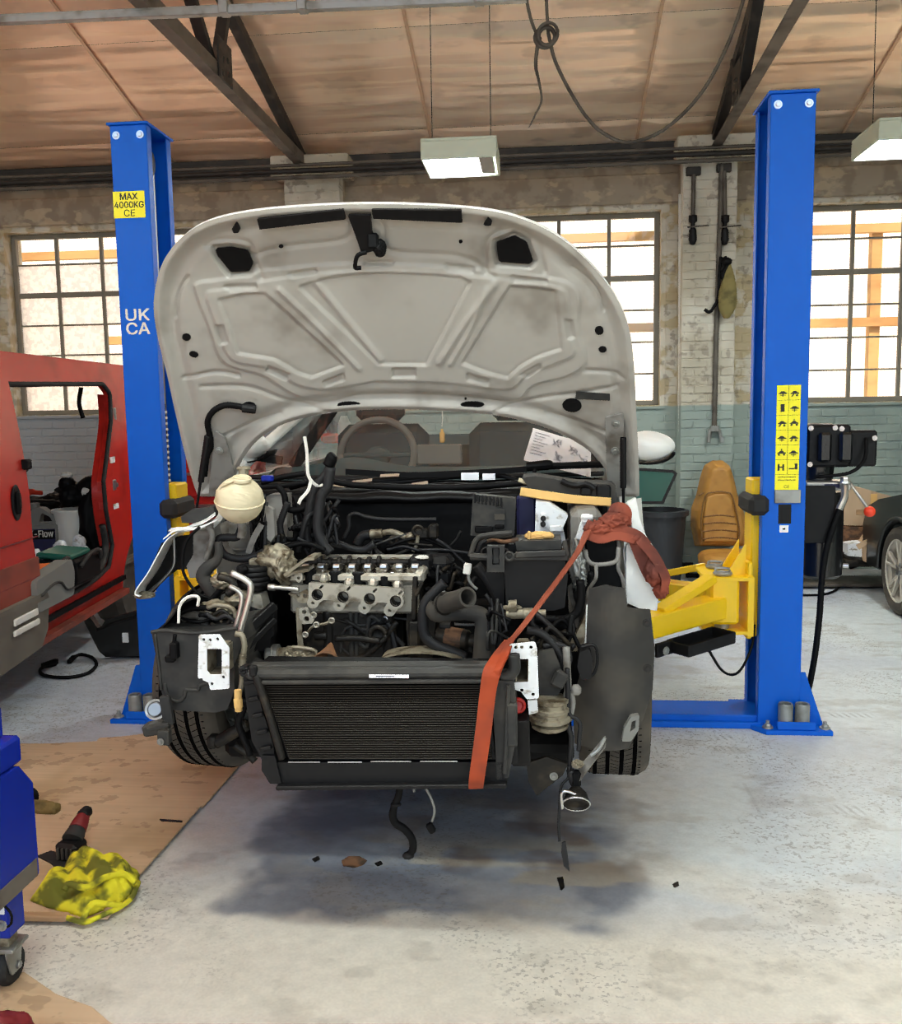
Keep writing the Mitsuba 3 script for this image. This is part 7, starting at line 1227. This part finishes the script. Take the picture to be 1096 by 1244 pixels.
# tan seat
SE = thing('car_chair', 'tan leather car seat standing against the back wall', 'seat'); sy = 7.95
bko = [(1.318,0.291),(1.282,0.468),(1.287,0.623),(1.326,0.728),(1.358,0.888),(1.391,0.985),(1.458,1.026),(1.539,1.025),(1.594,0.983),(1.629,0.871),(1.659,0.746),(1.716,0.592),(1.739,0.431),(1.721,0.29)]
def cushion(poly, y0, y1, r, name, m='tan_leather', par=SE, amp=1.0):
    g = rpoly(poly, .015); b_ = g.bounds; n = 60
    X_, Z_ = np.meshgrid(np.linspace(b_[0], b_[2], n), np.linspace(b_[1], b_[3], n), indexing='ij'); p = np.stack([X_.ravel(), Z_.ravel()], 1)
    d = -sdist(p, np.array(g.exterior.coords)[:-1]); ins = d > 0; a, b2_ = np.meshgrid(np.arange(n-1), np.arange(n-1), indexing='ij'); a = a.ravel(); b2_ = b2_.ravel()
    q = np.stack([a*n+b2_, (a+1)*n+b2_, (a+1)*n+b2_+1, a*n+b2_+1], 1); q = q[ins[q].all(1)]
    us = np.unique(q[:, [0, 1, 2, 3]]); cnt = np.zeros(len(p), int); np.add.at(cnt, q.ravel(), 1)
    for i in us:
        if cnt[i] < 4: o = g.exterior.interpolate(g.exterior.project(Point(p[i]))); p[i] = (o.x, o.y); d[i] = 0
    k = np.clip(d/r, 0, 1); y = y1-(y1-y0)*np.sqrt(1-(1-k)**2)
    m_ = trimesh.Trimesh(np.stack([p[:, 0], y, p[:, 1]], 1), np.vstack([q[:, [0, 1, 2]], q[:, [0, 2, 3]]]), process=False); m_.remove_unreferenced_vertices()
    bk_ = xz(g, y1-.002, y1+.02)
    return put(name, cat(m_, bk_), m, par, 40)
cushion(bko, 7.83, 8.02, .07, 'backrest')
cushion([(1.368,0.745),(1.442,0.779),(1.535,0.778),(1.59,0.729),(1.647,0.481),(1.643,0.342),(1.347,0.343),(1.337,0.551)], 7.805, 7.86, .03, 'back_pad')
for i, L_ in enumerate(([(1.35,7.8,0.57),(1.484,7.8,0.583),(1.604,7.8,0.569)], [(1.345,7.8,0.508),(1.485,7.8,0.521),(1.619,7.8,0.507)], [(1.339,7.8,0.446),(1.486,7.8,0.459),(1.626,7.8,0.445)], [(1.34,7.8,0.383),(1.487,7.8,0.397),(1.628,7.8,0.382)])): put('tuck', tube([(a, b+.008, c_) for a, b, c_ in L_], .007, 6), 'seam_tan', SE, True)
put('piping', cat(tube([(1.341,7.805,0.362),(1.331,7.805,0.556),(1.362,7.805,0.741),(1.435,7.805,0.775),(1.529,7.805,0.774),(1.582,7.805,0.733),(1.64,7.805,0.485),(1.636,7.805,0.361)], .006, 6), tube([(1.32,7.87,0.742),(1.407,7.87,0.783),(1.554,7.87,0.789),(1.636,7.87,0.74)], .005, 6)), 'seam_tan', SE, True)
put('base_cushion', gridsheet(lambda u, v: np.stack([1.60+.29*np.sign(np.cos(u*2*math.pi))*np.abs(np.cos(u*2*math.pi))**.35*np.sin(v*math.pi)**.3, 7.66+.25*np.sign(np.sin(u*2*math.pi))*np.abs(np.sin(u*2*math.pi))**.35*np.sin(v*math.pi)**.3, .205-.095*np.sign(np.cos(v*math.pi))*np.abs(np.cos(v*math.pi))**.6], 1), 60, 24), 'tan_leather', SE, True)
put('side_hole', cyl((1.44, 7.415, .17), (1.44, 7.44, .17), .035, 18), 'ink', SE); put('seat_rail', cat(bx2(1.36, 1.84, 7.50, 8.0, .0, .045, .006), bx2(1.40, 1.80, 7.55, 7.95, .04, .10, .006)), 'black', SE); put('side_bolster', cat(blob((1.345, 7.66, .235), (.05, .24, .05), 2, .05), blob((1.855, 7.66, .235), (.05, .24, .05), 3, .05)), 'tan_leather', SE, True)
solo('black_pole', tube([(0.866,8.1,0.123), (1.317,8.1,0.116)], .02, 8), 'black', 'black pole lying on the floor between the bin and the seat', 'pole', True)
solo('black_pole', tube([(1.25, 8.05, .03), (2.1, 8.05, .03)], .02, 8), 'black', 'black pole lying on the floor behind the seat', 'pole', True)
# boxes and scrap by the back wall
def pbox(px, y0, y1, z0, name, m, label, ct):
    g = np.array(px); g[:, 1] = np.maximum(g[:, 1], z0); return solo(name, xz(Polygon(g), y0, y1), m, label, ct)
B1 = pbox([(2.359,0.84),(2.574,0.812),(2.879,0.718),(3.068,0.677),(3.074,0.506),(2.368,0.522)], 7.6, 8.0, 0, 'cardboard_box', 'cardboard', 'long cardboard box on top of the pile by the back wall', 'box'); bq = (2.638,7.6,0.772); put('tape', bx((bq[0], 7.598, bq[2]-.10), (.05, .004, .2), .001), 'foam_yellow', B1)
put('tear', bx(np.array((2.555,7.6,0.627))+[0, -.002, 0], (.10, .004, .04), .001), 'stick', B1)
B2 = pbox([(2.34,0.516),(2.718,0.501),(2.723,0.356),(2.345,0.357)], 7.58, 8.0, 0, 'cardboard_box', 'rust', 'flat brown box under the long cardboard box by the back wall', 'box')
solo('box_stand', cat(bx2(2.0, 2.95, 7.6, 8.0, .02, .04), bx2(2.0, 2.04, 7.6, 8.0, .0, .30), bx2(2.9, 2.94, 7.6, 8.0, .0, .30), bx2(2.0, 2.95, 7.6, 8.0, .27, .30)), 'chord_steel', 'low dark rack carrying the boxes by the back wall', 'rack')
sc_ = [(2.388,0.398),(2.512,0.411),(2.528,0.293),(2.391,0.306)]; solo('pale_tray', xz(Polygon(sc_), 7.40, 7.55), 'white_bracket', 'pale plastic tray in the scrap heap beside the power unit', 'tray')
kb = thing('scrap_box', 'torn open cardboard box lying in front of the pile near the dark car', 'box'); kp = [(2.491,0.4),(2.526,0.464),(2.575,0.464),(2.591,0.361),(2.654,0.297),(2.594,0.258),(2.496,0.271)]; put('box_wall', xz(Polygon(kp), 7.32, 7.5), 'cardboard', kb); put('flap', thick(trimesh.Trimesh(np.array([(2.413,7.3,0.408), (2.535,7.34,0.465), (2.548,7.34,0.44), (2.432,7.28,0.372)]), [[0, 1, 2], [0, 2, 3]], process=False), .005), 'cardboard', kb)
solo('scrap_hose', tube([(2.777,8.512,0.03), (2.936,8.688,0.03), (3.052,8.688,0.03), (3.105,8.512,0.03), (3.214,8.427,0.03)], .025, 8), 'black', 'black hose lying in front of the scrap boxes', 'hose', True)
solo('dark_motor', cat(blob((2.483,7.5,0.285), (.10, .1, .08), 5, .35, 4), bx((2.484,7.5,0.246), (.22, .18, .06), .01)), 'engine_dark', 'dark machine part lying in the scrap heap under the pale tray', 'machine part', True)
# dark car at the right edge
DC = thing('dark_car', 'black car parked at the right edge with a silver spoked wheel', 'car')
wc_ = np.array((2.92, 6.72, .315)); DY = 6.66
side_prof = [(2.20, .34), (2.18, .55), (2.26, .70), (2.50, .78), (2.95, .86), (3.60, .95), (4.1, 1.38), (4.9, 1.40), (5.3, 1.2), (5.45, .8), (5.45, .3), (2.30, .26)]
dp = Polygon(side_prof).difference(Point(wc_[0], wc_[2]).buffer(.36)).difference(Point(4.95, .315).buffer(.36))
dp2 = dp.difference(rpoly([(3.72, .96), (4.14, 1.33), (4.80, 1.34), (5.1, .98)], .03))
put('side_panel', xz(dp2, DY+.0, DY+.04), 'black_gloss', DC); put('far_side_panel', xz(dp2, DY+1.45, DY+1.49), 'black_gloss', DC)
tp = np.array(side_prof[:10]); put('upper_skin', strip(np.column_stack([tp[:, 0], tp[:, 0]*0+DY, tp[:, 1]]), np.column_stack([tp[:, 0], tp[:, 0]*0+DY+1.49, tp[:, 1]]), .01), 'black_gloss', DC)
put('wing_flare', tube([(wc_[0]+.37*math.cos(a), DY-.005, wc_[2]+.37*math.sin(a)) for a in np.linspace(-.1, math.pi+.1, 20)], .018, 8, 1), 'black_gloss', DC, True)
put('headlamp', bx((2.26, DY+.12, .66), (.10, .25, .10), .03), 'grey_plastic', DC); put('door_line', cat(bx((3.62, DY-.001, .62), (.008, .004, .6), .001)), 'ink', DC); put('inner_arch', xz(Point(wc_[0], wc_[2]).buffer(.355).intersection(sbox(0, .05, 9, 2)), DY+.26, DY+.30), 'black', DC)
def car_wheel(c, yk):
    w = put('wheel', lathe([(.225, -.10), (.27, -.108), (.305, -.095), (.315, -.06), (.315, .06), (.305, .095), (.27, .108), (.225, .10)], c, np.array(c)+[0, 1, 0], 48), 'tyre', DC, 30)
    put('rim', cat(lathe([(.222, -.095), (.228, -.085), (.205, -.06), (.205, .08), (.225, .095)], c, np.array(c)+[0, 1, 0], 40), ring(np.array(c)+[0, -.092, 0], (0, 1, 0), .222, .008, 40, 6), *[beam(np.array(c)+[.03*math.cos(g), -.07, .03*math.sin(g)], np.array(c)+[.215*math.cos(g+e), -.085, .215*math.sin(g+e)], .022, .028, .004, up=(0, 1, 0)) for g in np.arange(5)*2*math.pi/5+.3 for e in (-.20, .20)]), 'alloy_paint', w, 30)
    put('hub', cat(cyl(np.array(c)+[0, -.095, 0], np.array(c)+[0, -.04, 0], .035, 18), *[bolt(np.array(c)+[.05*math.cos(g), -.085, .05*math.sin(g)], (0, -1, 0), .008) for g in np.arange(5)*2*math.pi/5]), 'steel', w); put('brake_disc', cyl(np.array(c)+[0, .0, 0], np.array(c)+[0, .03, 0], .14, 30), 'engine_dark', w)
car_wheel((wc_[0], DY+.09, wc_[2]), 0); car_wheel((4.95, DY+.09, .315), 0); car_wheel((wc_[0], DY+1.40, wc_[2]), 1); car_wheel((4.95, DY+1.40, .315), 1)

for k in [k for k in scene if k.startswith(DC+'__')]:
    scene[k] = {**scene[k], 'to_world': T([[0, 1, 0, 2.50-DY], [-1, 0, 0, 9.60], [0, 0, 1, 0], [0, 0, 0, 1]])}
